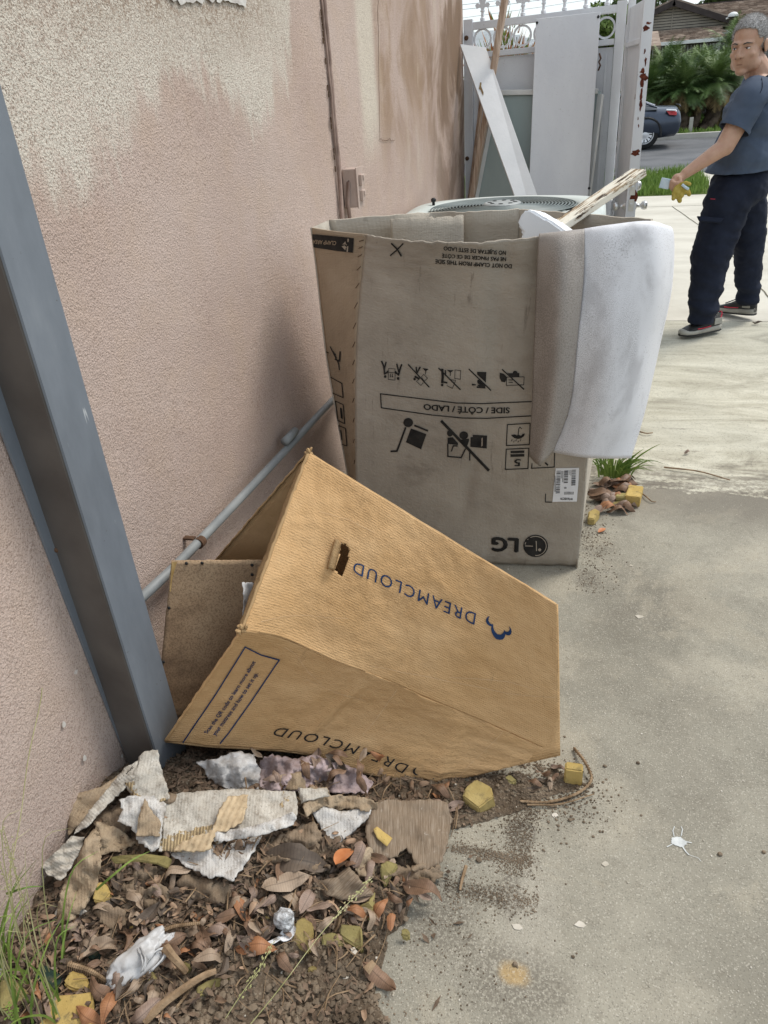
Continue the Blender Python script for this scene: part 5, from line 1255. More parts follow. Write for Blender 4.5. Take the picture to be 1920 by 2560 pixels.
T('rotten_cardboard', [(900, 430, .11), (975, 395, .105), (1085, 345, .10), (1130, 430, .08), (1110, 470, .075), (1010, 480, .08), (920, 470, .09)], 'rotbrown', 'dirt caked brown board between the white piece and grey sheet', 'cardboard', seed=11, jag=5, crumple=.014, fine=.005)
T('rotten_cardboard', [(560, 420, .115), (700, 440, .12), (800, 420, .12), (905, 400, .12), (862, 480, .118), (800, 558, .112), (770, 540, .112), (720, 545, .112), (688, 520, .112), (640, 506, .112), (600, 470, .11)], 'rotwhite', 'white ragged cardboard corner hanging below the large grey sheet', 'cardboard', seed=12, jag=3.2, crumple=.008)
T('cardboard_sheet', [(548, 452, .115), (560, 380, .13), (572, 265, .135), (640, 250, .14), (790, 238, .14), (930, 243, .13), (1020, 246, .125), (1030, 300, .12), (1025, 330, .125), (900, 372, .13), (770, 415, .125), (720, 452, .115), (640, 455, .115)], 'rotgrey', 'largest grey corrugated cardboard sheet across the litter heap', 'cardboard', seed=13, jag=2.4, crumple=.006, rot=.1, fine=.0008)
T('exposed_flutes', [(600, 452, .132), (625, 425, .136), (660, 410, .139), (735, 380, .144), (748, 330, .150), (770, 285, .152), (795, 262, .153), (858, 258, .152), (845, 315, .149), (838, 350, .145), (790, 380, .141), (745, 392, .139), (722, 448, .132), (660, 455, .130)], 'rottan2', 'tan corrugated patch where the top liner of the large grey sheet is torn away', 'cardboard', seed=44, jag=4.5, crumple=.002, fine=.0005, rib=.0020, step=4, lift=.004)
T('cardboard_roll', [(730, 400, .135), (750, 385, .145), (830, 375, .15), (930, 350, .15), (1010, 318, .145), (1025, 335, .14), (1015, 360, .13), (930, 390, .135), (840, 410, .135), (740, 420, .13)], 'rotwhite', 'narrow rolled strip of pale cardboard on the large grey sheet', 'cardboard', seed=14, jag=2, crumple=.005, dome=.01, rot=.2)
T('cardboard_piece', [(1030, 232, .135), (1050, 236, .14), (1130, 235, .13), (1140, 262, .125), (1060, 280, .135), (1040, 290, .13)], 'rotgrey', 'small pale curled cardboard flap right of the large grey sheet', 'cardboard', seed=15, jag=2.5, crumple=.006)
# left group
T('cardboard_piece', [(228, 262, .135), (345, 232, .155), (470, 150, .17), (455, 185, .165), (380, 260, .15), (300, 330, .13), (235, 400, .11)], 'rottan', 'smooth tan board piece leaning on the wall at the heap corner', 'cardboard', seed=16, jag=2.0, crumple=.006, rot=.5)
pr_ = T('cardboard_strip', [(430, 165, .185), (478, 140, .195), (470, 190, .19), (430, 235, .175), (360, 305, .155), (310, 360, .14), (255, 395, .12), (262, 375, .125), (320, 300, .15), (375, 235, .165)], 'rotgrey', 'printed cardboard strip running down towards the wall', 'cardboard', seed=17, jag=2.5, crumple=.005, rot=-.8)
T('cardboard_piece', [(478, 128, .20), (500, 108, .21), (546, 103, .21), (552, 150, .20), (570, 210, .18), (585, 268, .16), (520, 300, .155), (455, 268, .165), (430, 215, .18), (475, 160, .195)], 'rotgrey', 'upright grey cardboard piece against the foot of the steel post', 'cardboard', seed=18, jag=2.5, crumple=.006, rot=.15)
T('cardboard_piece', [(412, 275, .17), (450, 262, .175), (520, 262, .17), (575, 290, .16), (560, 380, .14), (548, 440, .13), (520, 455, .12), (470, 410, .135), (455, 370, .14), (405, 350, .15), (425, 310, .16)], 'rotwhite', 'jagged pale triangular cardboard below the upright grey piece', 'cardboard', seed=19, jag=4, crumple=.010)
T('cardboard_piece', [(500, 270, .178), (515, 300, .172), (555, 352, .155), (553, 400, .142), (510, 400, .145), (470, 400, .15), (480, 330, .165)], 'rottan', 'smooth tan torn scrap stuck on the pale triangular cardboard', 'cardboard', seed=20, jag=2.4, crumple=.004, lift=.004)
T('cardboard_piece', [(330, 350, .14), (400, 370, .13), (470, 420, .11), (430, 450, .10), (345, 465, .11), (340, 400, .13)], 'rottan', 'bent brown flap under the jagged pale cardboard', 'cardboard', seed=21, jag=3, crumple=.012)
T('cardboard_piece', [(325, 375, .145), (345, 400, .14), (350, 470, .125), (335, 570, .10), (300, 640, .085), (255, 690, .07), (190, 700, .06), (200, 640, .08), (215, 580, .095), (265, 490, .12), (290, 420, .14)], 'rottan', 'long curled tan cardboard tongue drooping at the left of the heap', 'cardboard', seed=22, jag=3.5, crumple=.014, fine=.004)
T('cardboard_piece', [(140, 505, .10), (200, 450, .12), (245, 402, .13), (292, 405, .135), (275, 450, .12), (250, 500, .11), (210, 555, .10), (175, 540, .095)], 'rotgrey', 'ribbed grey cardboard scrap standing at the wall', 'cardboard', seed=23, jag=2.5, crumple=.004, rot=2.1, rib=.003, ribl=.016, ribd=(-.35, .9), step=4)
T('cardboard_piece', [(165, 730, .045), (200, 640, .07), (270, 650, .07), (300, 660, .07), (260, 690, .06), (230, 725, .05)], 'rotgrey', 'small grey ribbed scrap beneath the drooping tan tongue', 'cardboard', seed=24, jag=3, crumple=.008)
T('rotten_cardboard', [(318, 665, .065), (370, 640, .075), (430, 655, .07), (435, 700, .06), (395, 742, .05), (355, 700, .06)], 'rotbrown', 'square brown rotten scrap left of centre in the litter', 'cardboard', seed=25, jag=4, crumple=.008)
T('rotten_cardboard', [(610, 560, .08), (640, 530, .09), (720, 545, .085), (800, 565, .08), (870, 575, .075), (865, 600, .065), (800, 630, .06), (720, 636, .06), (660, 615, .065), (620, 590, .07)], 'rotbrown', 'mud covered curved cardboard below the white ragged corner', 'cardboard', seed=26, jag=3, crumple=.010, dome=.015)
T('rotten_cardboard', [(1080, 562, .07), (1160, 545, .08), (1205, 505, .085), (1240, 545, .08), (1290, 600, .06), (1230, 615, .055), (1180, 622, .05), (1120, 600, .06)], 'ply', 'bent striped veneer scrap behind the foam wedges', 'board', seed=27, jag=3, crumple=.008, dome=.02, rot=.8)
T('rotten_cardboard', [(1210, 450, .075), (1280, 440, .08), (1310, 500, .065), (1290, 545, .06), (1240, 540, .065)], 'rottan', 'crumpled tan scrap beside the bright orange leaf', 'cardboard', seed=28, jag=4, crumple=.012)
T('rotten_cardboard', [(400, 520, .085), (470, 500, .09), (540, 510, .085), (560, 560, .075), (500, 600, .06), (440, 590, .065)], 'rotbrown', 'shredded dark cardboard lump under the olive foam strip', 'cardboard', seed=29, jag=5, crumple=.02, fine=.006)
for o_ in [x for x in COL.objects if x.name.startswith('rotten_cardboard')]: pass
# print on the strip
def sp(u, v):
    a = t5((420, 232, .187), (470, 168, .2))
    P = [[az(*t5((402, 232, .174))[0]), az(*t5((485, 150, .200))[0])], [az(*t5((440, 250, .172))[0]), az(*t5((500, 180, .198))[0])]]
    return P[0][0].lerp(P[0][1], u).lerp(P[1][0].lerp(P[1][1], u), v)
SPt = Surf(sp)
text('printed_text', pr_, SPt, '6149/4 Blue', (0+398*.7233, 1800+236*.7231), (472*.7233, 1800+172*.7231), (389*.7233, 1800+226*.7231), MS['ink'], .012, bold=.02)
MS['foamv'] = MS['foam']
# ================================================================== FOAM OFFCUTS
def chunk(pts, th, mt, label, name='foam_offcut', dirv=(0, 0, -1), bev=.003, cat='foam piece', group='yellow foam offcuts', flare=1.0):
    px0_ = pts[0][0]; P = [az(*p) for p in pts]; c = sum(P, Vector())/len(P); d = Vector(dirv).normalized()*th
    P = [c+(p-c)*1.06 for p in P]; Q = [c+(p-c)*flare*(1+.06*fbm(i*3.1, px0_))+d for i, p in enumerate(P)]
    for q in Q:
        q.z = max(q.z, -.0015)
    bm = bmesh.new(); a = [bm.verts.new(p-c) for p in P]; b = [bm.verts.new(q-c) for q in Q]; n = len(P)
    for i in range(n): bm.faces.new((a[i], a[(i+1) % n], b[(i+1) % n], b[i]))
    bm.faces.new(a[::-1]); bm.faces.new(b); bmesh.ops.recalc_face_normals(bm, faces=bm.faces)
    bmesh.ops.bevel(bm, geom=list(bm.edges), offset=bev, segments=2, affect='EDGES')
    bmesh.ops.triangulate(bm, faces=[f for f in bm.faces if len(f.verts) > 4])
    bmesh.ops.subdivide_edges(bm, edges=[e for e in bm.edges if e.calc_length() > .012], cuts=2, use_grid_fill=True)
    for v in bm.verts: v.co += Vector((fbm(v.co.x*60, v.co.y*60, px0_), fbm(v.co.y*60, v.co.z*60, px0_+3), fbm(v.co.z*60, v.co.x*60, px0_+7)))*.0016
    o = bmo(name, bm, MS[mt]); o.location = c
    return tag(o, label, cat, group)
def u5(L, z): return [(x*.72333, 1800+y*.72311, (z[i] if isinstance(z, (list, tuple)) else z)) for i, (x, y) in enumerate(L)]
G_ = 'yellow foam offcuts'
chunk(u5([(338, 560), (362, 562), (380, 595), (355, 630), (320, 618), (328, 580)], [.10, .10, .085, .075, .085, .10]), .035, 'foam3', 'orange yellow foam chunk beside the drooping tan cardboard')
chunk(u5([(220, 905), (245, 868), (290, 880), (312, 915), (300, 930), (262, 933), (228, 920)], [.055, .065, .06, .05, .045, .045, .05]), .03, 'foam3', 'yellow foam chunk next to the dark green foam block')
chunk(u5([(120, 968), (210, 952), (315, 942), (314, 1070), (235, 1062), (140, 1075)], [.05, .055, .06, .045, .045, .04]), .012, 'foam3', 'largest flat yellow foam piece at the bottom left corner')
chunk(u5([(0, 905), (32, 886), (90, 935), (100, 960), (70, 990), (0, 1000)], [.05, .06, .05, .045, .04, .04]), .03, 'foam2', 'foam chunk behind the grass at the left edge')
chunk(u5([(470, 880), (520, 862), (535, 880), (552, 945), (520, 925), (490, 905)], [.06, .06, .055, .035, .04, .05]), .022, 'foam2', 'pointed foam wedge under the white plastic bag')
chunk(u5([(682, 918), (715, 900), (790, 880), (802, 918), (740, 932), (678, 955)], [.045, .05, .05, .04, .035, .035]), .012, 'foam2', 'flat olive foam slab on the soil below the spoons')
chunk(u5([(1022, 695), (1046, 680), (1080, 705), (1078, 745), (1070, 798), (1000, 772), (1018, 735)], [.075, .08, .07, .055, .035, .04, .06]), .026, 'foam', 'tall yellow foam chunk covering the spoon bowl')
chunk(u5([(1112, 740), (1150, 732), (1165, 738), (1188, 778), (1150, 785), (1113, 782)], [.055, .055, .05, .035, .035, .04]), .03, 'foam2', 'small cube shaped foam between two larger ones')
chunk(u5([(1178, 705), (1248, 712), (1248, 760), (1253, 795), (1222, 775), (1175, 745)], [.06, .055, .045, .03, .035, .045]), .03, 'foam2', 'squarish foam block rightmost in the row of three')
chunk(u5([(1238, 640), (1270, 628), (1296, 592), (1292, 650), (1288, 696), (1262, 678)], [.055, .06, .06, .045, .03, .035]), .010, 'foam2', 'thin pointed olive foam shard above the row of three')
chunk(u5([(1314, 500), (1335, 484), (1374, 500), (1350, 535), (1330, 572), (1318, 545)], [.07, .075, .065, .055, .04, .05]), .012, 'foam2', 'greenish foam shard below the plywood sticker')
chunk(u5([(1383, 728), (1402, 717), (1420, 738), (1410, 752), (1388, 742)], [.03, .032, .025, .02, .022]), .014, 'foam2', 'smallest foam crumb at the right of the soil')
for k_, (x_, y_, z_, w_) in enumerate(((920, 690, .065, 22), (640, 850, .05, 20), (460, 720, .06, 18), (1080, 860, .035, 18), (830, 880, .035, 15), (330, 930, .045, 18))):
    chunk(u5([(x_-w_, y_), (x_-w_*.3, y_-w_*.8), (x_+w_*.9, y_-w_*.4), (x_+w_, y_+w_*.5), (x_, y_+w_*.9)], [z_, z_+.008, z_+.004, z_-.006, z_-.008]), .018, ('foam', 'foam2', 'foam3')[k_ % 3], 'small foam chunk '+('above the foil ball', 'right of the plastic bag', 'above the plastic bag', 'below the row of three foam pieces', 'on the bare soil at the bottom', 'under the pointed wedge by the bag')[k_])
chunk(u5([(385, 475), (420, 466), (500, 462), (570, 470), (588, 482), (575, 510), (540, 495), (470, 485), (400, 492)], [.12, .125, .125, .12, .11, .10, .11, .115, .11]), .006, 'foam2', 'long curved olive foam strip under the grey cardboard', bev=.0015)
chunk([(1166, 1968, .048), (1190, 1948, .052), (1226, 1967, .048), (1232, 1992, .044), (1196, 2018, .030), (1158, 1990, .038)], .042, 'foam', 'big yellow foam cube in front of the mattress carton', dirv=(.05, .1, -1), flare=1.12)
chunk([(1416, 1902, .060), (1457, 1908, .060), (1457, 1928, .052), (1413, 1922, .052)], .060, 'foam3', 'upright yellow foam cube right of the mattress carton corner')
chunk([(1258, 1944, .020), (1275, 1935, .022), (1292, 1950, .018), (1280, 1958, .014)], .018, 'foam2', 'small olive foam scrap at the bottom edge of the mattress carton')
def z1(x, y): return (1380+x*.19288, 1040+y*.19293)
chunk([(*z1(1000, 890), .045), (*z1(1182, 912), .045), (*z1(1140, 1052), .045), (*z1(955, 1028), .045)], .045, 'foam3', 'large yellow foam block beside the washer carton leaves')
chunk([(*z1(842, 992), .04), (*z1(985, 995), .04), (*z1(972, 1048), .038), (*z1(828, 1042), .038)], .022, 'foam2', 'medium foam block touching the large one by the washer carton')
chunk([(*z1(760, 1155), .012), (*z1(800, 1105), .022), (*z1(975, 1085), .028), (*z1(968, 1115), .022), (*z1(880, 1158), .012)], .012, 'foam2', 'wedge of foam lying on leaves by the washer carton')
chunk([(*z1(478, 1240), .035), (*z1(555, 1190), .04), (*z1(618, 1230), .038), (*z1(545, 1330), .03), (*z1(470, 1320), .03)], .036, 'foam', 'foam block against the bottom right edge of the washer carton')
chunk(u5([(135, 855), (155, 845), (215, 880), (215, 905), (185, 935), (122, 890)], [.06, .065, .055, .045, .04, .05]), .035, 'green', 'dark green foam block at the foot of the grass', group='dark green foam pieces')
chunk(u5([(290, 790), (312, 760), (350, 765), (352, 800), (325, 840), (280, 830)], [.055, .075, .07, .06, .045, .045]), .03, 'green', 'rounded dark green lump half buried under rotten cardboard', group='dark green foam pieces', bev=.008)
# bag, ball, spoons
def fbag(u, v):
    a, b = u*2*math.pi, v*math.pi
    r = 1+.28*fbm(math.cos(a)*1.6*math.sin(b), math.sin(a)*1.6*math.sin(b), math.cos(b)*2)+.10*fbm(math.cos(a)*5*math.sin(b), math.sin(a)*5*math.sin(b), math.cos(b)*5)
    c = az(345, 2398, .065); X = (az(412, 2352, .07)-az(300, 2445, .05)).normalized(); Z = Vector((0, -.3, .95)); Y = Z.cross(X).normalized()
    return c+X*(.068*r*math.cos(b))+Y*(.030*r*math.sin(b)*math.cos(a))+Z*(.026*r*math.sin(b)*math.sin(a))
vs = []; fs = []; nu, nv = 40, 30
for j in range(nv+1):
    for i in range(nu): vs.append(fbag(i/nu, j/nv))
for j in range(nv):
    for i in range(nu): fs.append((j*nu+i, j*nu+(i+1) % nu, (j+1)*nu+(i+1) % nu, (j+1)*nu+i))
bg_ = mesh('plastic_bag', vs, fs, MS['bag'], None, True); tag(bg_, 'crumpled dusty white plastic bag in the litter', 'plastic bag')
def frib(L, wd, parent, name):
    P = [az(*p) for p in t5(*L)]; S = Surf(lambda u, v: crom(P, u)+Vector((.5, .6, .1))*(wd*(v-.5))*(1+.3*fbm(u*5, 1))+Vector((0, 0, .004*math.sin(v*9+u*4))))
    return S.grid(name, 20, 6, MS['bag'], parent, .001)
frib([(500, 850, .08), (540, 800, .085), (575, 795, .08), (560, 830, .075), (520, 870, .07)], .012, bg_, 'bag_fold'); frib([(480, 790, .095), (500, 830, .095), (490, 870, .085)], .010, bg_, 'bag_fold')
def spoon(name, bowl, tip, L, label):
    """bowl centre, bowl far tip direction, handle path: all on the heap"""
    e = empty(name, (0, 0, 0), label=label, cat='spoon', group='white plastic spoons'); c = az(*bowl); tp = az(*tip); X = (tp-c); a = X.length; X.normalize(); Zv = Vector((.05, -.45, .9)).normalized(); Y = Zv.cross(X).normalized(); Zv = X.cross(Y)
    vs = [c-Zv*.006]; fs = []
    for j in range(1, 7):
        for i in range(18):
            t = i*2*math.pi/18; r = j/6; vs.append(c+X*(a*r*math.cos(t))+Y*(a*.62*r*math.sin(t)*(1-.12*math.cos(t)))-Zv*(.006*(1-r*r)))
    for i in range(18): fs.append((0, 1+i, 1+(i+1) % 18))
    for j in range(5):
        for i in range(18):
            p = 1+j*18; fs.append((p+i, p+18+i, p+18+(i+1) % 18, p+(i+1) % 18))
    o = mesh('bowl', vs, fs, MS['spoon'], e, True); solid(o, .0015, 0)
    P = [az(*p) for p in L]; S = Surf(lambda u, v: crom(P, u)+Y*((v-.5)*(.006+.004*u))+Zv*(.0016*abs(v-.5)*4))
    S.grid('handle', 16, 4, MS['spoon'], e, .0018)
    return e
MS['spoon'] = simple('muddy white plastic', (.20, .17, .14), (.78, .78, .79), 60, .4, .4, lo=.36, hi=.46, detail=6)
MS['spoonw'] = MS['white']
spoon('plastic_spoon', (275, 2481, .05), (279, 2507, .045), [(278, 2462, .052), (290, 2440, .055), (300, 2418, .058), (306, 2395, .06)], 'mud stained white plastic spoon lying bowl down by the bag')
spoon('plastic_spoon', (720, 2333, .062), (740, 2318, .064), [(700, 2345, .06), (672, 2360, .058), (632, 2372, .055), (594, 2381, .052)], 'white plastic spoon tucked under the tall foam chunk')
bm = bmesh.new(); c = az(712, 2300, .075); v = ell(bm, (0, 0, 0), (.022, .020, .022), sub=3)
for q in v: q.co *= 1+.18*fbm(q.co.x*70, q.co.y*70, q.co.z*70)+.08*fbm(q.co.x*200, q.co.y*200, q.co.z*200)
MS['foil'] = simple('dirty foil', (.20, .20, .20), (.66, .68, .70), 90, .5, .4, .2, bd=.002, bs=160)
o = bmo('foil_ball', bm, MS['foil']); o.location = c; tag(o, 'small grey crumpled foil ball behind the spoon bowl', 'foil ball')
# white flakes, stones
for i, (px, py, s, zz) in enumerate(((1598, 1542, .009, 0), (1695, 2108, .0, 0), (1238, 2040, .006, 0), (1292, 2318, .007, 0), (1515, 2160, .006, 0), (1578, 1414, .005, 0), (845, 2425, .006, .02), (1250, 1895, 0, 0), (862, 2440, .005, .02), (885, 2378, .006, .03), (695, 2372, .007, .04), (1450, 2311, .007, 0), (1388, 2038, .006, 0), (1020, 2220, .008, .02))):
    if not s: continue
    p = az(px, py, zz+.001); bm = bmesh.new(); vv = [bm.verts.new((p.x+s*(1+.4*rnd.uniform(-1, 1))*math.cos(a)*1.3, p.y+s*(1+.4*rnd.uniform(-1, 1))*math.sin(a), p.z+.001)) for a in [k*.9 for k in range(7)]]
    f = bm.faces.new(vv); r_ = bmesh.ops.extrude_face_region(bm, geom=[f]); bmesh.ops.translate(bm, vec=(0, 0, -.002), verts=[v for v in r_['geom'] if isinstance(v, bmesh.types.BMVert)])
    bmesh.ops.recalc_face_normals(bm, faces=bm.faces)
    tag(bmo('plaster_chip', bm, MS['stone']), 'small pale plaster chip '+('left of the paint splat' if 1450 < px < 1650 and py > 1500 else 'on the soil of the heap' if px < 1100 else 'near the washer carton' if py < 1500 else 'on the stained slab beside the heap'), 'chip', 'plaster chips on the ground')
for (px, py, s) in ((1382, 2005, .006), (1800, 2135, .006), (1198, 2150, .007), (1595, 1907, .005), (1512, 1915, .005), (1910, 2130, .005), (1425, 2050, .005), (1288, 2410, .006), (1433, 2392, .004)):
    p = az(px, py, s*.5); bm = bmesh.new(); v = ell(bm, (0, 0, 0), (s, s*.8, s*.65), sub=2)
    for q in v: q.co *= 1+.25*fbm(q.co.x*300, q.co.y*300, px)
    o = bmo('pebble', bm, MS['clod']); o.location = p; tag(o, 'tiny dark pebble lying on the open slab', 'pebble', 'dark pebbles on the slab')
# paint splat
MS['splat'] = simple('dried white paint', (.44, .455, .45), (.62, .64, .63), 60, .7, .3, kind='Pos')
c = az(1697, 2104, .0015); bm = bmesh.new(); vv = []
for i in range(48):
    a = i*2*math.pi/48; r = .0145*(1+.35*fbm(math.cos(a)*2, math.sin(a)*2, 3)+.15*fbm(i*.9, 3)); vv.append(bm.verts.new((c.x+1.15*r*math.cos(a), c.y+.85*r*math.sin(a), .0015)))
bm.faces.new(vv)
def arm(P, w_):
    Q = [az(*p) for p in P]
    for i in range(len(Q)-1):
        d = (Q[i+1]-Q[i]); nn = Vector((-d.y, d.x, 0)).normalized()*w_*.6*(1-.25*i/len(Q)); e = d*.06
        bm.faces.new([bm.verts.new((p.x, p.y, .0019+.0002*i)) for p in (Q[i]+nn-e, Q[i]-nn-e, Q[i+1]-nn+e, Q[i+1]+nn+e)])
arm([(1685, 2092), (1682, 2078), (1686, 2068)], .0016); arm([(1703, 2090), (1706, 2075), (1703, 2068)], .0016); arm([(1712, 2105), (1728, 2108)], .0018); arm([(1706, 2118), (1716, 2132), (1722, 2138)], .0024); arm([(1722, 2138), (1745, 2146), (1752, 2154)], .0009); arm([(1680, 2112), (1668, 2118)], .0018)
tag(bmo('paint_splat', bm, MS['splat']), 'splat of dried white paint with thin runs on the slab', 'paint splat')
c = az(1596, 2090, .0012)
# ================================================================== LEAVES AND TWIGS
def leaf_mesh(i, L=.072, W=.027):
    r = random.Random(100+i); nl, nw = 9, 4; vs = []; fs = []
    cu, cw, tw = r.uniform(-.5, 1.3), r.uniform(.1, 1.4)*(1 if r.random() < .7 else -1), r.uniform(-.7, .7)
    for a in range(nl+1):
        t = a/nl; hw = W*.5*(math.sin(math.pi*min(1, t**.85))**.8+.01)*(1+.10*r.uniform(-1, 1)); bx = L*(t-.5); bz = .018*cu*math.sin(math.pi*t)+.006*math.sin(t*7+i)
        for b in range(nw+1):
            s = (b/nw-.5)*2; y = hw*s; z = bz+abs(s)**1.3*hw*cw*.9-.0015*(1 if b == nw//2 else 0)+.002*math.sin(t*13+s*5+i); an = tw*(t-.5)*1.6
            vs.append((bx, y*math.cos(an)-z*math.sin(an), y*math.sin(an)+z*math.cos(an)))
    for a in range(nl):
        for b in range(nw): k = a*(nw+1)+b; fs.append((k, k+1, k+nw+2, k+nw+1))
    me = bpy.data.meshes.new('leaf'); me.from_pydata(vs, [], fs); me.materials.append(MS['leaf%d' % (i % 5)])
    me.polygons.foreach_set('use_smooth', [True]*len(me.polygons)); return me
LM = [leaf_mesh(i) for i in range(20)]
for me in LM: me.update()
rl = random.Random(77)
nleaf = 0
def add_leaf(p, yaw, pitch, roll, s, mi, label='dry curled brown leaf lying in the litter heap by the wall', group='dry leaves of the litter heap'):
    o = bpy.data.objects.new('dead_leaf', LM[mi]); COL.objects.link(o); o.location = p; o.rotation_euler = (roll, pitch, yaw); o.scale = (s, s, s)
    if label.startswith('dry curled'):
        q = proj(o.location); best = min(LMK, key=lambda k: (k[0]-q.x)**2+(k[1]-q.y)**2)
        label = ('reddish brown', 'pale tan', 'dark brown', 'orange brown', 'pinkish grey')[mi % 5]+(' small' if s < .5 else ' curled')+' leaf '+best[2]
    return tag(o, label, 'leaf', group)
LMK = [(347, 2397, 'beside the white plastic bag'), (275, 2481, 'by the muddy spoon'), (712, 2300, 'near the foil ball'), (535, 2462, 'around the flat olive foam slab'), (60, 2480, 'among the weeds at the wall'), (246, 2241, 'by the orange yellow foam chunk'), (560, 2230, 'below the mud covered curved board'), (830, 2345, 'by the row of three foam pieces'),
       (1050, 2200, 'at the right rim of the heap'), (400, 2160, 'under the olive foam strip'), (700, 2180, 'below the white ragged cardboard'), (160, 2520, 'by the largest flat foam piece'), (440, 2340, 'on the braided twig'), (940, 2440, 'low on the right side of the soil'), (600, 2380, 'by the white spoon handle'), (870, 2230, 'behind the foam shards')]
reg = [(120, 1900+400), (60, 2560), (560, 2560), (700, 2440), (850, 2330), (1060, 2260), (1090, 2170), (960, 2120), (760, 2170), (600, 2190), (400, 2170), (290, 2130), (150, 2230)]
while nleaf < 290:
    px, py = rl.uniform(60, 1140), rl.uniform(2100, 2560)
    if not inpoly(px, py, reg): continue
    if py > 2400 and px > 430 and rl.random() < .88: continue
    p = az(px, py, .03); h = Hs(p.x, p.y); p = az(px, py, h+.008); p.z = Hs(p.x, p.y)+rl.uniform(.004, .016)
    if p.x < .012: continue
    mi = rl.choice((0, 1, 2, 4, 5, 6, 7, 9, 10, 11, 12, 14, 15, 16, 17, 19, 2, 7, 12, 3, 8)) 
    add_leaf(p, rl.uniform(0, 6.3), rl.uniform(-.55, .55), rl.uniform(-.8, .8), .32+.75*rl.random()**1.6, mi); nleaf += 1
for (px, py, s) in [(rl.uniform(640, 950), rl.uniform(1880, 1960), rl.uniform(.6, .95)) for _ in range(16)]+[(rl.uniform(1090, 1140), rl.uniform(1970, 2080), .8) for _ in range(5)]+[(rl.uniform(1320, 1400), rl.uniform(1915, 1990), rl.uniform(.4, .7)) for _ in range(7)]:
    z = .10 if px < 960 else (.03 if px < 1200 else .008); p = az(px, py, z); p.z = max(Hs(p.x, p.y)+.006, z if px < 960 else .01)
    add_leaf(p, rl.uniform(0, 6.3), rl.uniform(-.4, .4), rl.uniform(-.5, .5), s, rl.choice((0, 1, 5, 8, 10, 4, 9, 2)), 'brown leaf along the bottom edge of the mattress carton', 'leaves under the mattress carton')
for _ in range(34):
    px, py = z1(rl.uniform(540, 980), rl.uniform(860, 1260))
    if px < 1484+(1240-py)*.1: continue
    p = az(px, py, .008); add_leaf(p+Vector((0, 0, rl.uniform(0, .012))), rl.uniform(-.6, .8), rl.uniform(-.2, .3), rl.uniform(-.5, .5), rl.uniform(.9, 1.5), rl.choice((0, 5, 4, 9, 10, 15, 3)), 'reddish brown leaf in the pocket of leaves right of the washer carton', 'leaves by the washer carton')
def special(px, py, z, ya, pi_, ro, s, mi, label): return add_leaf(az(px, py, z), ya, pi_, ro, s, mi, label, None)
flat = bpy.data.meshes.new('leaf'); vs = []; fs = []
for a in range(13):
    t = a/12; hw = .0165*math.sin(math.pi*t**.8)**.75+.0004
    for b in range(5):
        s = (b-2)/2; vs.append((.076*(t-.5), hw*s, .006*math.sin(math.pi*t)+abs(s)*hw*.25-(.0012 if b == 2 else 0)))
for a in range(12):
    for b in range(4): k = a*5+b; fs.append((k, k+1, k+6, k+5))
flat.from_pydata(vs, [], fs)
MS['leafO'] = simple('orange leaf', (.40, .14, .05), (.52, .21, .085), 30, .5, .35); flat.materials.append(MS['leafO']); flat.polygons.foreach_set('use_smooth', [True]*len(flat.polygons)); LM.append(flat)
special(861, 2142, .095, R(78), R(28), R(-5), 1.0, 20, 'bright orange brown leaf standing out above the white ragged cardboard')
special(1102, 1972, .03, R(60), R(10), R(5), .9, 8, 'shiny red brown leaf beside the big foam cube')
special(978, 2306, .035, R(100), R(15), 0, .62, 3, 'small orange leaf scrap between foam shard and smallest foam crumb')
special(1505, 1326, .006, R(50), 0, R(8), .55, 20, 'single small red leaf alone on the slab by the washer carton')
special(948, 2440, .028, R(-22), R(6), R(10), 1.15, 0, 'broad brown leaf low down at the right of the soil')
special(1055, 2232, .035, R(-10), R(4), R(8), 1.25, 15, 'curled pinkish leaf at the right rim of the heap')
special(640, 2372, .055, R(15), R(4), R(12), 1.2, 3, 'orange leaf under the handle of the spoon')
special(546, 2335, .05, R(8), R(2), R(-8), 1.1, 4, 'pale tan folded leaf left of the spoon')
for (a, b, s, lab_) in (((900, 478, .095), (1145, 510, .085), 2.3, 'largest crumpled grey brown leaf below the pale cardboard'), ((905, 600, .09), (1075, 545, .085), 1.9, 'long twisted brown leaf curling downwards in the middle of the heap')):
    A, B = az(*t5(a)[0]), az(*t5(b)[0]); d = B-A; o = add_leaf((A+B)/2+Vector((0, 0, .01)), math.atan2(d.y, d.x), -math.atan2(d.z, math.hypot(d.x, d.y)), .3, d.length/.072, 17 if s > 2 else 1, lab_, None)
special(1893, 806, .01, R(15), 0, 0, .9, 2, 'dark leaf litter clump at the right edge of the old slab')
def twig(L, r, label, scaly=True, base=0.0, tz=None):
    P = [az(*p) for p in L]; n = 60 if scaly else 16; bm = bmesh.new(); Q = [crom(P, i/n) for i in range(n+1)]
    rad = [r*(1.0+(.38 if scaly and i % 2 else 0))*(1-.35*i/n) for i in range(n+1)]
    tube(bm, Q, rad, 6)
    if scaly:
        for i in range(1, n):
            d = (Q[i]-Q[i-1]).normalized(); sd_ = d.cross(Vector((0, 0, 1))).normalized()*(1 if i % 2 else -1)
            a, b = Q[i]+sd_*rad[i]*.8, Q[i]+sd_*rad[i]*2.3+d*r*1.5; w2 = Vector((0, 0, r*.6))
            bm.faces.new([bm.verts.new(a+w2), bm.verts.new(b), bm.verts.new(a-w2)])
    return tag(bmo('dry_twig', bm, MS['twig']), label, 'twig')
twig([(1435, 1870, .006), (1462, 1905, .02), (1478, 1950, .012), (1440, 1985, .008), (1370, 2005, .008), (1300, 2003, .008)], .0034, 'scaly curved twig looping round the upright foam cube')
twig([(1318, 2012, .006), (1400, 2010, .01), (1485, 1985, .006)], .0022, 'thin bare twig below the looping scaly twig', False)
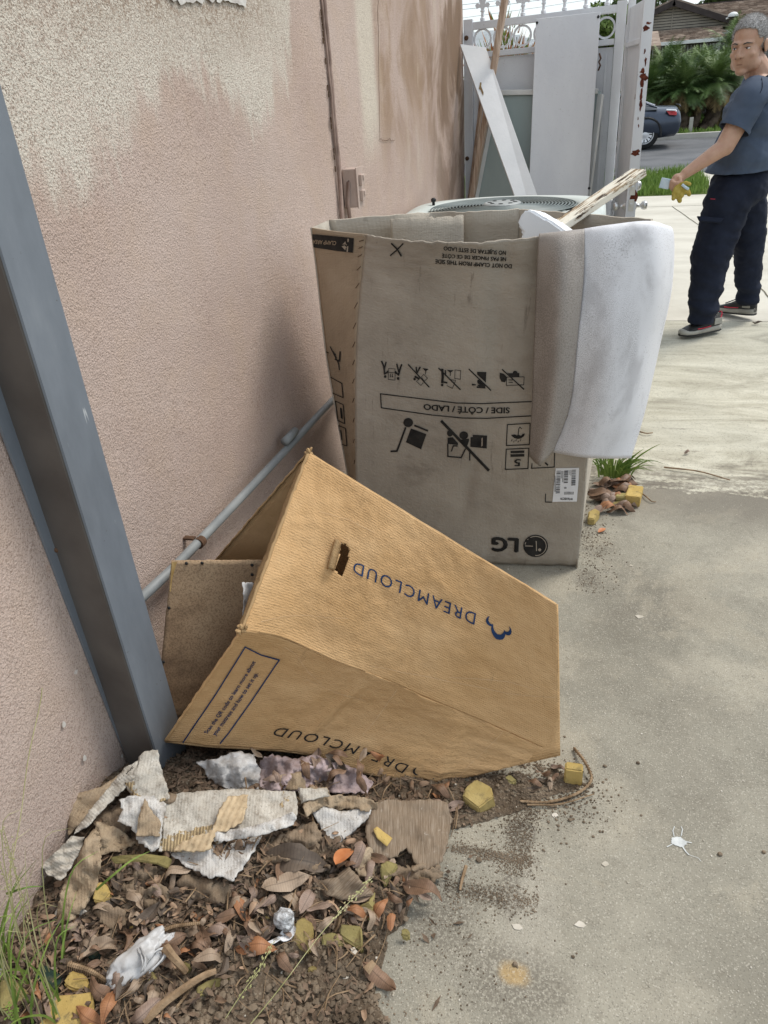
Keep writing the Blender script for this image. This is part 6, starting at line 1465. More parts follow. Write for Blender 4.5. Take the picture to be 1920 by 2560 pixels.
twig([(170, 2410, .06), (220, 2425, .06), (262, 2450, .055), (272, 2462, .05)], .0042, 'thick scaly twig running to the muddy spoon')
twig([(570, 2345, .055), (556, 2370, .05), (535, 2412, .045), (500, 2445, .045), (440, 2520, .04)], .0034, 'scaly twig descending below the pale tan leaf')
twig([(655, 2335, .06), (690, 2305, .07), (710, 2290, .07)], .003, 'scaly twig beside the foil ball'); twig([(380, 2345, .075), (430, 2318, .08), (500, 2308, .075)], .004, 'brown braided twig above the white bag')
twig([(852, 2290, .06), (846, 2315, .055), (838, 2330, .05)], .003, 'short scaly twig tip standing between foam pieces')
twig([(415, 2370, .08), (435, 2395, .08), (465, 2430, .05)], .010, 'stout broken brown stick behind the plastic bag', False)
twig([(1165, 2165, .012), (1155, 2200, .012), (1150, 2225, .008)], .004, 'short tan splinter standing at the rim of the soil', False)
twig([(360, 2555, .05), (420, 2500, .06), (500, 2445, .06), (540, 2428, .055)], .009, 'long brown stalk curving along the bottom of the heap', False)
twig([(915, 2428, .03), (935, 2405, .035)], .010, 'stubby grey wood piece on the broad brown leaf', False)
twig([(1660, 1168, .004), (1745, 1178, .008), (1825, 1200, .004)], .004, 'long brown stick lying on the old concrete', False)
twig([(1595, 1078, .004), (1615, 1083, .006), (1632, 1082, .004)], .004, 'small brown twig near the vinyl sheet corner', False)
twig([(*z1(1175, 1010), .01), (*z1(1240, 1060), .012), (*z1(1290, 1105), .008), (*z1(1345, 1112), .004)], .003, 'curled red stalk right of the large foam block', False)
for (px, py) in ((1718, 1130), (1560, 1070)):
    special(px, py, .006, rl.uniform(0, 3), 0, .2, .5, 4, 'tan leaf on the pale concrete near (%s)' % ('the stick' if px > 1600 else 'the sheet'))
# small litter too small to pick apart
vs = []; fs = []
mv, mf = [], []      # the many smaller leaves beyond those kept single
for _ in range(900):
    px, py = rl.uniform(60, 1160), rl.uniform(1900, 2560)
    if py < 2100 and (px < 600 or px > 1130): continue
    if py > 2380 and px > 430 and rl.random() < .9: continue
    p = az(px, py, .03); hh_ = H(p.x, p.y)
    if hh_ < 0 or p.x < .012: continue
    p.z = hh_+rl.uniform(.003, .014); me_ = LM[rl.randrange(20)]; Mx = Matrix.Translation(p) @ Matrix.Rotation(rl.uniform(0, 6.3), 4, 'Z') @ Matrix.Rotation(rl.uniform(-.6, .6), 4, 'Y') @ Matrix.Rotation(rl.uniform(-.9, .9), 4, 'X') @ Matrix.Scale(rl.uniform(.2, .55), 4)
    k0 = len(mv); mv += [Mx @ v.co for v in me_.vertices]; mf += [tuple(k0+i for i in f.vertices) for f in me_.polygons]
tag(mesh('small_leaves', mv, mf, simple('mixed small dead leaves', (.13, .085, .055), (.40, .27, .18), 16, .7, .2, kind='Pos', lo=.38, hi=.62), None, True), 'small dead leaves filling the gaps of the heap', 'leaves', kind='stuff')
MSl = simple('litter bits', (.07, .05, .035), (.24, .17, .12), 24, .9, .1, kind='Pos')
for _ in range(9000):
    px, py = rl.uniform(30, 1180), rl.uniform(1870, 2560); p = az(px, py, .03); h = H(p.x, p.y)
    if h < -.004 and rl.random() > .05: continue
    if p.x < .01: continue
    if py > 2330 and px > 480+max(0, 2480-py) and rl.random() < .85: continue
    if px > 900 and rl.random() < .5: continue
    z = max(h, 0)+rl.uniform(.001, .010); L = rl.uniform(.003, .016); W = rl.uniform(.001, .006); a = rl.uniform(0, 6.28); t = rl.uniform(-.6, .6)
    dx, dy = math.cos(a)*L, math.sin(a)*L; ex, ey = -math.sin(a)*W, math.cos(a)*W; k = len(vs); x, y = p.x, p.y
    vs += [(x-dx, y-dy, z-L*t), (x+ex, y+ey, z+.002), (x+dx, y+dy, z+L*t), (x-ex, y-ey, z-.001)]; fs += [(k, k+1, k+2), (k, k+2, k+3)]
bmS = bmesh.new()
for _ in range(420):
    px, py = rl.uniform(60, 1150), rl.uniform(1900, 2540)
    if py < 2100 and px < 620: continue
    if py > 2400 and px > 450 and rl.random() < .7: continue
    p = az(px, py, .03); hh_ = H(p.x, p.y)
    if hh_ < 0 or p.x < .03: continue
    a = rl.uniform(0, 6.28); L = rl.uniform(.012, .045); d = Vector((math.cos(a), math.sin(a), rl.uniform(-.3, .4)))*L; p.z = hh_+rl.uniform(.006, .018); m_ = Vector((rl.uniform(-1, 1), rl.uniform(-1, 1), rl.uniform(0, 1)))*L*.25; r_ = rl.uniform(.0006, .0022)
    tube(bmS, [crom([p-d, p+m_, p+d], i/6) for i in range(7)], [r_*(1-.1*i) for i in range(7)], 4)
tag(bmo('bark_strips', bmS, MS['twig']), 'thin brown twig and bark fibres tangled in the litter', 'litter', kind='stuff')
tag(mesh('leaf_crumbs', vs, fs, MSl), 'small broken leaf and bark bits covering the litter heap', 'litter', kind='stuff')
# ================================================================== WEEDS
def blade(bm, P, w0, n=10):
    Q = [crom(P, i/n) for i in range(n+1)]; prev = None
    for i, q in enumerate(Q):
        t = (Q[min(i+1, n)]-Q[max(i-1, 0)]).normalized(); s = t.cross(CAM-q).normalized(); s = (s+Vector((.3, .1, 0))).normalized()*w0*(1-(i/n)**2*.93)
        r = (bm.verts.new(q-s), bm.verts.new(q+s))
        if prev: bm.faces.new((prev[0], prev[1], r[1], r[0]))
        prev = r
def seedstalk(name, L, r, label, seeds=.45, mt='grassdry'):
    P = [az(*p) if len(p) == 3 else Vector(p[:3]) for p in L]; bm = bmesh.new(); tube(bm, [crom(P, i/20) for i in range(21)], [r*(1-.5*i/20) for i in range(21)], 4)
    rs_ = random.Random(len(L)*7+int(L[0][0]))
    for i in range(46):
        t = 1-seeds*rs_.random(); q = crom(P, t); d = (crom(P, min(1, t+.02))-crom(P, t-.02)).normalized(); s = Vector((rs_.uniform(-1, 1), rs_.uniform(-1, 1), rs_.uniform(-1, 1))).cross(d).normalized()
        e = q+s*rs_.uniform(.002, .007)+d*.004; ell(bm, e, (.0012, .0012, .0028), d.to_track_quat('Z', 'Y').to_matrix().to_4x4(), sub=1)
    return tag(bmo(name, bm, MS[mt]), label, 'grass stalk')
seedstalk('grass_stalk', [(610, 2580, .03), (700, 2470, .07), (790, 2350, .11), (850, 2280, .12), (930, 2195, .12)], .0011, 'pale grass seed stalk arching across the heap towards the plywood', .35)
seedstalk('grass_stalk', [(545, 2575, .03), (600, 2490, .06), (650, 2420, .07), (680, 2360, .075)], .001, 'shorter straw seed stalk at the bottom of the heap', .7)
tufts = []
e = empty('weed_clump', (.06, .62, .02), label='tall thin grass weeds growing from the wall foot at left', cat='weed')
rw = random.Random(4)
for i in range(44):
    x0 = rw.uniform(-20, 170); y0 = rw.uniform(2380, 2600); A = az(x0, y0, .03)
    A.x = max(A.x, .02); h = rw.uniform(.10, .26) if i % 3 else rw.uniform(.28, .46); ln = rw.uniform(-.10, .12); lx = rw.uniform(-.01, .10)
    P = [A, A+Vector((lx*.2, ln*.2, h*.4)), A+Vector((lx*.55, ln*.6, h*.78)), A+Vector((lx, ln, h*(1 if i % 2 else .8)))]
    for q in P: q.x = max(q.x, .012)
    bm = bmesh.new(); blade(bm, P, .0022 if i % 3 else .0011); bmo('grass_leaf' if i % 3 else 'seed_stem', bm, MS['grassblade'] if i % 3 else MS['grassdry'], e)
for i in range(9):
    A = az(rw.uniform(0, 150), rw.uniform(2420, 2540), .05); A.x = max(A.x, .03)
    P = [A, A+Vector((.01, .0, .16)), A+Vector((.02, .02, .30)), A+Vector((.03+.02*i % .05, .03, .42+.02*i))]; bm = bmesh.new(); tube(bm, [crom(P, k/14) for k in range(15)], .0007, 4)
    for k in range(34):
        t = .55+.45*rw.random(); q = crom(P, t)+Vector((rw.uniform(-1, 1), rw.uniform(-1, 1), rw.uniform(-1, 1)))*.006; ell(bm, q, (.001, .001, .0026), sub=1)
    bmo('seed_head', bm, MS['grassdry'], e)
# dead vine on the wall
bm = bmesh.new(); P = [ax(105, 1720, .012), ax(100, 1760, .012), ax(70, 1900, .02), ax(50, 2050, .02), ax(20, 2200, .03)]
tube(bm, [crom(P, i/20) for i in range(21)], .0009, 4); tag(bmo('dead_vine', bm, MS['grassdry']), 'thin dead vine hanging down the stucco at left', 'vine')
e = empty('weed_clump', az(150, 2350, .05), label='arching green grass leaf over the curled tan cardboard', cat='weed')
for L in ([(15, 2235, .16), (45, 2225, .19), (75, 2217, .19), (110, 2216, .17)], [(240, 2225, .10), (280, 2190, .14), (330, 2150, .16), (375, 2128, .16)]):
    bm = bmesh.new(); blade(bm, [az(*p) for p in L], .0026); bmo('grass_leaf', bm, MS['grassblade'], e)
e = empty('clover', az(30, 2520, .05), label='tiny clover sprig at the bottom left corner', cat='weed')
for k in range(9):
    c = az(rw.uniform(0, 45), rw.uniform(2490, 2545), .06); bm = bmesh.new()
    for a in range(3):
        v = [c+Vector((math.cos(a*2.1+t)*r_, math.sin(a*2.1+t)*r_, .001)) for t, r_ in ((0, 0), (-.5, .005), (0, .007), (.5, .005))]; bm.faces.new([bm.verts.new(q) for q in v])
    bmo('clover_leaf', bm, MS['blade'], e)
# white kerb strip at wall foot
bm = bmesh.new(); P = [(.012, .40, .02), (.016, .62, .03), (.014, .80, .035)]; tube(bm, P, .012, 8); tag(bmo('wall_foot_pipe', bm, MS['pipe']), 'pale old pipe lying at the wall foot behind the weeds', 'pipe')
# tuft by the carton
tb = az(1535, 1192, 0)
e = empty('grass_tuft', tb, label='bright green grass tuft growing beside the washer carton', cat='grass tuft')
for i in range(70):
    a = rw.uniform(0, 6.28); r_ = rw.uniform(0, .06); A = tb+Vector((math.cos(a)*r_*1.2, math.sin(a)*r_*.6, 0)); h = rw.uniform(.05, .13); s = rw.uniform(.2, 1)
    d = Vector((math.cos(a)*.07*s+.03*rw.random(), math.sin(a)*.04*s, 0)); P = [A, A+d*.3+Vector((0, 0, h*.55)), A+d*1.0+Vector((0, 0, h*.9)), A+d*1.7+Vector((0, 0, h*.8))]
    bm = bmesh.new(); blade(bm, P, .0032, 6); bmo('grass_leaf', bm, MS['grassblade'], e)
for T_ in ((1652, 1109), (1610, 1122), (1590, 1135)):
    B = ay(T_[0], T_[1], 2.95); A = tb+Vector((.03, 0, 0)); bm = bmesh.new(); blade(bm, [A, A.lerp(B, .35)+Vector((0, 0, .03)), A.lerp(B, .7)+Vector((0, 0, .02)), B], .0042, 8); bmo('grass_leaf', bm, MS['grassblade'], e)
# ================================================================== PERSON
class Blob:
    def __init__(s): s.bm = bmesh.new()
    def limb(s, a, b, r0, r1, n=14, fl=(1, 1, 1)):
        a, b = Vector(a), Vector(b); d = b-a; L = d.length
        q = d.to_track_quat('Z', 'Y').to_matrix().to_4x4(); rings = []
        K = 6
        for i in range(-K, K+1+8):
            pass
        prof = [(-r0*math.cos(t), r0*math.sin(t)) for t in [k*math.pi/2/5 for k in range(1, 6)]]+[(L*k/4, r0+(r1-r0)*k/4) for k in range(1, 4)]+[(L+r1*math.sin(t), r1*math.cos(t)) for t in [k*math.pi/2/5 for k in range(0, 5)]]
        for z, r in prof: rings.append([s.bm.verts.new(a+(q @ Vector((r*math.cos(k*2*math.pi/n)*fl[0], r*math.sin(k*2*math.pi/n)*fl[1], z)))) for k in range(n)])
        for i in range(len(rings)-1):
            for k in range(n): s.bm.faces.new((rings[i][k], rings[i][(k+1) % n], rings[i+1][(k+1) % n], rings[i+1][k]))
        s.bm.faces.new(rings[0][::-1]); s.bm.faces.new(rings[-1])
    def el(s, c, r, rot=None): ell(s.bm, c, r, rot, seg=20)
    def done(s, name, mt, parent, vox, sm=4, fold=None, cut=None, smooth=True):
        bmesh.ops.recalc_face_normals(s.bm, faces=s.bm.faces)
        me = bpy.data.meshes.new(name); s.bm.to_mesh(me); s.bm.free()
        t = bpy.data.objects.new('tmp', me); COL.objects.link(t)
        r = t.modifiers.new('r', 'REMESH'); r.mode = 'VOXEL'; r.voxel_size = vox
        k = t.modifiers.new('s', 'SMOOTH'); k.iterations = sm; k.factor = .6
        bpy.context.view_layer.update()
        m2 = bpy.data.meshes.new_from_object(t.evaluated_get(bpy.context.evaluated_depsgraph_get())); bpy.data.objects.remove(t)
        m2.materials.clear(); m2.name = name
        if fold:
            ns_ = [v.normal.copy() for v in m2.vertices]
            for v, n_ in zip(m2.vertices, ns_): v.co += n_*fold(v.co)
        if cut:
            b = bmesh.new(); b.from_mesh(m2)
            for co, no in cut: bmesh.ops.bisect_plane(b, geom=list(b.verts)+list(b.edges)+list(b.faces), plane_co=co, plane_no=no, clear_outer=True)
            b.to_mesh(m2); b.free()
        return link(name, m2, mt, parent, smooth)
M = Mt('skin', .5, .4); v = M.coord('Pos'); c = M.ramp(M.noise(v, 14, 5), [(.3, (.40, .235, .16)), (.7, (.52, .325, .23))]); c = M.mix(M.mr(M.noise(v, 45, 4, .6), .5, .7, 0, .3), c, (.50, .24, .18)); M.col(c); M.bump(M.noise(v, 160, 3), .0008); MS['skin'] = M.m
MS['shirt'] = simple('slate blue knit', (.052, .072, .110), (.072, .096, .142), 5, .8, .25, bd=.002, bs=12, kind='Pos')
MS['shirtd'] = simple('dark collar knit', (.02, .026, .045), (.032, .04, .062), 5, .8, .25)
MS['trous'] = simple('navy work cloth', (.008, .011, .022), (.016, .021, .038), 6, .85, .2, bd=.003, bs=14, kind='Pos')
MS['sole'] = simple('grey shoe foam', (.28, .27, .24), (.38, .37, .33), 20, .7, .2)
MS['red'] = simple('red pink trim', (.55, .03, .06), (.65, .05, .09), 20, .6, .3)
MS['glove'] = simple('yellow glove', (.33, .25, .05), (.46, .36, .10), 40, .85, .1, bd=.001, bs=200)
MS['cuff'] = simple('pale blue glove cuff', (.42, .52, .60), (.55, .63, .70), 30, .7, .2)
M = Mt('short grey hair', .7, .3); v = M.coord('Pos'); c = M.ramp(M.noise(v, 190, 3, .7), [(.34, (.10, .095, .09)), (.47, (.30, .29, .285)), (.64, (.60, .59, .58))]); M.col(c); M.bump(M.noise(v, 230, 3), .003); MS['hair'] = M.m
MS['browh'] = simple('dark eyebrow', (.05, .04, .035), (.12, .10, .09), 90, .8, .2)
man = empty('person', (1.85, 5.2, 0), label='man in slate blue polo and dark navy cargo trousers looking back while holding yellow gloves', cat='person')
HC = ay(1873, 112, 5.15)
ang_f = R(-120); tilt = R(-9)
Fv = Vector((math.cos(ang_f)*math.cos(tilt), math.sin(ang_f)*math.cos(tilt), math.sin(tilt)))
Lv = Vector((0, 0, 1)).cross(Fv).normalized(); Uv = Fv.cross(Lv).normalized()
HS = 1.09
HM = Matrix.Translation(HC) @ Matrix((Lv, Fv, Uv)).transposed().to_4x4() @ Matrix.Scale(HS, 4)   # local: x his left, y forward, z up
def h(x, y, z): return HM @ Vector((x, y, z))
RH = Matrix((Lv, Fv, Uv)).transposed().to_4x4()
Lsh, Rsh = Vector((1.80, 5.03, 1.34)), Vector((1.86, 5.38, 1.36))
El, Wr = ay(1812, 366, 4.95), ay(1716, 432, 4.88)
Hd = ay(1693, 452, 4.87)
B = Blob()
def he(c, r, rot=None): B.el(h(*c), tuple(q*HS for q in r), RH @ (rot or Matrix.Identity(4)))
def hl(a, b, r0, r1): B.limb(h(*a), h(*b), r0*HS, r1*HS, 10)
he((0, -.012, .035), (.076, .098, .086)); he((0, .036, -.037), (.065, .068, .082)); he((0, .022, -.075), (.062, .064, .046)); he((0, .050, -.080), (.040, .040, .040))
he((0, .068, -.103), (.030, .026, .022)); hl((-.045, -.005, -.075), (0, .062, -.100), .026, .024); hl((.045, -.005, -.075), (0, .062, -.100), .026, .024)
for s in (1, -1):
    hl((s*.012, .090, .020), (s*.046, .070, .019), .0115, .009)        # brow ridge
    he((s*.040, .070, -.030), (.022, .020, .018))                      # cheekbone
    he((s*.028, .052, -.066), (.024, .018, .030)); he((s*.050, .026, -.078), (.022, .030, .030))
    he((s*.0135, .108, -.033), (.0095, .012, .008))                    # nostril
    he((s*.081, -.008, -.008), (.008, .018, .031), Matrix.Rotation(R(-12), 4, 'X')); he((s*.084, -.013, .002), (.009, .017, .020))
    he((s*.031, .0815, -.0005), (.0155, .010, .0075))                    # lids
hl((0, .092, .012), (0, .119, -.026), .0085, .0125); he((0, .120, -.031), (.0115, .0115, .010))
hl((-.022, .085, -.0655), (0, .094, -.0635), .0048, .0060); hl((.022, .085, -.0655), (0, .094, -.0635), .0048, .0060)
hl((-.018, .084, -.0755), (0, .0915, -.0765), .0050, .0065); hl((.018, .084, -.0755), (0, .0915, -.0765), .0050, .0065)
NB = Vector((1.865, 5.20, 1.41))
B.limb(h(0, -.03, -.06), NB, .064, .072); B.el((1.86, 5.2, 1.24), (.12, .17, .18)); B.el((1.83, 5.2, 1.0), (.13, .16, .16)); B.el((1.84, 5.2, .90), (.11, .14, .07))
B.limb(NB, Lsh, .06, .06); B.limb(NB, Rsh, .06, .06)
B.limb(Lsh, El, .062, .052); B.limb(El, Wr, .053, .032, fl=(1, .9, 1)); B.limb(Rsh, (1.93, 5.46, 1.08), .056, .044); B.limb((1.93, 5.46, 1.08), (1.80, 5.50, .90), .042, .028)
B.limb((1.80, 5.50, .90), (1.74, 5.50, .83), .03, .03)
B.limb((1.79, 5.10, .84), (1.72, 5.08, .48), .085, .06); B.limb((1.72, 5.08, .48), (1.715, 5.07, .12), .055, .035)
B.limb((1.88, 5.3, .84), (1.96, 5.33, .48), .085, .06); B.limb((1.96, 5.33, .48), (2.02, 5.40, .14), .055, .035)
B.limb(Wr, Hd, .028, .032, fl=(1, .8, 1)); B.el(Hd, (.034, .030, .040))
fin_ = [((1679, 452), (1676, 468), (1686, 480), 4.85), ((1683, 456), (1681, 474), (1692, 483), 4.838), ((1688, 458), (1689, 476), (1699, 482), 4.828), ((1694, 458), (1697, 473), (1705, 478), 4.822)]
for a, b, c, y in fin_:
    B.limb(ay(*a, y), ay(*b, y), .0105, .0095, 8); B.limb(ay(*b, y), ay(*c, y), .0095, .008, 8)
B.limb(ay(1699, 445, 4.84), ay(1704, 462, 4.815), .012, .0105, 8); B.limb(ay(1704, 462, 4.815), ay(1700, 473, 4.81), .0105, .009, 8)
body = B.done('body', MS['skin'], man, .0044, 5)
# eyes, brows, hair
for s in (1, -1):
    bm = bmesh.new(); ell(bm, h(s*.031, .0865, -.0010), (.0115*HS, .006*HS, .0036*HS), RH, 12); e_ = bmo('eye', bm, MS['label'], man, True)
    bm = bmesh.new(); ell(bm, h(s*.031-.002, .0905, -.0012), (.0046*HS, .0030*HS, .0034*HS), RH, 10); bmo('iris', bm, MS['black'], e_, True)
    bm = bmesh.new(); tube(bm, [h(s*.018, .0925, .0035), h(s*.031, .0935, .0045), h(s*.045, .083, .002)], [.0010, .0016, .0008], 6); bmo('eyelid', bm, MS['black'], man, True)
    bm = bmesh.new(); tube(bm, [h(s*.014, .101, .019), h(s*.030, .0975, .024), h(s*.050, .080, .018)], [.0028, .0040, .0016], 8); bmo('eyebrow', bm, MS['browh'], man, True)
bm = bmesh.new(); tube(bm, [h(-.024, .0885, -.0705), h(-.008, .0985, -.0700), (h(.008, .0985, -.0700)), h(.024, .0885, -.0710)], [.0007, .0012, .0012, .0007], 6)
MS['lip'] = simple('lip line', (.13, .05, .04), (.18, .07, .05), 20, .6, .3); bmo('mouth_line', bm, MS['lip'], man, True)
for s in (1, -1):
    bm = bmesh.new(); ell(bm, h(s*.0125, .116, -.0405), (.0042, .0042, .0022), RH, 8); bmo('nostril', bm, MS['lip'], man, True)
B = Blob(); he((0, -.014, .040), (.0815, .102, .0885)); he((0, -.045, .0), (.078, .072, .075))
def hcut(x, y, z): return (h(x, y, z))
hr = B.done('hair', MS['hair'], man, .006, 2, lambda p: .0022*fbm(p.x*90, p.y*90, p.z*90))
b = bmesh.new(); b.from_mesh(hr.data); HI = HM.inverted()
dl_ = []
for v in b.verts:
    q = HI @ v.co; keep = (q.z > .085-.02*abs(q.x)/.08 and q.y < .075) or (q.y < .052+.012*fbm(q.z*60, q.x*30) and q.z > .030) or (q.y < .012 and q.z > -.015 and abs(q.x) > .02) or (q.y < -.045 and q.z > -.075)
    if q.z > .085 and q.y < .070: keep = True
    if not keep: dl_.append(v)
bmesh.ops.delete(b, geom=dl_, context='VERTS'); b.to_mesh(hr.data); b.free(); solid(hr, .006, -1)
hv, hf = [], []; rh = random.Random(8); pv = [(v.co.copy(), v.normal.copy()) for v in hr.data.vertices]
for _ in range(9000):
    p, nn = rh.choice(pv); p = p+Vector((rh.uniform(-1, 1), rh.uniform(-1, 1), rh.uniform(-1, 1)))*.004
    d = (nn+Vector((rh.uniform(-.7, .7), rh.uniform(-.7, .7), rh.uniform(-.9, .3)))).normalized()*rh.uniform(.006, .013); s_ = nn.cross(d).normalized()*.0008; k = len(hv)
    hv += [p-s_, p+s_, p+d]; hf.append((k, k+1, k+2))
o = mesh('hair_strands', hv, hf, MS['hair'], man); o['kind'] = 'stuff'
# shirt
def ffold(p):
    return .011*fbm(p.x*5+p.z*6, p.y*5, p.z*9-p.x*6)+.006*fbm(p.x*12+p.z*18, p.y*10, p.z*16-p.x*10)
B = Blob(); B.el((1.845, 5.20, 1.23), (.158, .205, .19)); B.el((1.83, 5.20, 1.04), (.172, .205, .22)); B.el((1.82, 5.2, .90), (.196, .215, .17)); B.el((1.82, 5.2, .80), (.20, .215, .16)); B.el((1.86, 5.22, 1.30), (.15, .19, .13))
B.limb((1.85, 5.2, 1.36), Lsh, .085, .074); B.limb((1.85, 5.2, 1.36), Rsh, .085, .074); B.limb((1.86, 5.2, 1.34), (1.865, 5.2, 1.43), .085, .072)
shirt = B.done('polo_shirt', MS['shirt'], man, .011, 4, ffold, [(Vector((0, 0, .862)), Vector((.05, 0, -1))), (NB+Vector((0, 0, .012)), Vector((-.30, -.15, 1)))]); solid(shirt, .003, 0)
sle = Lsh.lerp(El, .66)
def tubes(name, P, rr_, mt, parent, fold=.004, n=26, m=22, th=.0025, fl=.9):
    vs = []; fs = []; P = [Vector(p) for p in P]
    for i in range(m+1):
        t = i/m; c = crom(P, t); d = (crom(P, min(1, t+.03))-crom(P, max(0, t-.03))).normalized(); a = d.cross(Vector((.2, .1, 1)) if abs(d.z) < .9 else Vector((1, 0, 0))).normalized(); b_ = d.cross(a)
        r = lin([Vector((q, 0, 0)) for q in rr_], t).x
        for k in range(n):
            w_ = k*2*math.pi/n; nn = a*math.cos(w_)+b_*math.sin(w_)*fl; q = c+nn*r; vs.append(q+nn*(fold*fbm(q.x*12+q.z*10, q.y*12, q.z*22-q.x*9)*1.3))
    for i in range(m):
        for k in range(n): fs.append((i*n+k, i*n+(k+1) % n, (i+1)*n+(k+1) % n, (i+1)*n+k))
    o = mesh(name, vs, fs, mt, parent, True); solid(o, th, 0); return o
tubes('sleeve', [Lsh+Vector((.03, .06, .02)), Lsh, Lsh.lerp(El, .3), sle], [.092, .090, .088, .085], MS['shirt'], shirt, .006)
tubes('sleeve_band', [Lsh.lerp(El, .60), sle+(El-Lsh)*.012], [.088, .0875], MS['shirt'], shirt, .003)
tubes('sleeve', [Rsh+Vector((0, -.05, .02)), Rsh, Vector((1.91, 5.44, 1.18))], [.082, .08, .072], MS['shirt'], shirt, .006)
tubes('collar', [NB+Vector((.008, .0, -.02)), NB+Vector((-.004, -.006, .022)), NB+Vector((-.014, -.012, .042))], [.098, .083, .090], MS['shirtd'], shirt, .002, fl=1.0)
# sewn arm seam
bm = bmesh.new(); P = [Lsh+Vector((-.075, -.03, -.13)), Lsh+Vector((-.03, -.082, -.06)), Lsh+Vector((.03, -.078, .03)), Lsh+Vector((.03, -.02, .088))]
tube(bm, [crom(P, i/16) for i in range(17)], .0022, 5); bmo('arm_seam', bm, MS['shirtd'], shirt)
# trousers
def tf(p): return .010*fbm(p.x*5, p.y*5, p.z*11+p.x*5)+.005*fbm(p.x*14, p.y*14, p.z*26)+(.007*math.sin(p.z*62+p.x*9) if p.z < .24 else 0)
B = Blob(); B.el((1.825, 5.2, .86), (.165, .198, .14)); B.el((1.83, 5.2, .92), (.15, .17, .10)); K1 = (1.712, 5.075, .48); K2 = (1.965, 5.335, .48)
B.limb((1.775, 5.11, .82), K1, .136, .116); B.limb(K1, (1.712, 5.065, .17), .114, .090); B.limb((1.712, 5.065, .17), (1.712, 5.065, .13), .084, .082)
B.limb((1.885, 5.29, .82), K2, .128, .092); B.limb(K2, (2.015, 5.40, .19), .092, .074); B.limb((2.015, 5.40, .19), (2.02, 5.40, .16), .074, .072)
tr = B.done('trousers', MS['trous'], man, .011, 4, tf, [(Vector((0, 0, .085)), Vector((0, 0, -1)))])
pf = Surf(lambda u, v: ay(1744, 540, 4.935).lerp(ay(1811, 545, 4.97), u).lerp(ay(1750, 552, 4.925).lerp(ay(1803, 557, 4.955), u), v)); pf.grid('pocket_flap', 6, 4, MS['trous'], tr, .012)
bm = bmesh.new(); tube(bm, [ay(1776, 497, 4.955), ay(1788, 498, 4.955)], .0014, 5); bmo('pocket_trim', bm, MS['red'], tr)
def shoe(heel, toe, lift, label):
    A, Bp = Vector(heel), Vector(toe); d = Bp-A; L = .29; X = d.normalized(); Y = Vector((0, 0, 1)).cross(X).normalized(); Z = X.cross(Y); SM = Matrix.Translation(A) @ Matrix((X, Y, Z)).transposed().to_4x4()
    st_ = [(0, .020, .085), (.03, .034, .10), (.08, .036, .105), (.13, .038, .095), (.18, .043, .072), (.23, .046, .058), (.27, .038, .046), (.30, .012, .028)]
    def loft(name, zf, mt, parent, base):
        vs = []; fs = []; n = 14
        for x, w_, t in st_:
            z0, z1_ = zf(x, t)
            for k in range(n):
                a = k*2*math.pi/n; vs.append(SM @ Vector((x, w_*base*math.copysign(abs(math.cos(a))**.7, math.cos(a)), (z0+z1_)/2+(z1_-z0)/2*math.copysign(abs(math.sin(a))**.6, math.sin(a)))))
        for i in range(len(st_)-1):
            for k in range(n): fs.append((i*n+k, i*n+(k+1) % n, (i+1)*n+(k+1) % n, (i+1)*n+k))
        fs.append(tuple(range(n))[::-1]); fs.append(tuple(range((len(st_)-1)*n, len(st_)*n))); return mesh(name, vs, fs, mt, parent, True)
    up = loft('shoe', lambda x, t: (.02, t), MS['black'], man, 1.0); up['label'] = label
    loft('midsole', lambda x, t: (.006+.012*(x/.3)**3, .038+.012*(1-x/.3)+.012*(x/.3)**3), MS['sole'], up, 1.14)
    loft('outsole', lambda x, t: (0+.012*(x/.3)**3, .012+.012*(x/.3)**3), MS['black'], up, 1.16)
    bm = bmesh.new()
    for s in (1, -1): box(bm, (.045, s*.0375, .072), (.055, .006, .04), bev=.002)
    bmesh.ops.transform(bm, matrix=SM, verts=bm.verts); bmo('heel_counter', bm, MS['sole'], up)
    bm = bmesh.new(); tube(bm, [SM @ Vector(p) for p in ((.03, .036, .085), (.012, .024, .112), (.0, 0, .118), (.012, -.024, .112), (.03, -.036, .085))], .0035, 6); bmo('heel_loop', bm, MS['red'], up)
    for s in (1, -1):
        bm = bmesh.new(); tube(bm, [SM @ Vector(p) for p in ((.10, s*.040, .050), (.16, s*.044, .048), (.20, s*.046, .050))], .003, 6); bmo('side_stripe', bm, MS['red'], up)
    bm = bmesh.new()
    for k in range(4): box(bm, (.14+.022*k, 0, .098-.009*k), (.006, .05, .005))
    bmesh.ops.transform(bm, matrix=SM, verts=bm.verts); bmo('laces', bm, MS['trous'], up)
shoe((1.835, 5.14, .014), (1.60, 4.99, .004), 0, 'near black running shoe with grey sole'); shoe((2.085, 5.42, .03), (1.88, 5.60, .004), 0, 'far black running shoe with raised heel')
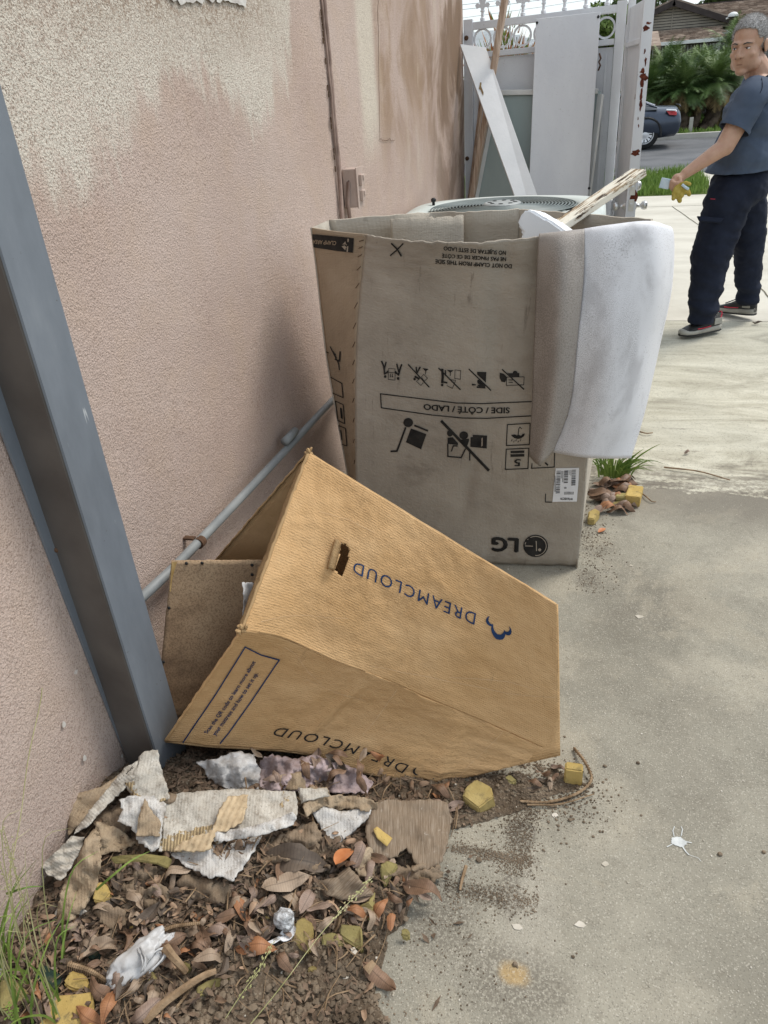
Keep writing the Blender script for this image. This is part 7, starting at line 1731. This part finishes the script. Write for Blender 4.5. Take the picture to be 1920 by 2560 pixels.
# gloves in the hand
gl = empty('work_gloves', ay(1698, 470, 4.82), label='yellow work gloves with pale cuff hanging from the hand of the man', cat='gloves')
B = Blob()
def u3(x, y): return (1620+x*.2079, 400+y*.2079)
for P, rr_ in (([(330, 350), (312, 400), (306, 465)], .013), ([(360, 340), (360, 420), (382, 490)], .015), ([(395, 330), (425, 370), (405, 425)], .016), ([(440, 360), (480, 380), (495, 412)], .014), ([(400, 290), (455, 275), (500, 290)], .012)):
    for a, b_ in zip(P[:-1], P[1:]): B.limb(ay(*u3(*a), 4.815), ay(*u3(*b_), 4.805), rr_, rr_*.9, 8)
B.el(ay(*u3(385, 330), 4.82), (.03, .02, .022)); B.done('glove_fingers', MS['glove'], gl, .0045, 2)
bm = bmesh.new(); box(bm, ay(*u3(205, 282), 4.86), (.055, .012, .055), Matrix.Rotation(R(12), 4, 'Y'), bev=.005); bmo('glove_cuff', bm, MS['cuff'], gl)
bm = bmesh.new(); tube(bm, [ay(*u3(410, 295), 4.80), ay(*u3(450, 330), 4.795), ay(*u3(485, 350), 4.80)], .008, 6); bmo('glove_back', bm, MS['cuff'], gl)
# ================================================================== CAR at the far kerb
car = empty('parked_car', (1.0, 19.8, 0), label='slate grey sedan parked at the far kerb partly hidden by the gate leaf', cat='car')
MS['carp'] = simple('slate metallic paint', (.055, .068, .095), (.065, .08, .11), 3, .25, .5, .5)
MS['carg'] = simple('tinted glass', (.03, .04, .05), (.05, .06, .07), 3, .08, .6)
MS['tyre'] = simple('tyre rubber', (.018, .018, .019), (.03, .03, .03), 9, .85, .2)
MS['hubcap'] = simple('silver hubcap', (.58, .59, .61), (.68, .69, .71), 5, .35, .5, .5)
MS['tail'] = simple('red tail lamp', (.40, .02, .03), (.55, .05, .06), 9, .2, .5)
cw = .78; yc = 19.0+cw; xr = 2.50
st = [(xr, .60, .40, .56), (xr-.03, .70, .27, .70), (xr-.10, .755, .21, .785), (xr-.35, .775, .19, .80), (xr-.75, .78, .17, .82), (xr-1.6, .78, .15, .80), (xr-2.6, .78, .15, .79), (xr-3.3, .775, .16, .76), (xr-3.9, .75, .19, .68), (xr-4.15, .66, .24, .58), (xr-4.22, .5, .3, .48)]
vs = []; fs = []; n = 20
for x, w_, z0, z1_ in st:
    for k in range(n):
        a = k*2*math.pi/n; vs.append((x, yc+w_*math.copysign(abs(math.cos(a))**.45, math.cos(a)), (z0+z1_)/2+(z1_-z0)/2*math.copysign(abs(math.sin(a))**.55, math.sin(a))))
for i in range(len(st)-1):
    for k in range(n): fs.append((i*n+k, i*n+(k+1) % n, (i+1)*n+(k+1) % n, (i+1)*n+k))
fs.append(tuple(range(n))); fs.append(tuple(range((len(st)-1)*n, len(st)*n))[::-1])
mesh('car_body', vs, fs, MS['carp'], car, True)
gs = [(xr-.52, .62, .80), (xr-.85, .60, .93), (xr-1.25, .58, 1.06), (xr-1.6, .57, 1.13), (xr-2.2, .57, 1.15), (xr-2.6, .58, 1.07), (xr-3.0, .62, .90), (xr-3.25, .64, .78)]
def house_(name, k0, mt, zoff, woff):
    vs = []; fs = []; n = 9
    for x, w_, z1_ in gs:
        for k in range(n):
            t = k/(n-1); a = math.pi*t; vs.append((x, yc-(w_+.10*(1-math.sin(a))+woff)*math.cos(a)*(1 if True else 1), .76+(z1_-.76+zoff)*abs(math.sin(a))**.5))
    for i in range(len(gs)-1):
        for k in range(n-1): fs.append((i*n+k, i*n+k+1, (i+1)*n+k+1, (i+1)*n+k))
    return mesh(name, vs, fs, mt, car, True)
house_('greenhouse', 0, MS['carg'], 0, 0)
bm = bmesh.new()
for s in (-1, 1): tube(bm, [(x, yc+s*(w_-.02), z1_-.004) for x, w_, z1_ in gs], .022, 6)
bmo('roof_frame', bm, MS['carp'], car)
bm = bmesh.new(); vv = []
top = [(x, w_*.98, z1_+.004) for x, w_, z1_ in gs[2:6]]
a = [bm.verts.new((x, yc-w_, z)) for x, w_, z in top]; c_ = [bm.verts.new((x, yc, z+.03)) for x, w_, z in top]; b = [bm.verts.new((x, yc+w_, z)) for x, w_, z in top]
for i in range(3): bm.faces.new((a[i], a[i+1], c_[i+1], c_[i])); bm.faces.new((c_[i], c_[i+1], b[i+1], b[i]))
bmo('roof', bm, MS['carp'], car, True)
def wheel(x, y, s):
    bm = bmesh.new(); lathe(bm, [(.18, -.09), (.27, -.085), (.29, -.05), (.29, .05), (.27, .085), (.18, .09)], (x, y, .29), 28, Matrix.Rotation(R(90), 4, 'X')); w_ = bmo('wheel', bm, MS['tyre'], car, True)
    bm = bmesh.new(); lathe(bm, [(.195, .0), (.195, .02), (.18, .028), (.172, .018), (.05, .034), (.02, .04)], (x, y+s*.070, .29), 28, Matrix.Rotation(R(90*(1 if s < 0 else -1)), 4, 'X')); bmo('hubcap', bm, MS['hubcap'], w_, True)
    bm = bmesh.new()
    for k in range(12):
        a = k*math.pi/6; bx_ = bmesh.ops.create_cube(bm, size=1)['verts']; bmesh.ops.transform(bm, matrix=Matrix.Translation((x+.13*math.cos(a), y+s*.096, .29+.13*math.sin(a))) @ Matrix.Rotation(-a, 4, 'Y') @ Matrix.Diagonal((.07, .006, .020, 1)), verts=bx_)
    bmo('hubcap_slots', bm, MS['tyre'], w_)
for x in (1.77, 1.77-2.45):
    wheel(x, yc-.66, -1); wheel(x, yc+.66, 1)
    bm = bmesh.new(); P = [(x+.335*math.cos(t), 19.012, .29+.325*math.sin(t)) for t in [R(-8+k*9.8) for k in range(21)]]; tube(bm, P, .024, 6, False); bmo('wheel_arch', bm, MS['black'], car)
Pt_ = [ay(1665, 276, 18.985), ay(1686, 275, 18.985), ay(1692, 283, 18.99), ay(1691, 288, 18.99), ay(1674, 287, 18.985)]
bm = bmesh.new(); f = [bm.verts.new(p) for p in Pt_]; b = [bm.verts.new(p+Vector((.02, .12, 0))) for p in Pt_]
for i in range(5): bm.faces.new((f[i], f[(i+1) % 5], b[(i+1) % 5], b[i]))
bm.faces.new(f[::-1]); bmo('tail_light', bm, MS['tail'], car)
bm = bmesh.new(); P = [ay(1666, 274.5, 18.975), ay(1690, 275.5, 18.98)]; tube(bm, P, .016, 6); bmo('lamp_trim', bm, MS['label'], car)
bm = bmesh.new(); box(bm, (xr-.02, yc, .50), (.03, .45, .12), bev=.005); bmo('number_plate', bm, MS['label'], car)
bm = bmesh.new(); tube(bm, [(xr-.05, yc-.70, .795), (xr-.03, yc, .81), (xr-.05, yc+.70, .795)], .016, 6); bmo('boot_lip', bm, MS['black'], car)
bm = bmesh.new(); tube(bm, [(xr-1.05, 18.992, .55), (xr-1.05, 18.995, .33)], .005, 4); tube(bm, [(xr-1.05, 18.992, .55), (xr-1.02, 19.0, .72)], .005, 4); tube(bm, [(xr-.9, 18.99, .60), (xr-.70, 18.99, .60), (xr-.70, 18.99, .70)], .004, 4); bmo('door_seam', bm, MS['black'], car)
# ================================================================== HOUSE
MS['siding'] = simple('grey beige siding', (.27, .245, .205), (.33, .30, .25), 3, .8, .2, kind='Pos')
MS['fascia'] = simple('dark brown trim', (.035, .027, .025), (.055, .043, .04), 4, .7, .3)
M = Mt('brown shingles', .9, .1); v = M.coord('Pos'); g = M.sep(M.voro(M.coord('Pos', (1, 1.2, 2.5)), 4.2, 'F1', 'Color'))[0]
z_ = M.sep(M.coord('Pos'))[2]; c = M.ramp(g, [(0, (.19, .145, .115)), (.5, (.28, .215, .17)), (1, (.36, .29, .235))]); M.col(c); MS['shingle'] = M.m
MS['gutter'] = simple('white gutter', (.62, .63, .62), (.70, .71, .70), 4, .5, .3)
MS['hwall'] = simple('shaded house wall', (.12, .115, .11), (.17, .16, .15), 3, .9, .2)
hs = empty('brown_roof_house', (3, 33, 0), label='single storey house with brown shingle roof and sided gable across the street', cat='house')
bm = bmesh.new(); box(bm, (4.5, 35.5, 1.25), (16, 6, 2.5)); bmo('wall', bm, MS['hwall'], hs)
AP = ay(1686, 2, 32.0); RE = ay(1838, 52, 32.0); half = RE.x-AP.x; base = RE.z; LX = AP.x-half
bm = bmesh.new(); f = [bm.verts.new(p) for p in (Vector((LX, 32.25, base-.15)), Vector((RE.x, 32.25, base-.15)), Vector((AP.x, 32.25, AP.z-.05)))]; b = [bm.verts.new(v.co+Vector((0, 4, 0))) for v in f]
bm.faces.new(f); bm.faces.new(b[::-1])
for i in range(3): bm.faces.new((f[i], b[i], b[(i+1) % 3], f[(i+1) % 3]))
bmesh.ops.recalc_face_normals(bm, faces=bm.faces); bmo('gable', bm, MS['hwall'], hs)  # dark backing puts the shade between the siding boards into its colour
nb = 9
for k in range(nb):
    z = base-.14+(AP.z-base)*k/nb; t = (z-base+.16)/(AP.z-base+.1); hw = half*(1-t)*.99
    if hw < .1: continue
    bm = bmesh.new(); box(bm, (AP.x, 32.20, z+.035), (2*hw, .03, (AP.z-base)/nb*.74)); bmo('siding_board', bm, MS['siding'], hs)
bm = bmesh.new(); box(bm, (AP.x, 32.17, (AP.z+base)/2-.1), (.03, .03, AP.z-base)); bmo('gable_batten', bm, MS['siding'], hs)
for s in (1, -1):
    A_ = Vector((AP.x, 32.0, AP.z)); B_ = Vector((AP.x+s*(half+.05), 32.0, base-.0)); q = (B_-A_).to_track_quat('X', 'Z')
    bm = bmesh.new(); box(bm, (A_+B_)/2+Vector((0, 0, -.06)), ((B_-A_).length+.06, .16, .17), rot=q); bmo('bargeboard', bm, MS['fascia'], hs)
    n_ = Vector((s*(AP.z-base), 0, half)).normalized(); bm = bmesh.new(); v_ = [A_+n_*.06, B_+n_*.06, B_+n_*.06+Vector((0, 5, 0)), A_+n_*.06+Vector((0, 5, 0))]; bm.faces.new([bm.verts.new(p) for p in v_]); solid(bmo('roof', bm, MS['shingle'], hs), .05, 0)
def shingles(name, x0, x1, ya, za, yb, zb, dy=None, w_=.16, rows=10, seed=1):
    """courses from eave (ya, za) up to (yb, zb)"""
    r = random.Random(seed); vs = []; fs = []; L = math.hypot(yb-ya, zb-za); uy, uz = (yb-ya)/L, (zb-za)/L; ny_, nz_ = -uz, uy
    for j in range(rows):
        s0, s1 = L*j/rows, L*(j+1.12)/rows; x = x0+r.uniform(-w_, 0)
        while x < x1:
            ww = w_*r.uniform(.7, 1.3); t = r.uniform(.03, .05); k = len(vs)
            for (xx, ss, tt) in ((x, s0, t), (x+ww*.96, s0, t), (x+ww*.96, s1, .004), (x, s1, .004), (x, s0, -.005), (x+ww*.96, s0, -.005)):
                vs.append((xx, ya+uy*ss+ny_*tt, za+uz*ss+nz_*tt))
            fs += [(k, k+1, k+2, k+3), (k+4, k+5, k+1, k)]; x += ww
    o = mesh(name, vs, fs, MS['shingle'], hs); o['kind'] = 'stuff'; return o
ev = ay(1700, 104, 30.7).z; x0h, x1h = -2.5, 4.35
bm = bmesh.new(); vv = [bm.verts.new(p) for p in ((x0h, 30.7, ev), (x1h, 30.7, ev), (x1h, 32.3, base-.10), (x0h, 32.3, base-.10))]; bm.faces.new(vv); solid(bmo('porch_roof', bm, MS['shingle'], hs), .06, -1)
shingles('shingle_courses', x0h, x1h, 30.7, ev+.01, 32.2, base-.09, rows=9, w_=.17)
bm = bmesh.new(); box(bm, ((x0h+x1h)/2, 30.62, ev-.03), (x1h-x0h, .12, .10), bev=.01); bmo('gutter', bm, MS['gutter'], hs)
bm = bmesh.new(); box(bm, ((x0h+x1h)/2, 30.9, ev-.10), (x1h-x0h, .4, .03)); bmo('soffit', bm, MS['fascia'], hs)
bm = bmesh.new(); box(bm, (x1h-.1, 30.8, ev/2), (.12, .12, ev)); box(bm, (1.0, 30.8, ev/2), (.12, .12, ev)); bmo('porch_post', bm, MS['gutter'], hs)
zt = ay(1790, 9, 38).z
bm = bmesh.new(); vv = [bm.verts.new(p) for p in ((3.2, 32.6, 2.55), (16, 32.6, 2.55), (16, 38, zt), (3.2, 38, zt))]; bm.faces.new(vv); solid(bmo('main_roof', bm, MS['shingle'], hs), .08, -1)
shingles('shingle_courses', 3.4, 9.5, 32.6, 2.56, 37.9, zt, rows=26, w_=.24, seed=6)
bm = bmesh.new(); box(bm, (9.6, 38, zt), (12.8, .25, .10)); bmo('ridge_cap', bm, MS['fascia'], hs)
bm = bmesh.new(); box(bm, (10, 32.52, 2.50), (12, .12, .12)); bmo('gutter', bm, MS['gutter'], hs)
# hanging fairy lights under the eave
ic = bmesh.new()
for k in range(26):
    x = 2.0+k*.10; tube(ic, [(x, 30.72, ev-.10), (x+.02, 30.72, ev-.22-.16*(k % 3))], .006, 4)
tag(bmo('icicle_lights', ic, MS['gutter']), 'string of hanging icicle lights under the porch eave', 'string lights')
fl = empty('flood_lamp', RE+Vector((-.05, -.2, .1)), label='white domed lamp on a short arm at the gable corner', cat='lamp')
p = ay(1833, 40, 31.7); bm = bmesh.new(); v = ell(bm, p, (.17, .17, .12), seg=16); bmesh.ops.bisect_plane(bm, geom=list(bm.verts)+list(bm.edges)+list(bm.faces), plane_co=p-Vector((0, 0, .02)), plane_no=(0, 0, -1), clear_outer=True); bmo('dome', bm, MS['gutter'], fl, True)
bm = bmesh.new(); tube(bm, [p+Vector((-.05, 0, -.02)), ay(1815, 47, 31.75)], .025, 6); bmo('arm', bm, MS['gutter'], fl)
bm = bmesh.new(); lathe(bm, [(.14, -.05), (.15, -.02), (.05, -.015)], p, 14); bmo('lamp_base', bm, MS['black'], fl)
# ================================================================== VEGETATION
MS['frond'] = simple('palm frond green', (.035, .075, .02), (.12, .19, .055), 2.5, .5, .35, kind='Pos')
MS['frond2'] = simple('pale frond green', (.09, .14, .03), (.22, .30, .11), 3, .5, .35, kind='Pos')  # paler green for some of the steep upper fronds
MS['frondd'] = simple('dead frond', (.12, .09, .04), (.22, .16, .07), 3, .8, .2, kind='Pos')
MS['trunk'] = simple('palm trunk', (.055, .04, .03), (.13, .10, .075), 6, .95, .1, bd=.02, bs=12, kind='Pos')
MS['leafd'] = simple('dark tree leaf', (.03, .055, .018), (.07, .11, .03), 2, .6, .3, kind='Pos')
MS['leafl'] = simple('light tree leaf', (.08, .13, .025), (.16, .22, .05), 2, .6, .3, kind='Pos')
MS['leafr'] = simple('reddish spiky leaf', (.26, .07, .03), (.36, .17, .05), 3, .6, .3, kind='Pos')
MS['bark'] = simple('tree bark', (.06, .045, .035), (.12, .095, .07), 4, .95, .1, bd=.01, bs=10, kind='Pos')
def palm(base, crown, L, nf, label, seed, name='palm_bush', r0=.11):
    r = random.Random(seed); e = empty(name, base, label=label, cat='palm', group='bushy palms before the house'); Bv, Cv = Vector(base), Vector(crown); mid = Bv.lerp(Cv, .5)+Vector((r.uniform(-.2, .2), 0, -.1))
    bm = bmesh.new(); tube(bm, [crom([Bv, mid, Cv], i/14) for i in range(15)], [r0*(1.15-.4*i/14)*(1+.12*(i % 2)) for i in range(15)], 9); bmo('trunk', bm, MS['trunk'], e)
    G = {0: ([], []), 1: ([], []), 2: ([], [])}
    for i in range(nf):
        a = r.uniform(0, 6.28); el = r.uniform(-.5, 1.35); l = L*r.uniform(.7, 1.1); g = 2 if el < -.25 else (1 if el > .75 and r.random() < .6 else 0); vs, fs = G[g]
        d = Vector((math.cos(a)*math.cos(el), math.sin(a)*math.cos(el), math.sin(el))); P = []
        p = Cv.copy()
        for k in range(9): P.append(p.copy()); p = p+d*l/8; d = (d+Vector((0, 0, -.13))).normalized()
        for k in range(46):
            t = .12+.88*k/46; q = crom(P, t); dd = (crom(P, min(1, t+.05))-crom(P, max(0, t-.05))).normalized(); s = dd.cross(Vector((0, 0, 1)))
            if s.length < .05: s = Vector((1, 0, 0))
            s.normalize(); ll = l*.30*math.sin(math.pi*min(.97, .18+t*.8))*r.uniform(.8, 1.15)
            for sg in (1, -1):
                tip = q+(s*sg*.75+dd*.62+Vector((0, 0, r.uniform(-.5, .15)))).normalized()*ll; w_ = dd*.0065; k0 = len(vs); vs += [q-w_, q+w_, tip]; fs.append((k0, k0+1, k0+2))
    for g, mt in ((0, 'frond'), (1, 'frond2'), (2, 'frondd')):
        if G[g][0]: mesh('crown' if g < 2 else 'dead_fronds', G[g][0], G[g][1], MS[mt], e)
def pb(px, py, y): p = ay(px, py, y); p.z = .08; return p
specs = [((1712, 325), (1712, 222), 23.0, .95, 115, 'bushy palm behind the boot of the parked car'), ((1745, 325), (1728, 262), 23.4, .8, 60, 'low leaning palm between the car and the man'), ((1760, 325), (1785, 205), 23.2, 1.0, 120, 'full green palm nearest the man'),
         ((1735, 325), (1752, 182), 24.4, .95, 120, 'tallest middle palm in front of the porch'), ((1680, 325), (1662, 192), 24.2, .95, 120, 'palm just right of the gate leaf'), ((1640, 325), (1625, 230), 23.6, 1.0, 90, 'palm mostly hidden behind the gate leaf'),
         ((1800, 325), (1830, 190), 24.4, 1.0, 90, 'palm partly hidden behind the head of the man'), ((1800, 325), (1822, 118), 27.0, .95, 36, 'taller palm rising against the shingle roof'), ((1800, 325), (1800, 270), 23.8, .8, 60, 'low palm behind the arm of the man'), ((1690, 325), (1690, 262), 24.8, .8, 60, 'low dark palm behind the car boot')]
for i, (b0, c0, y, L, nf, lab_) in enumerate(specs): palm(pb(b0[0], b0[1], y-.0), ay(c0[0], c0[1], y), L, nf, lab_, 40+i)
for i, (a, b_) in enumerate((((1722, 325), (1745, 250)), ((1752, 330), (1800, 262)))):
    A_ = pb(a[0], a[1], 22.9); B_ = ay(b_[0], b_[1], 23.0); bm = bmesh.new(); tube(bm, [crom([A_, A_.lerp(B_, .5)+Vector((.1, 0, -.08)), B_], k/10) for k in range(11)], [.10-.003*k+(.012 if k % 2 else 0) for k in range(11)], 8)
    tag(bmo('leaning_palm', bm, MS['trunk']), ('slanting bare palm trunk beside the grey stake', 'longest leaning palm trunk reaching towards the arm of the man')[i], 'trunk')
A_ = pb(1724, 340, 22.3); bm = bmesh.new(); box(bm, A_+Vector((0, 0, .16)), (.09, .05, .36), bev=.01); tag(bmo('garden_stake', bm, MS['kerb']), 'short grey stake at the foot of the palms', 'stake')
def tree(name, c, rad, n, ls, mt, base, label, cat='tree', seed=0, group=None):
    r = random.Random(seed); e = empty(name, base, label=label, cat=cat, group=group); vs = []; fs = []; c = Vector(c)
    cl = [(Vector((r.gauss(0, .45)*rad[0], r.gauss(0, .45)*rad[1], r.gauss(0, .42)*rad[2])), r.uniform(.18, .42)) for _ in range(34)]
    for _ in range(n):
        o_, s_ = r.choice(cl); d = Vector((r.gauss(0, 1), r.gauss(0, 1), r.gauss(0, 1))).normalized(); q = c+o_+Vector((d.x*rad[0], d.y*rad[1], d.z*rad[2]))*s_*r.uniform(.6, 1)
        a = Vector((r.uniform(-1, 1), r.uniform(-1, 1), r.uniform(-1, 1))).normalized(); b_ = a.cross(d).normalized()*ls*.45; a *= ls; k = len(vs); vs += [q-a, q+b_, q+a, q-b_]; fs.append((k, k+1, k+2, k+3))
    mesh('crown', vs, fs, MS[mt], e); bm = bmesh.new(); B0 = Vector(base); tube(bm, [B0, B0.lerp(c, .5), c], [.16, .12, .06], 8)
    for k in range(5): tube(bm, [B0.lerp(c, .6), c+cl[k][0]*.8], [.06, .02], 5)
    bmo('trunk', bm, MS['bark'], e)
c = ay(1880, -25, 48); tree('dark_tree', c, (3.0, 2, 1.0), 9000, .16, 'leafd', (c.x, 48, 0), 'dark tree mass rising behind the right roof', seed=2)
c = ay(1520, 45, 24); tree('green_tree', c+Vector((.0, 0, -.3)), (.8, .8, .65), 4000, .08, 'leafl', (c.x, 24, 0), 'green tree seen through the rightmost ring of the gate', seed=3)
# spiky reddish shrub behind the gate
e = empty('spiky_shrub', (ay(1262, 120, 9).x, 9, 0), label='tall spiky shrub with red leaves behind the gate rings', cat='shrub')
r = random.Random(9); X0 = ay(1262, 120, 9).x
for g in range(3):
    vs = []; fs = []
    for i in range(170):
        a = r.uniform(0, 6.28); rr_ = abs(r.gauss(0, .16)); tall = r.random() < .12; z = r.uniform(1.35, 1.78) if not tall else r.uniform(1.8, 2.05); q = Vector((X0+rr_*math.cos(a)*(1.9 if not tall else .6), 9+rr_*math.sin(a), z)); d = Vector((math.cos(a)*.5, math.sin(a)*.5, 1.2)).normalized()*r.uniform(.08, .2)
        s_ = Vector((r.uniform(-1, 1), r.uniform(-1, 1), 0)).normalized()*.012; k = len(vs); vs += [q-s_, q+s_, q+d]; fs.append((k, k+1, k+2))
    mesh('foliage', vs, fs, MS[('leafr', 'leafl', 'leafr')[g]], e)
bm = bmesh.new()
for k in range(9): tube(bm, [(X0+.03*k-.12, 9, 0), (X0+.05*k-.2, 9, 1.5), (X0+.04*k-.16, 9, 1.8+.03*(k % 4))], [.012, .008, .004], 5)
bmo('stem', bm, MS['bark'], e)
# neighbour's pale roof seen over the gate
ng = empty('pale_roof_house', (0, 20, 0), label='low house with pale grey tiled roof seen through the left gate rings', cat='house')
a = ay(1150, 128, 17); b = ay(1232, 74, 19); c = ay(1345, 108, 17)
MS['rooftile'] = simple('pale roof tile', (.42, .43, .45), (.60, .61, .62), 3, .8, .2)
bm = bmesh.new(); L0, L1 = Vector((a.x-4, 17, a.z-.05)), Vector((c.x+.3, 17, a.z-.05)); T0, T1 = Vector((b.x-3, 19.5, b.z)), Vector((b.x, 19.5, b.z))
bm.faces.new([bm.verts.new(p) for p in (L0, L1, T1, T0)]); bm.faces.new([bm.verts.new(p) for p in (L1, L1+Vector((0, 5, 0)), T1)]); solid(bmo('roof', bm, MS['rooftile'], ng), .08, -1)
for k in range(11):
    bm = bmesh.new(); t = k/11; p, q = L0.lerp(T0, t), L1.lerp(T1, t); box(bm, (p+q)/2+Vector((0, 0, .03)), ((q-p).length, .05, .03)); bmo('tile_course', bm, MS['gutter'], ng)
bm = bmesh.new(); box(bm, ((L0.x+L1.x)/2, 19.6, .8), (L1.x-L0.x-.5, 4, 1.6)); bmo('wall', bm, MS['siding'], ng)
bg2 = empty('brown_roof_shed', (ay(1525, 92, 26).x, 27, 0), label='brown roofed outbuilding low behind the rightmost gate ring', cat='shed')
p = ay(1500, 98, 26); q = ay(1560, 82, 26); bm = bmesh.new(); bm.faces.new([bm.verts.new(v) for v in (Vector((p.x-.4, 25, p.z-.3)), Vector((q.x+1, 25, p.z-.3)), Vector((q.x+1, 28, q.z+.05)), Vector((q.x-.2, 28, q.z+.05)))]); solid(bmo('roof', bm, MS['shingle'], bg2), .1, -1)
bm = bmesh.new(); box(bm, ((p.x+q.x)/2, 27, (p.z-.4)/2), (2, 3, p.z-.4)); bmo('wall', bm, MS['siding'], bg2)
# utility pole and wires
A_ = ay(1637, -40, 42); bm = bmesh.new(); tube(bm, [(A_.x, 42, 0), (A_.x, 42, A_.z+2)], .13, 10); tag(bmo('utility_pole', bm, MS['bark']), 'grey wooden utility pole above the far roof', 'pole')
for (a, b, s_) in (((1120, 16), (1330, -12), .012), ((1120, 28), (1420, -10), .012), ((1120, 50), (1660, -30), .009), ((1480, 45), (1600, -35), .012)):
    A_, B_ = ay(*a, 40), ay(*b, 40); d = B_-A_; bm = bmesh.new(); P = [A_-d*3, A_, A_.lerp(B_, .5)+Vector((0, 0, -.03)), B_, B_+d*3]; tube(bm, P, s_*.7, 4); tag(bmo('overhead_wire', bm, MS['black']), 'thin overhead wire crossing the pale sky', 'wire', 'overhead wires')
